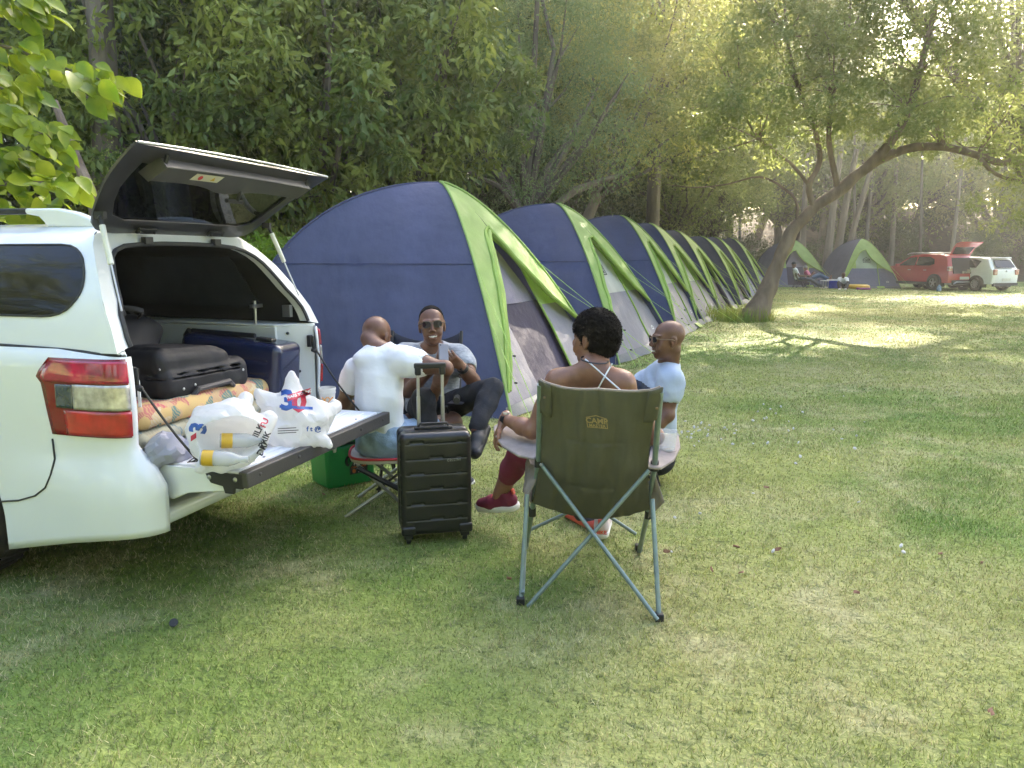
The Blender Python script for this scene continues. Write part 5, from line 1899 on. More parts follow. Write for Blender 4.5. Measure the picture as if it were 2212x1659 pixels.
def patterned(name, base):
    m = bpy.data.materials.new(name); m.use_nodes = True
    nt = m.node_tree; N = nt.nodes; L = nt.links; b = N['Principled BSDF']; b.inputs['Roughness'].default_value = .9
    tc = N.new('ShaderNodeTexCoord'); vo = N.new('ShaderNodeTexVoronoi'); vo.inputs['Scale'].default_value = 17; vo.distance = 'MANHATTAN'
    mp = N.new('ShaderNodeMapping'); mp.inputs['Rotation'].default_value = (.3, .5, .8)
    L.new(tc.outputs['Object'], mp.inputs[0]); L.new(mp.outputs[0], vo.inputs['Vector'])
    sep = N.new('ShaderNodeSeparateColor'); L.new(vo.outputs['Color'], sep.inputs[0])
    cr = N.new('ShaderNodeValToRGB'); cr.color_ramp.interpolation = 'CONSTANT'
    e = cr.color_ramp.elements
    e[0].position = 0; e[0].color = base[0] + (1,); e[1].position = .22; e[1].color = base[1] + (1,)
    for p, c in zip((.42, .6, .78, .9), base[2:]):
        q = e.new(p); q.color = c + (1,)
    L.new(sep.outputs[0], cr.inputs[0])
    w = N.new('ShaderNodeTexWave'); w.inputs['Scale'].default_value = 28; w.inputs['Distortion'].default_value = 6; L.new(mp.outputs[0], w.inputs['Vector'])
    mx = N.new('ShaderNodeMix'); mx.data_type = 'RGBA'; mx.inputs['B'].default_value = base[1] + (1,)
    mr = N.new('ShaderNodeMapRange'); mr.inputs['From Min'].default_value = .6; mr.inputs['From Max'].default_value = .8; mr.inputs['To Max'].default_value = .6
    L.new(w.outputs['Fac'], mr.inputs['Value']); L.new(mr.outputs[0], mx.inputs['Factor']); L.new(cr.outputs[0], mx.inputs['A']); L.new(mx.outputs['Result'], b.inputs['Base Color'])
    return m


QUILT = patterned('quilt_print', [(.45, .16, .14), (.55, .38, .16), (.5, .33, .2), (.12, .2, .18), (.5, .12, .14), (.55, .45, .3)])
QUILT2 = patterned('quilt_print_dull', [(.3, .28, .2), (.38, .36, .26), (.16, .22, .24), (.3, .3, .25), (.22, .25, .22), (.4, .34, .22)])
for nm, z0, hh, mt, lbl, dx in (('folded_quilt', .645, .075, QUILT2, 'dull green and grey folded quilt, under the pink and yellow one in the truck bed', .0), ('folded_quilt', .725, .1, QUILT, 'pink and yellow patterned folded quilt under the black luggage', .01)):
    r_ = tempty(nm, .72 + dx, .34, z0, lbl, 'quilt', 'folded quilts in the truck bed')
    D = SDF((-.62, -.34, -.03), (.62, .34, .16), .009)
    D.bx((0, 0, hh / 2), (.545, .27, hh / 2), None, hh * .48, 0)
    D.wrinkle(.006, 18, 3 + int(z0 * 100)); D.wrinkle(.003, 45, 9)
    D.mesh('quilt_cloth', mt, r_, 1)
# soft black case
NYL = M('black_nylon_bag', (.009, .009, .012), rough=.7, bump=.0008, bs=140, var=.25)
ZIP = M('zip_silver', (.5, .5, .5), rough=.3, metal=.8)
r_ = tempty('soft_suitcase', .72, .33, .80, 'black soft trolley case with silver zips lying on the quilts', 'suitcase', rz=-.12)
D = SDF((-.42, -.32, -.02), (.42, .36, .34), .006)
D.bx((.0, 0, .085), (.28, .22, .085), None, .06, .006)
D.bx((-.05, -.0, .17), (.235, .2, .065), Matrix.Rotation(.06, 3, 'Y'), .055, .006)
D.bx((-.05, -.03, .215), (.19, .14, .03), Matrix.Rotation(.08, 3, 'Y'), .025, .006)
for z_ in (.112, .128): D.bx((-.05, 0, z_), (.26, .222, .003), None, .001, .002, sub=True)
D.wrinkle(.003, 26, 3); D.crease(.002, 20, 4, 4)
D.mesh('bag_body', NYL, r_, 1)
mb = MB(); mb.tube([(-.2 + .32 * i / 14, -.165 - .01 * math.sin(PI * i / 14), .222 - .0035 * i) for i in range(15)], .0035, 5); mb.tube([(-.17 + .28 * i / 14, .0 + .03 * math.sin(PI * i / 14), .25 - .0022 * i) for i in range(15)], .0035, 5)
mb.build('zip', ZIP, r_)
mb = MB(); mb.tube([(-.1, -.165, .235), (-.095, -.185, .19)], .004, 5); mb.tube([(-.26, -.16, .2), (-.27, -.19, .16)], .004, 5); mb.build('zip_pull', ZIP, r_)
for x, z in ((-.1, .07), (.22, .1), (-.17, .06)):
    mb = MB(); mb.ball((x, -.222, z), (.007, .004, .007), 8); mb.build('rivet', ZIP, r_)
mb = MB(); mb.tube([(-.12, -.225, .02), (-.1, -.24, .05), (.1, -.24, .06), (.14, -.225, .03)], .014, 7); mb.build('bottom_grip', M('grip_grey', (.06, .055, .055), rough=.6), r_)
# backpack / holdall behind it
r_ = tempty('holdall', .60, .66, .93, 'black holdall with looped carry straps behind the soft case', 'holdall')
D = SDF((-.4, -.3, -.02), (.45, .35, .36), .007)
D.ell((-.02, 0, .1), (.3, .2, .14), None, .02); D.ell((.12, -.02, .17), (.2, .14, .09), None, .04); D.cut((0, 0, .0), (0, 0, -1)); D.wrinkle(.005, 22, 8)
D.mesh('bag_body', NYL, r_, 1)
mb = MB()
mb.tube([(-.12 + .3 * (i / 16), -.12 + .04 * math.sin(i), .19 + .11 * math.sin(PI * i / 16)) for i in range(17)], .014, 6, flat=.5)
mb.tube([(-.02 + .24 * (i / 16), -.02, .2 + .1 * math.sin(PI * i / 16)) for i in range(17)], .011, 6, flat=.5)
mb.build('carry_strap', M('strap_grey', (.05, .045, .045), rough=.7), r_)
# navy hard suitcase
NAVYS = M('navy_polycarbonate', (.012, .018, .055), rough=.25, coat=.5, var=.15)
r_ = tempty('hard_suitcase', 1.24, .33, .65, 'glossy navy blue hard suitcase on its side against the far wall of the truck bed', 'suitcase', rz=.0)
r_.rotation_euler = (0.0, .0, TRZ2 + .05)
D = SDF((-.17, -.42, -.02), (.17, .42, .46), .006)
Rt = Matrix.Rotation(.09, 3, 'X')
D.bx((0, 0, .2), (.13, .31, .175), Rt, .045, 0)
for z in (.12, .2, .28): D.bx((-.13, 0, z), (.005, .25, .006), Rt, .002, .003, sub=True)
for x in (-.012, .012): D.bx((x, 0, .385), (.004, .3, .008), Rt, .001, .002, sub=True)
D.mesh('shell', NAVYS, r_, 1)
mb = MB(); mb.box((-.05, -.2, .372), (.05, .1, .02), Rt); mb.build('combination_lock', BLK, r_, bevel=.006)
mb = MB(); mb.tube([(-.0, .31, .40), (0, .33, .38), (0, .33, .2)], .028, 10); mb.tube([(0, .3, .405), (0, -.1, .385)], .014, 8); mb.build('wheel_rail', BLK, r_)
# plastic shopping bags
BAGW = M('white_polythene', (.82, .82, .84), rough=.28, var=.03, spec=.6, trans=.45, bump=.006, bs=22, alpha=.86)
BAGG = M('grey_polythene', (.42, .43, .52), rough=.35, var=.1, trans=.35, bump=.004, bs=26)
PBLUE = M('print_blue', (.03, .10, .38), rough=.5); PRED = M('print_red', (.55, .03, .07), rough=.5); PWH = M('print_white_bag', (.8, .8, .8), rough=.5); PBLK = M('print_black_bag', (.02, .02, .03), rough=.5)


def crumple(o, ratio):
    """collapse the smooth surface into crisp film facets"""
    md = o.modifiers.new('d', 'DECIMATE'); md.ratio = ratio
    dg = bpy.context.evaluated_depsgraph_get()
    me = bpy.data.meshes.new_from_object(o.evaluated_get(dg))
    o.modifiers.clear(); o.data = me
    me.polygons.foreach_set('use_smooth', [True] * len(me.polygons)); me.set_sharp_from_angle(angle=math.radians(16))
    me.update(); return o


def wrap_text(txt, size, mat, name, target, u, v, tgt_origin, right=(1, 0, 0), rot=0.0, bold=0, ext=.0005, italic=0, Y=3.2):
    """lettering draped on a bag: laid on a plane facing the viewer side, dropped on the surface"""
    c = at(u, v, Y)
    n = -ray(u, v).normalized()
    x = Vector((1, 0, 0)); x = (x - n * n.dot(x)).normalized(); y = n.cross(x)
    M4_ = Matrix((( x.x, y.x, n.x, c.x), (x.y, y.y, n.y, c.y), (x.z, y.z, n.z, c.z), (0, 0, 0, 1))) @ Matrix.Rotation(rot, 4, 'Z')
    o = text_mesh(txt, size, mat, None, name=name, M4=M4_, ext=0, font_bold=bold)
    drape(o, target, tgt_origin, n)
    return o


# bag 2 (printed, tall)
r2 = empty('shopping_bag', at(640, 930, 3.52), 0, 'white plastic shopping bag with large blue and red number 30 on it', 'shopping bag', 'plastic bags on the tailgate')
r2.location.z = tl(0, 0, .61).z
o2 = r2.location.copy()
D = SDF((-.3, -.3, -.06), (.32, .3, .42), .0055)
q = lambda u, v, Y: Vector(at(u, v, Y)) - o2
D.ell(q(640, 905, 3.55), (.165, .11, .12), None, .03)
D.cap(q(630, 870, 3.55), q(630, 808, 3.56), .075, .008, .03)
D.cap(q(620, 880, 3.5), q(560, 850, 3.5), .06, .02, .03)
D.cap(q(680, 900, 3.6), q(718, 880, 3.62), .06, .03, .03)
D.cap(q(680, 930, 3.56), q(712, 962, 3.5), .05, .012, .02)
D.cap(q(600, 935, 3.45), q(660, 945, 3.5), .06, .05, .03)
D.cut((0, 0, -.002), (0, 0, -1)) if 0 else None
D.crease(.010, 12, 5); D.crease(-.0065, 24, 6); D.crease(.0015, 80, 16)
b2 = crumple(D.mesh('bag_film', BAGW, r2, 0), .12)
bpy.context.view_layer.update()
wrap_text('3', .125, PBLUE, 'numeral', b2, 621, 866, o2, bold=.006, Y=3.45, rot=.05)
wrap_text('0', .125, PRED, 'numeral', b2, 646, 870, o2, bold=.006, Y=3.45, rot=-.05)
def quad_stroke(u0, v0, u1, v1, wv, mat, name, tgt, org, Y, lift=.003):
    me = bpy.data.meshes.new(name); bm = bmesh.new()
    a, b = at(u0, v0 - wv, Y), at(u1, v1 - wv, Y); c, d = at(u1, v1 + wv, Y), at(u0, v0 + wv, Y)
    vs = [bm.verts.new(p) for p in (a, b, c, d)]; bm.faces.new(vs[::-1]); bm.to_mesh(me); bm.free()
    me.materials.append(mat); o = bpy.data.objects.new(name, me); COL.objects.link(o)
    drape(o, tgt, org, -ray((u0 + u1) / 2, (v0 + v1) / 2).normalized(), lift); return o
quad_stroke(621, 860, 671, 845, 7, PRED, 'banner', b2, o2, 3.45, .004)
wrap_text('YEARS YOUNG', .0175, PWH, 'lettering', b2, 646, 852, o2, bold=.0006, rot=.29, Y=3.42).location = (0, 0, 0)
for o__ in [x for x in bpy.data.objects if x.name.startswith('lettering') and x.parent == b2]:
    for vv in o__.data.vertices: vv.co += Vector((0, -.003, .001))
quad_stroke(604, 878, 676, 882, 3, PBLUE, 'stroke', b2, o2, 3.45, .003)
for k_ in range(3): quad_stroke(600, 926 + k_ * 5, 640 + 5 * (k_ % 2), 924 + k_ * 5, .8, PBLK, 'small_print', b2, o2, 3.42)
wrap_text('f t @', .03, PBLUE, 'lettering', b2, 678, 927, o2, bold=.001, Y=3.45)
# bag 1 (open, bottles inside)
r1 = empty('shopping_bag', at(495, 1000, 3.0), 0, 'open white plastic shopping bag lying on the tailgate with two bottles inside', 'shopping bag', 'plastic bags on the tailgate')
r1.location.z = tl(0, 0, .61).z
o1 = r1.location.copy()
q = lambda u, v, Y: Vector(at(u, v, Y)) - o1
D = SDF((-.26, -.26, -.05), (.28, .3, .36), .005)
D.ell(q(490, 940, 3.06), (.155, .14, .135), None, .03)
D.cap(q(520, 900, 3.15), q(530, 872, 3.2), .07, .03, .03)
D.cap(q(560, 950, 3.08), q(580, 900, 3.12), .04, .02, .03)
D.cap(q(470, 1000, 2.95), q(440, 1012, 2.92), .05, .03, .03)
I_ = [(q(500, 945, 2.98), (.128, .12, .085)), (q(480, 992, 2.9), (.07, .06, .028))]
D.crease(.010, 12, 9); D.crease(-.0065, 26, 10); D.crease(.0015, 80, 18)
D.ell(I_[0][0], I_[0][1], None, .01, sub=True); D.ell(I_[1][0], I_[1][1], None, .008, sub=True)
b1 = crumple(D.mesh('bag_film', BAGW, r1, 0), .12)
bpy.context.view_layer.update()
wrap_text('3', .085, PBLUE, 'numeral', b1, 430, 925, o1, bold=.004, Y=2.95, rot=1.4)
quad_stroke(412, 948, 424, 940, 6, PRED, 'banner', b1, o1, 2.95)
for txt, u_, v_, mt_ in (('MILK', 556, 935, PBLK), ('TU', 571, 915, PRED), ('PRIK', 572, 950, PBLK), ('DRI', 567, 970, PBLK)):
    wrap_text(txt, .034, mt_, 'lettering', b1, u_, v_, o1, bold=.0012, rot=1.15, Y=2.95)
# bottles
GOLD = M('gold_label', (.55, .33, .03), rough=.4); CLG = M('bottle_glass', (.55, .56, .58), rough=.08, alpha=.5, coat=.5)
for (u_, v_, Y_, rz_, lbl_) in ((508, 952, 3.02, .35, 'gold labelled clear bottle, the rear one of the two in the open bag'), (468, 990, 2.90, .15, 'clear bottle with gold label at the front opening of the bag')):
    p = at(u_, v_, Y_)
    rb = empty('glass_bottle', p, rz_, lbl_, 'bottle', 'bottles in the open bag', rot=(0, PI / 2 + .08, rz_))
    mb = MB(); mb.lathe([(0, -.06), (.028, -.058), (.03, -.05), (.03, .045), (.022, .07), (.012, .09), (.012, .12), (0, .12)], 22); mb.build('bottle_glass', CLG, rb)
    mb = MB(); mb.lathe([(.0305, -.052), (.0308, -.05), (.0308, -.012), (.0305, -.01)], 22); mb.build('bottle_label', GOLD, rb)
# grey crumpled bag near the hinge and a grey bag inside the bed
rg = tempty('carrier_bag', .17, -.06, .62, 'crumpled grey carrier bag caught at the tailgate hinge', 'carrier bag')
D = SDF((-.22, -.2, -.12), (.25, .2, .16), .006)
D.ell((.02, .0, .03), (.1, .08, .05), None, .03); D.cap((-.04, .02, .02), (-.12, .06, -.08), .035, .01, .03); D.cap((.05, 0, .02), (.18, -.02, .015), .03, .02, .03); D.ell((.0, -.01, .07), (.05, .04, .03), None, .03)
D.crease(.01, 24, 2); D.crease(.004, 60, 3); crumple(D.mesh('bag_film', BAGG, rg, 0), .06)
rg = tempty('carrier_bag', .17, .24, .82, 'pale grey plastic bag standing just inside the bed next to the tail light', 'carrier bag')
D = SDF((-.15, -.18, -.06), (.15, .18, .22), .006)
D.ell((0, 0, .06), (.07, .1, .09), None, .03); D.cap((0, 0, .1), (.01, .02, .16), .04, .02, .03)
D.crease(.008, 26, 12); D.crease(.003, 60, 13); crumple(D.mesh('bag_film', M('pale_grey_polythene', (.5, .5, .54), rough=.3, trans=.3), rg, 0), .06)
# cord tangle
mb = MB()
pts = []
rr = random.Random(5)
for i in range(46):
    a = i * .75
    pts.append(tl(.2 + .05 * math.cos(a) + .04 * math.sin(i * .31), -.2 + .04 * math.sin(a * 1.3) - .002 * i, .618 + .012 * abs(math.sin(i * .9)) ) )
o = mb.tube(pts, .0028, 5) and mb.build('thin_cord', CORDM, None); tag(o, 'tangle of thin black cord lying next to the tailgate stay', 'cord')
# stacked cups
XXO = M('cup_orange', (.65, .25, .03), rough=.4)
cupr = empty('plastic_cup', tl(1.26, -.22, .612), 0, 'stack of clear plastic cups with orange and black print by the corner of the tailgate', 'cup')
mb = MB(); mb.lathe([(0, 0), (.033, 0), (.045, .12), (.048, .121), (.0455, .13), (.0465, .138), (.049, .139), (.047, .15), (.0455, .149), (.043, .12), (.031, .004), (0, .004)], 28); mb.build('cup_body', M('milky_plastic', (.75, .74, .72), rough=.2, alpha=.6), cupr, ang=40)
cc = cupr.location
vdir = (Vector((0, 0, CAMH)) - cc); vdir.z = 0; vdir.normalize(); xr = Vector((-vdir.y, vdir.x, 0))
for txt, zz, sz, mt_ in (('XX', .085, .045, XXO), ('Castle'[:0] + 'Free', .055, .018, PBLK)):
    text_mesh(txt, sz, mt_, cupr, M4=frame_mat(vdir * (.0335 + .1 * zz + .0035) + Vector((0, 0, zz)), xr, (0, 0, 1)), font_bold=.001)
mb = MB(); mb.box(vdir * .037 + Vector((0, 0, .03)), (.035, .003, .02), Matrix.Rotation(math.atan2(vdir.y, vdir.x) - PI / 2, 3, 'Z')); mb.build('cup_print', XXO, cupr)
# small black cap on the grass
p = gnd(375, 1352, .0)
capo = empty('bottle_cap', p + Vector((0, 0, .012)), 0, 'small black bottle cap lying alone on the front lawn', 'bottle cap', rot=(1.0, .2, .4))
mb = MB(); mb.lathe([(.013, 0), (.0165, 0), (.0165, .02), (0, .02), (0, .017), (.013, .017), (.013, 0)], 20); mb.build('cap_shell', BLK, capo)
# ================================================================= cars and people at the far end of the lawn
REDP = M('red_car_paint', (.42, .02, .022), rough=.3, coat=.8, var=.05)
CLAD = M('grey_cladding', (.035, .035, .038), rough=.6)
PLATE = M('number_plate', (.62, .62, .6), rough=.4)


def car(loc, head, label, paint, L_, W_, H_, prof, gh, wins, wheel_y, wr, name, extra):
    rz = math.atan2(head[1], head[0]) - PI / 2
    root = empty(name, loc, rz, label, 'car')
    h = W_ / 2
    def tum(z): return max(0, (z - gh)) / (H_ - gh) * .2
    def edge(y): return .10 * max(0, (abs(y) - L_ / 2 + .45) / .45) ** 2
    # body: stations across the width, side profile in each
    mb = MB(); n = len(prof)
    xs_ = [(-1, .0), (-.985, .03), (-.9, .05), (-.5, .065), (0, .07), (.5, .065), (.9, .05), (.985, .03), (1, 0)]
    vs = []
    cy = sum(p[0] for p in prof) / n; cz = sum(p[1] for p in prof) / n
    for sx, grow in xs_:
        for (y, z) in prof:
            x = sx * (h - tum(z) - edge(y) * .6)
            k = 1 - (.07 - grow) / 1.2
            vs.append((x, cy + (y - cy) * k, cz + (z - cz) * (k if z > cz else 1)))
    fs = [(k * n + i, k * n + (i + 1) % n, (k + 1) * n + (i + 1) % n, (k + 1) * n + i) for k in range(len(xs_) - 1) for i in range(n)]
    fs += [tuple(range(n))[::-1], tuple((len(xs_) - 1) * n + i for i in range(n))]
    mb.add(vs, fs)
    body = mb.build('body', paint, root, bevel=.02, seg=2, ang=40)
    def sx_(y, z, o=.012): return h - tum(z) - edge(y) * .6 + o
    for q in (-1, 1):
        for pts in wins:
            mb = MB(); P = [(q * sx_(y, z, .004), y, z) for y, z in pts]; mb.prism(P, (q * .008, 0, 0)); mb.build('side_window', DGLASS, root, smooth=False)
        for y in wheel_y:
            mb = MB()
            ring = [(q * (h - .22), y + math.cos(a) * wr * 1.17, wr + math.sin(a) * wr * 1.17) for a in [PI * i / 14 for i in range(15)]]
            mb.prism(ring + [(q * (h - .22), y - wr * 1.17, .16), (q * (h - .22), y + wr * 1.17, .16)], (q * .228, 0, 0)); mb.build('wheel_arch', CLAD if extra.get('clad') else BLACKT, root)
            wheel(q * (h - .04), y, wr, par=root, wd=.2, side=q, spokes=5 if extra.get('clad') else 10, z=wr)
        mb = MB(); mb.box((q * (h + .07), L_ * .2, gh + .08), (.2, .08, .13)); mb.build('door_mirror', paint, root, bevel=.02)
        for y in extra['handles']:
            mb = MB(); mb.box((q * (h + .012), y, gh - .12), (.02, .16, .03)); mb.build('door_handle', STEEL if extra.get('clad') else BLK, root, bevel=.005)
        if extra.get('clad'):
            mb = MB(); mb.box((q * (h - .0), 0, .3), (.05, L_ * .62, .12)); mb.build('sill_cladding', CLAD, root, bevel=.02)
            mb = MB(); mb.tube([(q * (h - .26), -1.5, H_ - .04), (q * (h - .25), -1.35, H_ + .03), (q * (h - .25), .35, H_ + .035), (q * (h - .26), .6, H_ - .03)], .022, 8); mb.build('roof_rail', STEEL, root)
    return root


# red SUV with open hatch
rp = [(-2.02, .34), (-2.04, .62), (-2.0, .95), (-1.97, 1.0), (-1.86, 1.3), (-1.72, 1.52), (-1.4, 1.58), (-.3, 1.6), (.3, 1.52), (1.02, 1.08), (1.7, .98), (1.98, .82), (2.03, .5), (1.98, .28), (0, .25)]
rw = [[(-.95, 1.08), (-.2, 1.08), (-.2, 1.46), (-.85, 1.46), (-1.12, 1.36), (-1.2, 1.15)], [(-.12, 1.08), (.82, 1.06), (.3, 1.42), (-.12, 1.46)]]
hd = Vector((-.28, .95, 0)).normalized(); rr_ = Vector((hd.y, -hd.x, 0))
wl = gnd(2018, 627.0)  # rear left wheel contact
ctr = wl + hd * 1.28 + rr_ * .78
red = car((ctr.x, ctr.y, 0), hd, 'red crossover car with roof rails and its tailgate open', REDP, 4.08, 1.73, 1.6, rp, 1.0, rw, (-1.28, 1.3), .33, 'parked_car', dict(clad=True, handles=(-.75, .15)))
mb = MB(); mb.prism([(-.58, -2.03, .74), (.58, -2.03, .74), (.62, -2.0, .98), (.5, -1.78, 1.42), (-.5, -1.78, 1.42), (-.62, -2.0, .98)], (0, -.03, 0)); mb.build('boot_shade_panel', M('boot_shade', (.015, .014, .016), rough=.9), red)  # flat dark panel paints the shade inside the open boot
mb = MB(); mb.box((-.1, -2.08, .8), (.1, .03, .1)); mb.box((.2, -2.08, .84), (.16, .03, .16)); mb.ball((.05, -2.08, .79), .04, 8); mb.build('boot_contents', M('boot_stuff', (.35, .25, .12), rough=.7, col2=(.3, .3, .32), vs=20), red)
mb = MB()
def hatchp(x, t, l=0):
    return Vector((x * (1 - .0 * t), -1.72 - t * .52 + l * .2, 1.56 + t * .52 + .12 * math.sin(PI * t) * 1 - l))
o_ = [hatchp(-.56, 0), hatchp(-.6, .4), hatchp(-.66, .8), hatchp(-.6, 1.15), hatchp(.6, 1.15), hatchp(.66, .8), hatchp(.6, .4), hatchp(.56, 0)]
mb.prism(o_, (0, .01, -.05)); ht = mb.build('open_tailgate', REDP, red, bevel=.015)
mb = MB(); mb.prism([hatchp(-.46, .1, .06), hatchp(-.52, .55, .06), hatchp(.52, .55, .06), hatchp(.46, .1, .06)], (0, 0, -.01)); mb.build('tailgate_window', DGLASS, ht)
for q in (-1, 1):
    mb = MB(); mb.box((q * .74, -1.97, .95), (.2, .14, .2)); mb.build('tail_light', M('lamp_cluster', (.6, .5, .5), rough=.15, coat=1, col2=(.35, .02, .03), vs=9), red, bevel=.02)
mb = MB(); mb.box((0, -2.055, .36), (1.3, .07, .2)); mb.build('rear_bumper', CLAD, red, bevel=.03)
mb = MB(); mb.tube([(-.6, -2.1, .3), (-.45, -2.11, .38), (.45, -2.11, .38), (.6, -2.1, .3)], .03, 7); mb.build('skid_trim', STEEL, red)
mb = MB(); mb.box((0, -2.075, .55), (.5, .015, .12)); pl = mb.build('number_plate', PLATE, red)
# white hatchback
wp = [(-1.94, .32), (-1.97, .6), (-1.93, .92), (-1.86, .98), (-1.62, 1.38), (-1.2, 1.45), (-.2, 1.47), (.35, 1.4), (1.0, 1.0), (1.6, .92), (1.9, .75), (1.95, .45), (1.9, .25), (0, .22)]
ww = [[(-1.15, 1.0), (-.25, 1.0), (-.25, 1.36), (-1.0, 1.36), (-1.3, 1.28)], [(-.17, 1.0), (.78, .98), (.3, 1.32), (-.17, 1.36)]]
hd2 = Vector((-.34, .94, 0)).normalized(); rr2 = Vector((hd2.y, -hd2.x, 0))
wl2 = gnd(2108, 628.5)
ctr2 = wl2 + hd2 * 1.2 + rr2 * .75
wh = car((ctr2.x, ctr2.y, 0), hd2, 'white hatchback parked beside the open red car', M('white_hatch_paint', (.76, .78, .82), rough=.3, coat=.6, var=.03), 3.9, 1.66, 1.46, wp, .95, ww, (-1.2, 1.25), .31, 'parked_car', dict(handles=(.1,)))
mb = MB(); mb.prism([(-.56, -1.89, 1.0), (.56, -1.89, 1.0), (.48, -1.66, 1.34), (-.48, -1.66, 1.34)], (0, -.025, .0)); mb.build('rear_window', DGLASS, wh)
mb = MB(); mb.box((0, -1.62, 1.42), (1.0, .26, .05)); mb.build('roof_spoiler', _mats['white_hatch_paint'], wh, bevel=.015)
for q in (-1, 1):
    mb = MB(); mb.box((q * .63, -1.93, .82), (.2, .1, .24)); mb.build('tail_light', M('lamp_red', (.4, .03, .04), rough=.15, coat=1, col2=(.6, .4, .4), vs=11), wh, bevel=.03)
mb = MB(); mb.box((0, -1.985, .5), (.46, .015, .11)); mb.build('number_plate', PLATE, wh)
mb = MB(); mb.ball((0, -1.95, .86), (.05, .02, .05), 10); mb.build('round_badge', STEEL, wh)
mb = MB(); mb.box((0, -1.96, .3), (1.4, .04, .12)); mb.build('bumper_valance', BLACKT, wh)
# blue bottle by the wheel
p = gnd(2028, 629); bo_ = empty('water_bottle', p, 0, 'small blue and white bottle standing by the rear wheel of the red car', 'bottle')
mb = MB(); mb.lathe([(0, 0), (.09, 0), (.095, .1), (.08, .2), (.04, .24), (.035, .28), (0, .28)], 14); mb.build('bottle_body', M('blue_plastic', (.03, .16, .4), rough=.3, col2=(.4, .5, .6), vs=12), bo_)

BLUEC = M('cooler_blue', (.015, .05, .5), rough=.4)
lidw = M('cooler_lid', (.75, .76, .78), rough=.5)
FY = 36.4
p = at(1799, 625, FY); bc = empty('cooler_box', (p.x, FY, 0), -.15, 'blue cooler box with white lid, bare feet resting on it, by the far tents', 'cooler box')
mb = MB(); mb.box((0, 0, .18), (.46, .34, .36)); mb.build('cooler_body', BLUEC, bc, bevel=.02)
mb = MB(); mb.box((0, 0, .385), (.52, .38, .06)); mb.build('lid', lidw, bc, bevel=.015)
p = at(1786, 610, 36.0); 
sb = empty('small_table', (p.x, 36.25, 0), 0, 'small white topped table beside the blue cooler box', 'table')
mb = MB(); mb.box((0, 0, .36), (.3, .34, .04)); mb.build('table_top', lidw, sb, bevel=.01)
for qx in (-.12, .12):
    for qy in (-.14, .14):
        mb = MB(); mb.tube([(qx, qy, 0), (qx, qy, .35)], .012, 6); mb.build('leg', STEEL, sb)
YEL = M('inflatable_yellow', (.7, .42, .02), rough=.35); PUR = M('inflatable_purple', (.3, .03, .22), rough=.45)
p = at(1853, 625, 35.8); ring = empty('inflatable_ring', (p.x, 35.8, .0), 0, 'yellow inflatable ring lying flat on the grass before the far tents', 'swim ring')
mb = MB(); mb.lathe([(.38 + .13 * math.cos(a), .1 + .1 * math.sin(a)) for a in [2 * PI * i / 14 for i in range(15)]], 28); mb.build('ring_tube', YEL, ring)
p = at(1865, 630, 34.9); pm = empty('folded_mat', (p.x, 34.9, 0), .1, 'crumpled purple mat lying in front of the yellow ring', 'mat')
D = SDF((-.4, -.3, -.05), (.4, .3, .2), .02); D.bx((0, 0, .04), (.27, .17, .045), None, .04, 0); D.wrinkle(.012, 14, 3); D.mesh('mat_cloth', PUR, pm, 1)


def far_person(J, label, top, legs, skinm, hatm=None, hat='cap', sc=1.0, headf=(1, 0, 0), group='people resting by the far tents', shoes=True, low=1.0, w=1.0):
    pel = Vector(J['pel']); root = empty('person', (pel.x, pel.y, 0), 0, label, 'person', group)
    ro = root.location.copy(); ch = lambda o: (setattr(o, 'location', -ro), o)[1]
    F = Figure(J, .012, pad=.2); B = F.B
    F.trunk(B, w=w)
    for sd in 'LR': F.arm(B, sd); F.leg(B, sd)
    R = head_frame(headf); P = F.neck_head(B, R, F.J['head'], 1.05, smile=False)
    for sd in 'LR':
        F.hand(B, sd, F.J['wr' + sd] - F.J['el' + sd], (0, 0, -1))
        if not shoes: B.cap(F.J['an' + sd], F.J['an' + sd] + Vector((.02, -.02, .17)), .035, .03, .02)
    ch(B.mesh('body', skinm, root, 1))
    T = SDF(F.lo, F.hi, .012); F.trunk(T, .02, w=w)
    for sd in 'LR': F.arm(T, sd, .02, .5)
    T.cut(F.J['pel'], -F.up); T.cap(F.J['neck'] + F.up * .04, F.J['neck'] + F.up * .15, .07, .08, 0, sub=True); T.wrinkle(.006, 20, 3)
    ch(T.mesh('shirt', top, root, 1))
    Lg = SDF(F.lo, F.hi, .012); Lg.ell(F.J['pel'], (.18, .14, .13), rot_to(F.up, F.side), .04)
    for sd in 'LR': F.leg(Lg, sd, .018, low=low)
    Lg.wrinkle(.006, 22, 5)
    ch(Lg.mesh('trousers', legs, root, 1))
    if hatm:
        mb = MB(); mb.ball(P(0, -.01, .05), (.088, .105, .088), 16, R)
        if hat == 'cap': mb.box(P(0, .12, .065), (.13, .11, .015), R)
        ch(mb.build('cap' if hat == 'cap' else 'hair', hatm, root))
    if shoes:
        for sd in 'LR': ch(shoe(root, F.J['an' + sd], F.J.get('to' + sd, F.J['an' + sd] + Vector((1, 0, .3))) - F.J['an' + sd], (-.3, 0, 1), (M('white_trainer', (.7, .7, .7), rough=.6), SOLEW, SOLEW)))
    return root


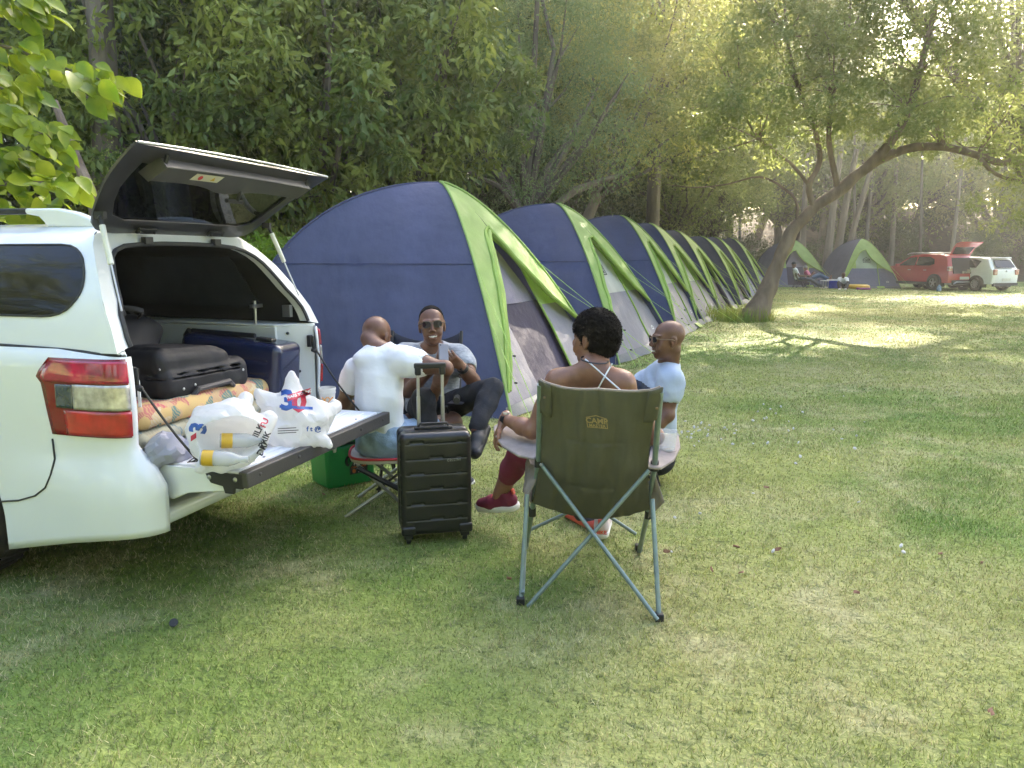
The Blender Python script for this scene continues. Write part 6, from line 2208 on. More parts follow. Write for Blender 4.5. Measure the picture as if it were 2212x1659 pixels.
a = lambda u, v, Y=FY: at(u, v, Y)
def JJ(**k): return k
far_person(JJ(pel=a(1723, 602), che=a(1721, 592), neck=a(1716.5, 580), head=a(1715, 571.5), shL=a(1719, 583, FY + .17), shR=a(1719, 583, FY - .17), elL=a(1727, 596, FY + .25), wrL=a(1736, 597, FY + .2), elR=a(1727, 596, FY - .25), wrR=a(1737, 596, FY - .2),
              hipL=a(1726, 603, FY + .1), hipR=a(1726, 603, FY - .1), knL=a(1750, 603, FY + .05), anL=a(1775, 619.5, FY + .1), knR=a(1752, 604, FY - .15), anR=a(1779, 620.5, FY - .2), toL=a(1783, 613, FY), toR=a(1788, 614, FY - .2)),
           'man in dark cap reclining in a camp chair, legs stretched out', WHITEC, M('dark_jeans', (.06, .075, .12), rough=.9, var=.2), SK3, M('cap_navy', (.015, .02, .035), rough=.9))
far_person(JJ(pel=a(1748, 603, 36.9), che=a(1745, 594, 36.9), neck=a(1741, 586, 36.9), head=a(1740, 579.5, 36.9), shL=a(1743, 588, 37.05), shR=a(1743, 588, 36.74), elL=a(1748, 598, 37.1), wrL=a(1755, 590, 37), elR=a(1749, 598, 36.65), wrR=a(1756, 592, 36.7),
              hipL=a(1751, 603, 37), hipR=a(1751, 603, 36.8), knL=a(1769, 592, 37), anL=a(1789, 606, 36.7), knR=a(1772, 595, 36.7), anR=a(1794, 603, 36.5)),
           'person with grey hair and pink top, bare feet crossed on the cooler box', M('pink_shirt', (.6, .16, .26), rough=.9), M('blue_jeans', (.09, .15, .27), rough=.9, var=.2), SK2, M('grey_hair', (.3, .29, .28), rough=.9), 'hair', shoes=False, low=.75, w=.9)
far_person(JJ(pel=a(1824, 616, 36.0), che=a(1821, 608, 35.9), neck=a(1821, 600, 35.75), head=a(1822, 594.5, 35.6), shL=a(1829, 603, 35.75), shR=a(1813, 603, 35.75), elL=a(1831, 612, 35.5), wrL=a(1831, 619, 35.3), elR=a(1812, 612, 35.5), wrR=a(1815, 618, 35.3),
              hipL=a(1828, 617, 35.9), hipR=a(1819, 617, 35.9), knL=a(1832, 611, 35.4), anL=a(1826, 623, 35.2), knR=a(1812, 611, 35.4), anR=a(1813, 623, 35.2), toL=a(1824, 627, 35), toR=a(1808, 627, 35)),
           'crouching man in white T-shirt with head bent down, between the cooler and the yellow ring', WHITEC, M('dark_shorts', (.02, .02, .03), rough=.9), SK1, headf=(0, -1, -.6), low=.9)
quad_chair((a(1722, 605).x, FY, 0), -PI / 2, 'khaki folding chair under the man in the dark cap', M('khaki_far', (.2, .18, .13), rough=.9), BLACKF, 'folding chairs by the far tents', w=.5, back=.85, seat=.38)
quad_chair((a(1747, 605, 36.9).x, 36.9, 0), -PI / 2, 'dark folding chair under the person in pink', NAVYF, BLACKF, 'folding chairs by the far tents', w=.5, back=.7, seat=.38)
# ================================================================= lawn
def lawn_mat(name, blade):
    m = bpy.data.materials.new(name); m.use_nodes = True
    nt = m.node_tree; N = nt.nodes; L = nt.links; b = N['Principled BSDF']
    b.inputs['Roughness'].default_value = .75 if not blade else .5
    b.inputs['Specular IOR Level'].default_value = .2 if not blade else .3
    g = N.new('ShaderNodeNewGeometry')
    def noise(s, d=3, off=0, st=None):
        v = g.outputs['Position']
        mp = N.new('ShaderNodeMapping'); mp.inputs['Location'].default_value = (off, off * .7, 0); mp.inputs['Scale'].default_value = st or (1, 1, 0.05)
        L.new(v, mp.inputs[0]); n = N.new('ShaderNodeTexNoise'); n.inputs['Scale'].default_value = s; n.inputs['Detail'].default_value = d
        L.new(mp.outputs[0], n.inputs['Vector']); return n.outputs['Fac']
    def ramp(x, a, c):
        r = N.new('ShaderNodeMapRange'); r.inputs['From Min'].default_value = a; r.inputs['From Max'].default_value = c; r.interpolation_type = 'SMOOTHSTEP'
        L.new(x, r.inputs['Value']); return r.outputs[0]
    def mixc(f, A, B):
        x = N.new('ShaderNodeMix'); x.data_type = 'RGBA'
        L.new(f, x.inputs['Factor'])
        for s_, nm in ((A, 'A'), (B, 'B')):
            if isinstance(s_, tuple): x.inputs[nm].default_value = s_ + (1,)
            else: L.new(s_, x.inputs[nm])
        return x.outputs['Result']
    def mul(a, c):
        x = N.new('ShaderNodeMath'); x.operation = 'MULTIPLY'; L.new(a, x.inputs[0])
        if isinstance(c, float): x.inputs[1].default_value = c
        else: L.new(c, x.inputs[1])
        return x.outputs[0]
    def add(a, c):
        x = N.new('ShaderNodeMath'); x.operation = 'ADD'; x.use_clamp = True; L.new(a, x.inputs[0])
        if isinstance(c, float): x.inputs[1].default_value = c
        else: L.new(c, x.inputs[1])
        return x.outputs[0]
    green = mixc(ramp(noise(1.3, 4), .35, .65), (.125, .205, .04), (.20, .265, .062))
    green = mixc(ramp(noise(.35, 3, 9), .4, .6), green, (.28, .305, .09))
    # mowing stripes of lighter growth, worn straw patches
    straw = mixc(ramp(noise(9, 3, 4), .3, .7), (.36, .32, .16), (.50, .46, .27))
    f = mul(ramp(noise(2.6, 5, 3), .44, .70), .6)
    f2 = mul(ramp(noise(.55, 3, 20, (1, 1.6, .05)), .42, .62), .55)
    fac = add(mul(f, ramp(noise(.8, 2, 31), .33, .6)), mul(f2, .6) if 0 else mul(f2, .55))
    if blade:
        at_ = N.new('ShaderNodeAttribute'); at_.attribute_name = 'rnd'
        dry = ramp(add(mul(at_.outputs['Fac'], .75), mul(fac, .62)), .46, .74)
        col = mixc(dry, green, straw)
        # each blade a little different
        hs = N.new('ShaderNodeHueSaturation'); L.new(col, hs.inputs['Color'])
        r2 = N.new('ShaderNodeMapRange'); r2.inputs['To Min'].default_value = .6; r2.inputs['To Max'].default_value = 1.6
        at2 = N.new('ShaderNodeAttribute'); at2.attribute_name = 'rnd2'; L.new(at2.outputs['Fac'], r2.inputs['Value']); L.new(r2.outputs[0], hs.inputs['Value'])
        col = hs.outputs['Color']
    else:
        col = mixc(mul(fac, .8), green, straw)
        fine = noise(60, 4, 2)
        col2 = mixc(ramp(fine, .35, .65), (.08, .105, .035), col)
        col = mixc(ramp(noise(14, 4, 6), .3, .55), col2, col)
        bp = N.new('ShaderNodeBump'); bp.inputs['Distance'].default_value = .03; L.new(noise(38, 5, 8), bp.inputs['Height']); L.new(bp.outputs[0], b.inputs['Normal'])
    L.new(col, b.inputs['Base Color'])
    if blade:
        tr = N.new('ShaderNodeBsdfTranslucent'); L.new(col, tr.inputs['Color'])
        ms = N.new('ShaderNodeMixShader'); ms.inputs['Fac'].default_value = .38
        L.new(b.outputs[0], ms.inputs[1]); L.new(tr.outputs[0], ms.inputs[2]); L.new(ms.outputs[0], N['Material Output'].inputs['Surface'])
    return m


def hill(x, y):
    """ground height: flat lawn, a wooded bank beyond it"""
    e = 41 + .10 * x + 1.5 * math.sin(x * .13)
    left = 15.5 + (x + 6) * 2.1       # the wood edge behind the tent row
    d1 = y - e
    h = 0
    if d1 > 0: h = 5.2 * (1 - math.exp(-(d1 / 9) ** 2))
    return h


def fast_mesh(name, co, faces_n, idx, mats, attrs=None, smooth=False):
    me = bpy.data.meshes.new(name)
    nv = len(co); nf = len(idx) // faces_n
    me.vertices.add(nv); me.vertices.foreach_set('co', np.asarray(co, np.float32).ravel())
    me.loops.add(nf * faces_n); me.loops.foreach_set('vertex_index', np.asarray(idx, np.int32).ravel())
    me.polygons.add(nf); me.polygons.foreach_set('loop_start', np.arange(0, nf * faces_n, faces_n, dtype=np.int32))
    if smooth: me.polygons.foreach_set('use_smooth', np.ones(nf, bool))
    me.update(calc_edges=True)
    for m in mats: me.materials.append(m)
    for k, v in (attrs or {}).items():
        a = me.attributes.new(k, 'FLOAT', 'POINT'); a.data.foreach_set('value', np.asarray(v, np.float32))
    return me


mb = MB()
xs = sorted(set([-260, -180, -120, -80, -55] + [-40 + 2.5 * i for i in range(42)] + [75, 95, 130, 200, 280]))
ys = sorted(set([-120, -60, -25, -10, 0] + [4 + 3 * i for i in range(12)] + [38 + 1.2 * i for i in range(30)] + [78, 90, 120, 180, 300]))
mb.add([(x, y, hill(x, y)) for y in ys for x in xs], [(j * len(xs) + i, j * len(xs) + i + 1, (j + 1) * len(xs) + i + 1, (j + 1) * len(xs) + i) for j in range(len(ys) - 1) for i in range(len(xs) - 1)], 0)
# bank faces get the leaf-litter material
LITTER = M('leaf_litter', (.045, .03, .02), rough=.95, col2=(.12, .075, .04), vs=3.5, bump=.05, bs=9, detail=8)
LAWN = lawn_mat('lawn_sheet', False)
nx = len(xs) - 1
mb.m = []
for j in range(len(ys) - 1):
    for i in range(nx):
        cx, cy = (xs[i] + xs[i + 1]) / 2, (ys[j] + ys[j + 1]) / 2
        wood = cy > 41.5 + .1 * cx + 1.5 * math.sin(cx * .13) or (cx < -3.2 + .42 * (cy - 8) and cy > 8 and cx < 12)
        mb.m.append(1 if wood else 0)
lawn = mb.build('lawn', [LAWN, LITTER], None, ang=60)
tag(lawn, 'mown green and straw coloured lawn running back to a wooded bank', kind='structure')

# grass blades
rg = np.random.RandomState(11)
zones = [(1.2, 3.2, 9500, .0021, .024), (3.2, 5.2, 6000, .0026, .025), (5.2, 8, 3000, .0036, .027), (8, 13, 1100, .006, .028), (13, 24, 320, .011, .03), (24, 40, 90, .02, .032)]
PX, PY, PW, PH = [], [], [], []
for y0, y1, dens, wd, hh in zones:
    hw1 = (.82 * y1 + 1.1)
    n = int((y1 - y0) * 2 * hw1 * dens)
    x = (rg.rand(n) * 2 - 1) * hw1; y = y0 + (y1 - y0) * rg.rand(n)
    # inside the wider-than-frame fan, keep off the wood behind the tents
    k = (np.abs(x) < .82 * y + 1.0) & ~((x < -3.4 + .42 * (y - 8)) & (y > 8))
    x, y = x[k], y[k]
    PX.append(x); PY.append(y); PW.append(np.full(len(x), wd)); PH.append(np.full(len(x), hh))
X = np.concatenate(PX); Y = np.concatenate(PY); Wd = np.concatenate(PW); Hh = np.concatenate(PH)
n = len(X)
a = rg.rand(n) * 2 * PI; a2 = rg.rand(n) * 2 * PI
# height follows a soft patchiness so the lawn reads as tufted
pat = .5 + .25 * np.sin(X * 3.1 + 1.3 * np.sin(Y * 2.2)) + .25 * np.sin(Y * 4.3 + 1.7 * np.sin(X * 2.9 + 1))
H_ = Hh * (.45 + .75 * rg.rand(n)) * (.75 + .45 * pat)
lean = .25 + 1.1 * rg.rand(n) ** 1.4
dx, dy = np.cos(a) * lean * H_, np.sin(a) * lean * H_
wx, wy = np.cos(a2) * Wd, np.sin(a2) * Wd
co = np.empty((n, 3, 3), np.float32)
co[:, 0] = np.stack([X - wx, Y - wy, np.full(n, -.002)], 1)
co[:, 1] = np.stack([X + wx, Y + wy, np.full(n, -.002)], 1)
co[:, 2] = np.stack([X + dx, Y + dy, H_ * (1 - .25 * lean)], 1)
r1 = np.repeat(rg.rand(n), 3); r2 = np.repeat(rg.rand(n), 3)
gm = fast_mesh('grass', co.reshape(-1, 3), 3, np.arange(3 * n), [lawn_mat('grass_blades', True)], {'rnd': r1, 'rnd2': r2})
go = bpy.data.objects.new('grass', gm); COL.objects.link(go)
tag(go, 'short grass blades covering the lawn', kind='stuff')

# ================================================================= trees
BARK = M('bark_grey_brown', (.10, .08, .062), rough=.9, col2=(.2, .165, .13), vs=7, bump=.02, bs=22, detail=8, stretch=(1, 1, .25))
BARKL = M('bark_warm', (.13, .09, .065), rough=.9, col2=(.30, .22, .16), vs=5, bump=.03, bs=12, detail=8, stretch=(1, 1, .4))
BARKP = M('bark_pale', (.15, .12, .09), rough=.9, col2=(.26, .21, .16), vs=5, bump=.015, bs=14, detail=8, stretch=(1, 1, .2))


def leaf_mat(name, c, c2, trans=.45, tcol=None, rough=.42):
    m = M(name, c, col2=c2, rough=rough, vs=1.1, trans=trans, spec=.4, thresh=(.38, .62), detail=5, tcol=tcol)
    return m


LF_PRIVET = leaf_mat('leaf_privet', (.13, .19, .045), (.34, .38, .08), .48)
LF_DARK = leaf_mat('leaf_dark', (.06, .09, .026), (.14, .17, .04), .38)
LF_FEATHER = leaf_mat('leaf_feather', (.19, .28, .11), (.31, .38, .14), .52)
LF_YELLOW = leaf_mat('leaf_yellow_green', (.30, .34, .09), (.52, .50, .15), .6)
LF_OLIVE = leaf_mat('leaf_olive', (.22, .27, .09), (.38, .40, .14), .6)
LF_SUNLIT = leaf_mat('leaf_sunlit', (.13, .24, .015), (.24, .36, .03), .5)  # sunlight on the one bright bush, put into its leaf colour
LF_FLOWER = leaf_mat('flower_panicle', (.30, .35, .08), (.42, .44, .13), .35)


def leaves(rg, C, Rc, per, L_, w, droop=.3, flat=1.0, mode='leaf'):
    """C: clump centres (n,3); returns verts (4 per leaf)"""
    n = len(C) * per
    base = np.repeat(C, per, 0) + rg.normal(size=(n, 3)) * np.repeat(Rc, per)[:, None] * np.array([.5, .5, .5 * flat])
    out = base - np.repeat(C, per, 0)
    d = rg.normal(size=(n, 3)) + out / (np.linalg.norm(out, axis=1, keepdims=True) + 1e-6) * .8
    d[:, 2] -= droop * 2
    d /= np.linalg.norm(d, axis=1, keepdims=True)
    s = np.cross(d, rg.normal(size=(n, 3))); s /= np.linalg.norm(s, axis=1, keepdims=True) + 1e-9
    nn = np.cross(s, d)
    l = (L_ * (.6 + .7 * rg.rand(n)))[:, None]; ww = l * (w / L_) * .5
    v = np.empty((n, 4, 3), np.float32)
    v[:, 0] = base
    v[:, 1] = base + d * l * .42 + s * ww + nn * ww * .35
    v[:, 2] = base + d * l + nn * -l * .1
    v[:, 3] = base + d * l * .42 - s * ww + nn * ww * .35
    return v


def leaf_mesh(name, V_, mats, mi=None):
    n = len(V_)
    b = np.arange(n)[:, None] * 4
    idx = np.concatenate([b + np.array([0, 1, 2]), b + np.array([0, 2, 3])], 1).ravel()
    me = fast_mesh(name, V_.reshape(-1, 3), 3, idx, mats)
    if mi is not None: me.polygons.foreach_set('material_index', np.repeat(mi, 2).astype(np.int32))
    return me


def crown_points(rg, R, n, lo=.45, shape=1.0):
    """clump centres spread through an uneven ellipsoid"""
    u = rg.normal(size=(n, 3)); u /= np.linalg.norm(u, axis=1, keepdims=True)
    r = (lo + (1 - lo) * rg.rand(n) ** .6)
    lump = 1 + .22 * np.sin(u[:, 0] * 4 + u[:, 2] * 3 + rg.rand() * 6) * np.cos(u[:, 1] * 5 + rg.rand() * 6)
    P = u * (r * lump)[:, None] * np.array(R)
    P[:, 2] *= np.where(P[:, 2] < 0, .75, 1)
    return P


def limb_tubes(mb, rs, root, tips, r0=.05, sag=.0, n=6):
    root = Vector(root)
    for t in tips:
        t = Vector(t); m_ = root.lerp(t, .5) + Vector((rs.uniform(-.25, .25), rs.uniform(-.25, .25), rs.uniform(0, .35))) * (t - root).length * .35
        pts = [root, root.lerp(m_, .5) * 1.0, m_, m_.lerp(t, .55) + Vector((rs.uniform(-.1, .1), rs.uniform(-.1, .1), 0)), t]
        mb.tube(pts, [r0, r0 * .8, r0 * .55, r0 * .32, r0 * .08], n)


crown_cache = {}


def crown_kind(kind):
    """(crown mesh, limb mesh) for a tree of unit placement: crown centre at origin"""
    if kind in crown_cache: return crown_cache[kind]
    K_ = dict(
        privet=dict(R=(2.1, 1.7, 2.7), n=230, per=85, L=.15, w=.06, rc=.30, mat=LF_PRIVET, droop=.5, lo=.5, flower=24),
        dark=dict(R=(2.6, 2.3, 3.4), n=240, per=75, L=.13, w=.06, rc=.5, mat=LF_DARK, droop=.25, lo=.3),
        feather=dict(R=(2.6, 2.2, 3.2), n=260, per=130, L=.085, w=.02, rc=.42, mat=LF_FEATHER, droop=.45, lo=.35),
        yellow=dict(R=(3.4, 2.8, 3.2), n=300, per=100, L=.11, w=.05, rc=.46, mat=LF_YELLOW, droop=.2, lo=.35),
        olive=dict(R=(3.6, 3.2, 4.2), n=380, per=75, L=.15, w=.06, rc=.55, mat=LF_OLIVE, droop=.25, lo=.3),
        bush=dict(R=(1.3, 1.1, 1.0), n=80, per=100, L=.09, w=.04, rc=.25, mat=LF_DARK, droop=.1, lo=.3),
        brightbush=dict(R=(.75, .6, .7), n=45, per=80, L=.085, w=.04, rc=.17, mat=LF_SUNLIT, droop=.1, lo=.3),
    )[kind]
    rg = np.random.RandomState(abs(hash(kind)) % 1000 if 0 else sum(map(ord, kind)))
    C_ = crown_points(rg, K_['R'], K_['n'], K_['lo'])
    Rc = K_['rc'] * (.6 + .8 * rg.rand(len(C_)))
    V_ = leaves(rg, C_, Rc, K_['per'], K_['L'], K_['w'], K_['droop'], .8)
    mats = [K_['mat']]; mi = None
    if K_.get('flower'):
        F_ = C_[np.linalg.norm(C_ / np.array(K_['R']), axis=1) > .75][:K_['flower']] * 1.05
        F2 = np.concatenate([F_ + rg.normal(size=F_.shape) * .12 for _ in range(2)])
        vf = leaves(rg, F2, np.full(len(F2), .12), 110, .026, .018, -.1, 1.8)
        mi = np.concatenate([np.zeros(len(V_)), np.ones(len(vf))]); V_ = np.concatenate([V_, vf]); mats.append(LF_FLOWER)
    cm = leaf_mesh('crown', V_, mats, mi)
    rs = random.Random(5)
    mb = MB()
    sel = C_[rg.permutation(len(C_))[:22]]
    limb_tubes(mb, rs, (0, 0, -K_['R'][2] * .8), [tuple(p) for p in sel], .07 * K_['R'][2] / 3)
    o = mb.build('limbs', BARK, None); lm = o.data; bpy.data.objects.remove(o)
    crown_cache[kind] = (cm, lm, K_['R'])
    return crown_cache[kind]


def tree(kind, x, y, cz, s, label, cat='tree', name='tree', group=None, rz=0, tr=.14, lean=(0, 0), bark=None, sz=None, base=None):
    cm, lm, R = crown_kind(kind)
    gz = hill(x, y)
    bx, by = base if base else (x - lean[0], y - lean[1])
    gz = hill(bx, by)
    root = empty(name, (bx, by, gz), 0, label, cat, group)
    c = bpy.data.objects.new('crown', cm); COL.objects.link(c); c.parent = root
    c.location = (x - bx, y - by, cz - gz); c.rotation_euler = (0, 0, rz); c.scale = (s, s, sz or s)
    l = bpy.data.objects.new('limbs', lm); COL.objects.link(l); l.parent = root; l.location = c.location; l.rotation_euler = c.rotation_euler; l.scale = c.scale
    if bark: 
        l.data = l.data
    top = Vector((x - bx, y - by, cz - gz - R[2] * .75 * (sz or s)))
    if tr and top.z > .3:
        mb = MB(); rs = random.Random(int(x * 10 + y))
        pts = [Vector((0, 0, -.15)), Vector((0, 0, .05)), top * .35 + Vector((rs.uniform(-.1, .1), rs.uniform(-.1, .1), 0)), top * .7 + Vector((rs.uniform(-.12, .12), 0, 0)), top * 1.1]
        mb.tube(pts, [tr * 1.5, tr * 1.15, tr, tr * .85, tr * .5], 10)
        mb.build('trunk', bark or BARK, root)
    return root


# --- near wall of shrubs behind the first tents (left and centre)
PV = [(-4.6, 11.2, 3.6, 1.0, .3), (-3.0, 12.2, 3.9, 1.05, 1.4), (-1.7, 13.4, 4.4, 1.05, 2.2), (-4.1, 13.2, 5.6, 1.1, 4.0)]
PL = ['drooping glossy leaved privet tree with yellow flower heads over the raised hatch',
      'drooping privet tree between the raised hatch and the peak of the nearest tent',
      'privet tree with pale flower sprays hanging above the nearest tent',
      'taller privet tree at the back, its top leaving the photo above the hatch']
for (x, y, z, s, r), l in zip(PV, PL): tree('privet', x, y, z, s, l, rz=r, name='privet_tree', group='privet trees behind the nearest tent', tr=.09)
DK = [(-9.5, 13, 4.2, 1.1), (-7.4, 15.5, 5.0, 1.2), (-10.5, 18, 6.0, 1.4), (-5.5, 17.5, 5.4, 1.25), (-3.2, 19.5, 5.6, 1.25), (-1.2, 21, 5.2, 1.2), (-8, 21, 8.5, 1.5), (-3.5, 23, 9.5, 1.5), (.8, 25, 5.2, 1.2), (3.2, 29.5, 5.0, 1.2), (1.5, 31, 9.5, 1.5), (-12.5, 15, 8.5, 1.3), (-5.5, 14.8, 9.0, 1.0), (5.5, 33.5, 5.0, 1.2), (7.8, 38, 5.4, 1.3)]
for i, (x, y, z, s) in enumerate(DK):
    tree('dark', x, y, z, s, 'dark shaded tree deep in the wood behind the tent row', rz=i * 1.3, name='woodland_tree', group='dark trees deep in the wood', tr=.13)
for i, (x, y, s) in enumerate([(-7.2, 12.3, 1.1), (-5.2, 10.4, .9), (-2.2, 12.5, 1.1), (-.4, 14.6, 1.1), (1.0, 17.6, 1.2), (2.6, 21.2, 1.2), (4.5, 26, 1.3), (6.6, 31, 1.3), (9.6, 39, 1.3), (-8.8, 10.4, 1.1), (-3.7, 11.9, 1.0), (-9.5, 14.5, 1.5), (-7, 17.5, 1.6), (-4.2, 15.5, 1.5), (-1.9, 17.2, 1.5), (0, 21, 1.6), (2.6, 26, 1.6), (-5.8, 21.5, 1.8), (-2.5, 24.5, 1.8), (.8, 30, 1.8), (5.2, 36, 1.7), (7.5, 43, 1.8), (-11, 20, 1.8), (-6.3, 9.2, .8)]):
    tree('bush', x, y, .85 * s, s, 'dark leafy bush filling the space under the trees behind the tents', 'bush', 'bush', 'bushes under the trees', i * 1.7, tr=0)
tree('brightbush', -2.75, 8.9, 1.22, .85, 'sunlit yellow green bush between the canopy strut and the nearest tent', 'bush', 'bush', tr=.02)
# feathery and yellow-green trees over the middle of the row
tree('feather', .3, 16.5, 5.2, 1.15, 'feathery blue green tree above the peak of the second tent', name='feathery_tree', rz=.6, tr=.12)
tree('feather', -1.4, 18.6, 7.8, 1.1, 'tall feathery tree whose top leaves the photo above the nearest tent', name='feathery_tree', rz=2.6, tr=.12)
tree('yellow', 2.3, 21.0, 5.6, 1.0, 'yellow green tree with forked leaning trunk behind the third tent', name='yellow_green_tree', rz=.2, tr=.2, base=(.6, 19.6), bark=BARKP)
tree('yellow', 4.4, 24.5, 8.4, 1.1, 'tall sunlit yellow green tree in the centre, above the leaning trunks', name='yellow_green_tree', rz=1.9, tr=.17, bark=BARKP)
tree('olive', 5.8, 28.5, 5.0, .9, 'olive green tree above the last tents of the row', name='olive_tree', rz=.8, tr=.16, base=(5.0, 27.5), bark=BARKP)
tree('olive', 8.6, 34.0, 5.4, .95, 'olive green tree just left of the leaning trunk, beyond the tents', name='olive_tree', rz=2.9, tr=.18)
tree('yellow', 6.8, 30.5, 9.6, 1.2, 'high yellow green crown against the bright sky at the top centre', name='yellow_green_tree', rz=3.3, tr=.2)
# pale leaning trunks / limbs behind tents 2 and 3
def bare_limb(name, pts, r, label, bark=BARKP):
    root = empty(name, (pts[0][0], pts[0][1], 0), 0, label, 'tree trunk')
    o = Vector((pts[0][0], pts[0][1], 0))
    mb = MB(); mb.tube([Vector(p) - o for p in pts], r, 9); mb.build('trunk', bark, root); return root
bare_limb('leaning_snag', [(.9, 17.6, 0), at(1150, 440, 17.7), at(1180, 380, 17.9), at(1222, 318, 18.2), at(1262, 240, 18.5)], [.2, .17, .15, .12, .06], 'bare leaning trunk rising behind the second tent')
bare_limb('leaning_snag', [(1.3, 17.9, 0), at(1190, 452, 18.2), at(1240, 412, 18.4), at(1300, 390, 18.6), at(1345, 376, 18.8)], [.15, .12, .1, .07, .03], 'low slanting limb above the gap between the second and third tents')
bare_limb('slender_tree', [(-5.3, 9.9, 0), at(226, 400, 10.0), at(222, 200, 10.1), at(205, 0, 10.2), at(200, -250, 10.3)], [.15, .14, .125, .11, .08], 'dark upright twin trunk left of the raised hatch', BARK)
bare_limb('slender_tree', [(-5.0, 10.1, 0), at(246, 330, 10.2), at(238, 150, 10.3), at(228, -20, 10.4), at(222, -250, 10.5)], [.11, .1, .09, .08, .06], 'thinner stem beside the dark twin trunk left of the hatch', BARK)
bare_limb('slender_tree', [(-4.3, 8.6, 0), at(198, 420, 8.8), at(160, 330, 9.0), at(118, 220, 9.3)], [.07, .065, .055, .04], 'thin brown stem slanting left behind the truck roof', BARKL)

# --- the leaning tree on the lawn
lt = empty('leaning_tree', (5.72, 18.2, 0), 0, 'big leaning tree with rough brown trunk growing out of the lawn on the right', 'tree')
lo_ = lt.location.copy()
q = lambda u, v, Y: at(u, v, Y) - lo_
tp = [Vector((0, 0, -.2)), Vector((.0, 0, .08)), q(1652, 640, 18.2), q(1678, 575, 18.2), q(1712, 500, 18.15), q(1758, 450, 18.05), q(1812, 412, 17.9), q(1862, 370, 17.75), q(1905, 330, 17.6)]
tr_r = [.42, .33, .21, .165, .14, .13, .135, .125, .115]
mb = MB(); mb.tube(tp, tr_r, 16)
def roughen(mb, amp, f):
    out = []
    for v in mb.v:
        p = Vector(v); nz_ = mnoise.noise(p * f); n2 = mnoise.noise(p * f * 3)
        out.append(tuple(p + Vector((mnoise.noise(p * f + Vector((9, 0, 0))), mnoise.noise(p * f + Vector((0, 7, 0))), 0)) * amp + Vector((n2, nz_, 0)) * amp * .4))
    mb.v = out
# resample for roughness
def spline(pts, rs_, k=5):
    P, R_ = [], []
    n = len(pts)
    for i in range(n - 1):
        p0, p1, p2, p3 = pts[max(i - 1, 0)], pts[i], pts[i + 1], pts[min(i + 2, n - 1)]
        for j in range(k):
            t = j / k
            P.append(.5 * ((2 * p1) + (p2 - p0) * t + (2 * p0 - 5 * p1 + 4 * p2 - p3) * t * t + (3 * p1 - p0 - 3 * p2 + p3) * t ** 3)); R_.append(rs_[i] + (rs_[i + 1] - rs_[i]) * t)
    P.append(pts[-1]); R_.append(rs_[-1]); return P, R_
mb = MB(); P_, R_ = spline([Vector(p) for p in tp], tr_r, 6); mb.tube(P_, R_, 22); roughen(mb, .05, 2.6)
mb.build('trunk', BARKL, lt, ang=80)
def limb(pts, r, k=4, nm='limb', par=lt, bark=BARKL):
    mb = MB(); P_, R_ = spline([Vector(p) for p in pts], r, k); mb.tube(P_, R_, 9); roughen(mb, .02, 4); return mb.build(nm, bark, par, ang=80)
limb([tp[-2], q(1900, 345, 17.7), q(1965, 320, 17.6), q(2040, 318, 17.6), q(2110, 335, 17.6), q(2165, 352, 17.6), q(2240, 345, 17.7), q(2340, 320, 17.8)], [.115, .105, .095, .085, .078, .07, .06, .04])
limb([tp[-1], q(1935, 290, 17.5), q(1965, 235, 17.4), q(1985, 160, 17.3), q(2010, 60, 17.2), q(2040, -80, 17.2), q(2060, -260, 17.2)], [.11, .095, .085, .075, .065, .05, .02])
limb([tp[4] + Vector((.05, 0, 0)), q(1722, 440, 18.0), q(1690, 405, 18.0), q(1640, 382, 18.1), q(1570, 398, 18.2), q(1500, 405, 18.3), q(1440, 398, 18.4)], [.035, .03, .027, .023, .019, .014, .007])
limb([tp[5], q(1748, 400, 17.9), q(1770, 350, 17.9), q(1760, 280, 17.8), q(1725, 190, 17.7), q(1700, 80, 17.6), q(1690, -100, 17.6)], [.075, .065, .06, .05, .045, .035, .02])
limb([tp[6], q(1800, 360, 17.8), q(1790, 300, 17.7), q(1800, 200, 17.6), q(1830, 90, 17.5), q(1840, -60, 17.5)], [.07, .06, .055, .045, .035, .02])
limb([q(1748, 400, 17.9), q(1705, 350, 17.7), q(1640, 300, 17.6), q(1600, 230, 17.5), q(1570, 150, 17.5)], [.045, .038, .03, .022, .012])
limb([q(2110, 335, 17.6), q(2150, 375, 17.5), q(2200, 390, 17.5), q(2250, 380, 17.5)], [.05, .04, .03, .02])
rs = random.Random(12); mbt = MB()
tips = []
anchors = [q(1965, 235, 17.4), q(1985, 160, 17.3), q(2010, 60, 17.2), q(1760, 280, 17.8), q(1725, 190, 17.7), q(1800, 200, 17.6), q(1830, 90, 17.5), q(1600, 230, 17.5), q(2040, 318, 17.6), q(2110, 335, 17.6), q(2040, -80, 17.2), q(1700, 80, 17.6), q(1640, 300, 17.6)]
for a_ in anchors:
    for _ in range(7):
        d = Vector((rs.uniform(-1, 1), rs.uniform(-1, 1), rs.uniform(-.25, 1))) * rs.uniform(.8, 2.0)
        limb_tubes(mbt, rs, a_, [a_ + d], .022, n=5); tips.append(tuple(a_ + d)); tips.append(tuple(a_ + d * .65))
mbt.build('twigs', BARKL, lt)
rg = np.random.RandomState(77)
cc = []
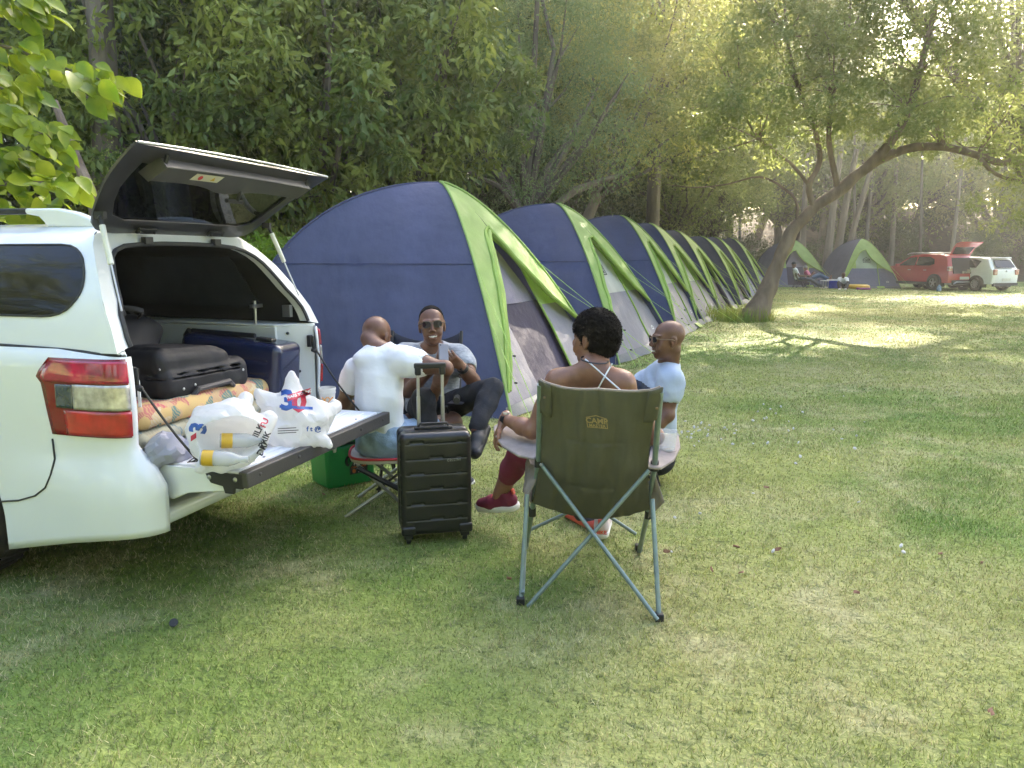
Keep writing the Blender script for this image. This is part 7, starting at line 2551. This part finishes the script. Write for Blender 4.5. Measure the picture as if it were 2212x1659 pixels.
for cx, cz, rx, rz_, nn in ((1640, 170, 2.1, 1.9, 95), (1800, 90, 2.6, 2.2, 140), (1990, 110, 2.6, 2.1, 95), (2130, 240, 1.8, 1.2, 60), (1900, -180, 4.0, 2.4, 210), (1560, 250, 1.1, .9, 30), (2230, 420, 1.3, .9, 24), (1850, 250, 2.2, .8, 50), (1700, -320, 3.5, 2.0, 120), (1650, -560, 3.6, 2.2, 170), (2000, -520, 3.6, 2.2, 170), (1380, -380, 2.4, 1.8, 90)):  # topmost clumps, out of view, are added to shade the foreground
    c0 = q(cx, cz, 17.5)
    u = rg.normal(size=(nn, 3)); u /= np.linalg.norm(u, axis=1, keepdims=True); u *= (rg.rand(nn) ** .4)[:, None]
    cc.append(np.array(c0) + u * np.array([rx, 2.2, rz_]))
cc = np.concatenate(cc + [np.array(tips)])
cc = cc[~((cc[:, 0] + lo_.x > 10.4) & (cc[:, 2] > 5.0))]
V_ = leaves(rg, cc, .33 * (.5 + rg.rand(len(cc))), 66, .115, .042, .15, .7)
cmo = bpy.data.objects.new('crown', leaf_mesh('crown', V_, [leaf_mat('leaf_leaning', (.22, .27, .08), (.38, .40, .13), .6)])); COL.objects.link(cmo); cmo.parent = lt
# tuft of long grass and ivy at its foot
rgt = np.random.RandomState(4)
V_ = []
for i in range(900):
    a_ = rgt.rand() * 6.28; r_ = .35 + rgt.rand() * .5
    V_.append((math.cos(a_) * r_ - .25, math.sin(a_) * r_, 0))
V_ = np.array(V_); h_ = .12 + .3 * rgt.rand(900)
co = np.empty((900, 3, 3), np.float32); j = rgt.normal(size=(900, 2)) * .08
co[:, 0] = V_; co[:, 1] = V_ + np.stack([np.full(900, .016), rgt.normal(size=900) * .01, np.zeros(900)], 1); co[:, 2] = V_ + np.stack([j[:, 0], j[:, 1], h_], 1)
tm = fast_mesh('long_grass', co.reshape(-1, 3) , 3, np.arange(2700), [M('long_grass', (.13, .24, .03), col2=(.3, .3, .05), rough=.6, trans=.4, vs=3)])
to = bpy.data.objects.new('long_grass', tm); COL.objects.link(to); to.location = (5.6, 18.3, 0); tag(to, 'uncut long grass round the foot of the leaning tree', kind='stuff')

# --- trees on the bank beyond the lawn (right half, hazy)
BG = [(-2, 44, 8.5, 1.7), (4, 46, 9, 1.8), (9, 48, 9.5, 1.8), (13, 47, 8.0, 1.6), (17, 50, 9.5, 1.8), (21.5, 49, 8.0, 1.6), (26, 50, 9.0, 1.7), (30.5, 49, 7.2, 1.5), (35, 47, 7.2, 1.6), (40, 48, 7.0, 1.6), (11, 56, 15, 2.0), (19, 58, 15.5, 2.0), (2, 55, 15.5, 2.0), (27.5, 60, 9.0, 1.8), (43, 60, 8, 1.8), (19.5, 49, 19, 1.9), (2, 46, 17, 1.8), (13, 50, 20, 1.8), (-6, 50, 15, 2.0), (48, 50, 7, 1.6)]  # the highest of these crowns are added to shade the lawn
for i, (x, y, z, s) in enumerate(BG):
    tree('olive' if i % 3 else 'yellow', x, y, z, s, 'tall hazy tree on the bank beyond the lawn', rz=i * 2.1, name='bank_tree', group='tall trees on the bank', tr=.26, bark=BARKP if i % 2 else BARK)
for i, (x, y, z, s) in enumerate([(3, 50, 7.5, 1.2), (8, 52, 8, 1.2), (13, 53, 8, 1.2), (18, 54, 8, 1.2), (23, 54, 8, 1.2), (28, 55, 8.5, 1.3), (34, 54, 8.5, 1.3), (39, 53, 8.5, 1.3), (45, 54, 8.5, 1.3)]):
    tree('yellow', x, y, z, s, 'low sunlit yellow green tree at the back of the wood beyond the bank', rz=i * 1.1, name='backlit_tree', group='backlit trees behind the bank', tr=0)  # backlight put into the colour through the yellow leaf kind
for i, (x, y, s) in enumerate([(13, 44, 1.4), (16.2, 45, 1.2), (19.5, 46, 1.3), (27.5, 45.5, 1.4), (31.5, 45, 1.5), (35.5, 44, 1.6), (23.8, 48, 1.4), (10, 42.5, 1.4), (29, 52, 1.8), (20, 52, 1.8), (33.5, 50, 1.8)]):
    tree('bush', x, y, hill(x, y) + .9 * s, s, 'leafy bush on the bank behind the far tents and cars', 'bush', 'bush', 'bushes on the bank', i * 1.3, tr=0)
# upright pale trunks seen between the far tents and by the cars
def pole_trunk(u, Y, r, lab, lean=0, group=None, bark=BARKP, hh=7):
    p = at(u, 560, Y); root = empty('slim_tree', (p.x, Y, hill(p.x, Y) - .1), 0, lab, 'tree trunk', group)
    mb = MB(); mb.tube([(0, 0, 0), (lean * .3, 0, hh * .3), (lean * .6, .1, hh * .6), (lean, .1, hh)], [r * 1.2, r, r * .85, r * .6], 9); mb.build('trunk', bark, root)
pole_trunk(1782, 40.5, .2, 'pale trunk, left one of the clump between the two far tents', .5)
pole_trunk(1798, 40.7, .2, 'pale trunk, middle one of the clump between the two far tents', .9)
pole_trunk(1812, 40.9, .16, 'pale trunk, right one of the clump between the two far tents', 1.6)
pole_trunk(1732, 41.5, .17, 'pinkish trunk standing behind the dark tent by the leaning tree', .0)
for i, u in enumerate([1850, 1866, 1925, 1990, 2052, 2150, 1600, 1500]):
    pole_trunk(u, 43.5 + (i * 1.7) % 5, .08 + .03 * ((i * 7) % 3), 'slim bare trunk in the shade of the bank', ((i * 37) % 10 - 5) * .12, 'slim trunks on the bank', BARK if i % 2 else BARKP, 9)
# off to the right, mostly unseen trees added to shade the near lawn
for i, (x, y, z, s) in enumerate([(20.5, 21, 9.5, 1.5), (19.5, 30.5, 10.5, 1.5), (14.5, 13.5, 9.5, 1.35), (21, 17, 9, 1.5), (11.2, 24.5, 13.2, 1.15)]):
    tree('olive', x, y, z, s, ['spreading shade tree added off to the right of the lawn', 'tree added at the right edge, shading the lawn before the cars', 'near shade tree added beyond the right edge of the photo', 'far shade tree added beyond the right edge of the photo', 'high crown added to shade the right of the lawn'][i], rz=i, name='added_shade_tree', tr=.2, base=(x + (8 if i == 4 else 0) + (4 if i == 1 else 0) , y))

for i, (x, y, z, s_) in enumerate([(4.2, 23.5, 14.5, 1.25), (-.5, 21.5, 13.5, 1.2), (-4.5, 20, 13.2, 1.2)]):  # tall crowns added above the frame to shade the foreground
    tree('olive', x, y, z, s_, 'very tall tree added for shade, its crown rising out of the photo', rz=i * 1.9, name='tall_shade_tree', group='added shade trees rising out of the photo', tr=.17)

# --- bright broad-leaved branch hanging in at the left
bl = empty('broadleaf_tree', (-5.6, 4.6, 0), 0, 'bright green broad leaved tree hanging into the photo above the truck roof', 'tree')
bo = bl.location.copy()
mb = MB(); mb.tube([(0, 0, -.1), (.05, 0, 1.2), (.2, 0, 2.6), (.3, .1, 4.2)], [.14, .12, .1, .05], 10)
mb.build('trunk', BARK, bl)
mb = MB()
rs = random.Random(21)
V_ = []
leafdat = []
Q = lambda u, v, Y: at(u, v, Y) - bo
br = [([(.1, 0, 1.4), Q(-200, 420, 4.6), Q(-40, 400, 4.5), Q(90, 395, 4.4), Q(150, 400, 4.35)], .02),
      ([(.15, 0, 1.8), Q(-200, 300, 4.4), Q(-30, 240, 4.3), Q(60, 270, 4.3), Q(110, 300, 4.25)], .018),
      ([(.2, 0, 2.2), Q(-200, 160, 4.5), Q(-20, 100, 4.4), Q(90, 130, 4.4), Q(190, 165, 4.35), Q(222, 172, 4.3)], .016),
      ([(.2, 0, 2.3), Q(-200, 40, 4.6), Q(-60, -20, 4.5), Q(30, -10, 4.4), Q(60, 5, 4.4)], .016),
      ([(.1, 0, 1.3), Q(-220, 480, 4.9), Q(-60, 470, 4.8), Q(60, 455, 4.7), Q(110, 460, 4.7)], .016),
      ([(.15, 0, 1.9), Q(-230, 360, 4.8), Q(-80, 330, 4.7), Q(20, 340, 4.6), Q(60, 350, 4.6)], .016),
      ([(.15, 0, 1.9), Q(-230, 200, 4.8), Q(-80, 170, 4.7), Q(0, 190, 4.6), Q(30, 210, 4.6)], .016)]
for pts, r in br:
    P_, R_ = spline([Vector(p) for p in pts], [r * (1 - .16 * i) for i in range(len(pts))], 6)
    mb.tube(P_, R_, 6)
    n = len(P_)
    for i in range(3, n):
        for _ in range(4 if i < n - 1 else 7):
            leafdat.append((P_[i] + Vector((rs.gauss(0, .05), rs.gauss(0, .06), rs.gauss(0, .04))), (P_[min(i + 1, n - 1)] - P_[i - 1]).normalized()))
mb.build('branches', BARK, bl)
mb = MB()
for p, d in leafdat:
    L_ = rs.uniform(.085, .145); w_ = L_ * rs.uniform(.30, .38)
    dd = (Vector((rs.uniform(-.2, 1), rs.uniform(-.8, .8), rs.uniform(-1.2, .1))) + d * .6).normalized()
    s_ = dd.cross(Vector((rs.uniform(-.5, .5), rs.uniform(-1, .2), rs.uniform(.2, 1)))).normalized(); n_ = s_.cross(dd)
    prof = [(0, 0), (.12, .55), (.3, .95), (.5, 1.0), (.7, .72), (.87, .33), (1.0, 0)]
    mid = [p + dd * (L_ * t) - n_ * (L_ * .22 * t * t) for t, _ in prof]
    a_, b_ = len(prof), None
    vs = mid + [m_ + s_ * (w_ * w) + n_ * w_ * .28 * w for m_, (t, w) in zip(mid, prof)] + [m_ - s_ * (w_ * w) + n_ * w_ * .28 * w for m_, (t, w) in zip(mid, prof)]
    fs = []
    for i in range(6):
        fs.append((i, i + 1, a_ + i + 1, a_ + i)); fs.append((i, 2 * a_ + i, 2 * a_ + i + 1, i + 1))
    mb.add(vs, fs)
    mb.add([p, p + Vector((.003, 0, 0)), p - dd * .04], [(0, 1, 2)])
mb.build('crown', M('leaf_broad', (.13, .23, .012), col2=(.38, .44, .03), rough=.35, vs=6, trans=.55, spec=.5, thresh=(.35, .65)), bl, ang=60)

# --- trees behind and beside the viewer (they close the clearing; seen only in reflections)
for i, (x, y, z, s) in enumerate([(-22, -8, 7, 1.8), (-15, -15, 7, 1.8), (-7, -18, 7.5, 1.8), (2, -19, 7, 1.9), (11, -18, 7.5, 1.8), (20, -14, 7, 1.8), (27, -4, 7, 1.8), (-19, 2, 7, 1.6), (-15, 8, 7, 1.3), (-10, -24, 13, 2), (8, -26, 13, 2)]):
    tree('olive', x, y, z, s, 'tree of the far side of the clearing, behind the viewer', rz=i * 1.1, name='clearing_tree', group='trees behind the viewer', tr=.25)

# --- small litter on the lawn
DRYL = M('dry_leaf', (.24, .12, .075), rough=.8, var=.3, vs=40)
for i, (u, v) in enumerate([(1100, 1260), (1440, 1200), (1537, 1240), (1600, 1247), (2030, 1205), (1680, 1195), (2120, 1225), (1655, 1060), (1590, 1190), (700, 1075), (1850, 1290), (2140, 1550)]):
    p = gnd(u, v); mb = MB(); rs = random.Random(i)
    mb.grid(lambda a_, b_: ((a_ - .5) * .022 * math.sin(PI * min(1, b_ + .1)) , (b_ - .5) * .036, .006 * math.sin(PI * a_ * 1.5) + .006 * b_), 4, 6)
    o = mb.build('fallen_leaf', DRYL, None); o.location = (p.x, p.y, .022); o.rotation_euler = (rs.uniform(-.4, .4), rs.uniform(-.4, .4), rs.uniform(0, 6))
    tag(o, 'small curled reddish brown dead leaf on the open lawn', 'dead leaf', 'fallen leaves on the lawn')
mb = MB(); rs = random.Random(8)
for i in range(72):
    if i < 32: u, v = rs.gauss(1488, 32), rs.gauss(930, 13)
    elif i < 62: u, v = 1560 + 330 * rs.random() ** 1.3, rs.gauss(930, 28)
    else: u, v = rs.uniform(1450, 2150), rs.uniform(760, 1200)
    p = gnd(u, v, .022); s_ = rs.uniform(.008, .018) * (1.3 if i < 3 else 1)
    mb.ball(p, (s_, s_ * .7, s_ * .45), 6, Euler((rs.random(), rs.random(), rs.random() * 6)).to_matrix())
o = mb.build('white_petals', M('petal_white', (.6, .58, .6), rough=.8), None); tag(o, 'scatter of white petals and scraps on the lawn right of the khaki chair', kind='stuff')
# ================================================================= light
w = bpy.data.worlds.new('World'); SC.world = w; w.use_nodes = True
nt = w.node_tree
SUN_EL, SUN_AZ = math.radians(33), math.radians(24)   # azimuth measured from +Y towards +X
sky = nt.nodes.new('ShaderNodeTexSky'); sky.sky_type = 'NISHITA'; sky.sun_disc = False
sky.sun_elevation = SUN_EL; sky.sun_rotation = SUN_AZ; sky.air_density = 1.0; sky.dust_density = 4.0; sky.ozone_density = .8
bg = nt.nodes['Background']; bg.inputs['Strength'].default_value = .15
nt.links.new(sky.outputs['Color'], bg.inputs['Color'])
sl = bpy.data.lights.new('sun', 'SUN'); sl.energy = 5.0; sl.angle = math.radians(.6); sl.color = (1, .9, .72)
so_ = bpy.data.objects.new('sun', sl); COL.objects.link(so_)
sd = Vector((math.sin(SUN_AZ) * math.cos(SUN_EL), math.cos(SUN_AZ) * math.cos(SUN_EL), math.sin(SUN_EL)))
so_.rotation_euler = sd.to_track_quat('Z', 'Y').to_euler()
so_.location = (20, 60, 40)
SC.view_settings.view_transform = 'Standard'; SC.view_settings.look = 'None'
SC.view_settings.exposure = 2.75; SC.view_settings.gamma = 1
SC.cycles.use_denoising = True
SC.cycles.max_bounces = 8; SC.cycles.transparent_max_bounces = 12
SC.cycles.use_adaptive_sampling = True; SC.cycles.adaptive_threshold = .025
SC.cycles.caustics_reflective = False; SC.cycles.caustics_refractive = False
SC.render.engine = 'CYCLES'

# air between the camera and the wood, lit by the low sun; also stands in for lens glare
hb = MB(); hb.box((12, 32, 14.5), (130, 110, 33)); hz = hb.build('haze', M('haze_tmp', (1, 1, 1)), None, smooth=False)
hm = bpy.data.materials.new('haze'); hm.use_nodes = True; hn = hm.node_tree.nodes; hn.remove(hn['Principled BSDF'])
pv = hn.new('ShaderNodeVolumePrincipled'); pv.inputs['Density'].default_value = .0026; pv.inputs['Anisotropy'].default_value = .78; pv.inputs['Color'].default_value = (.95, .95, .9, 1)
hm.node_tree.links.new(pv.outputs[0], hn['Material Output'].inputs['Volume']); hz.data.materials.clear(); hz.data.materials.append(hm)
hz.visible_shadow = True
tag(hz, 'thin sunlit haze, doubling as lens glare, over the whole lawn and wood', kind='stuff')
SC.cycles.volume_bounces = 0
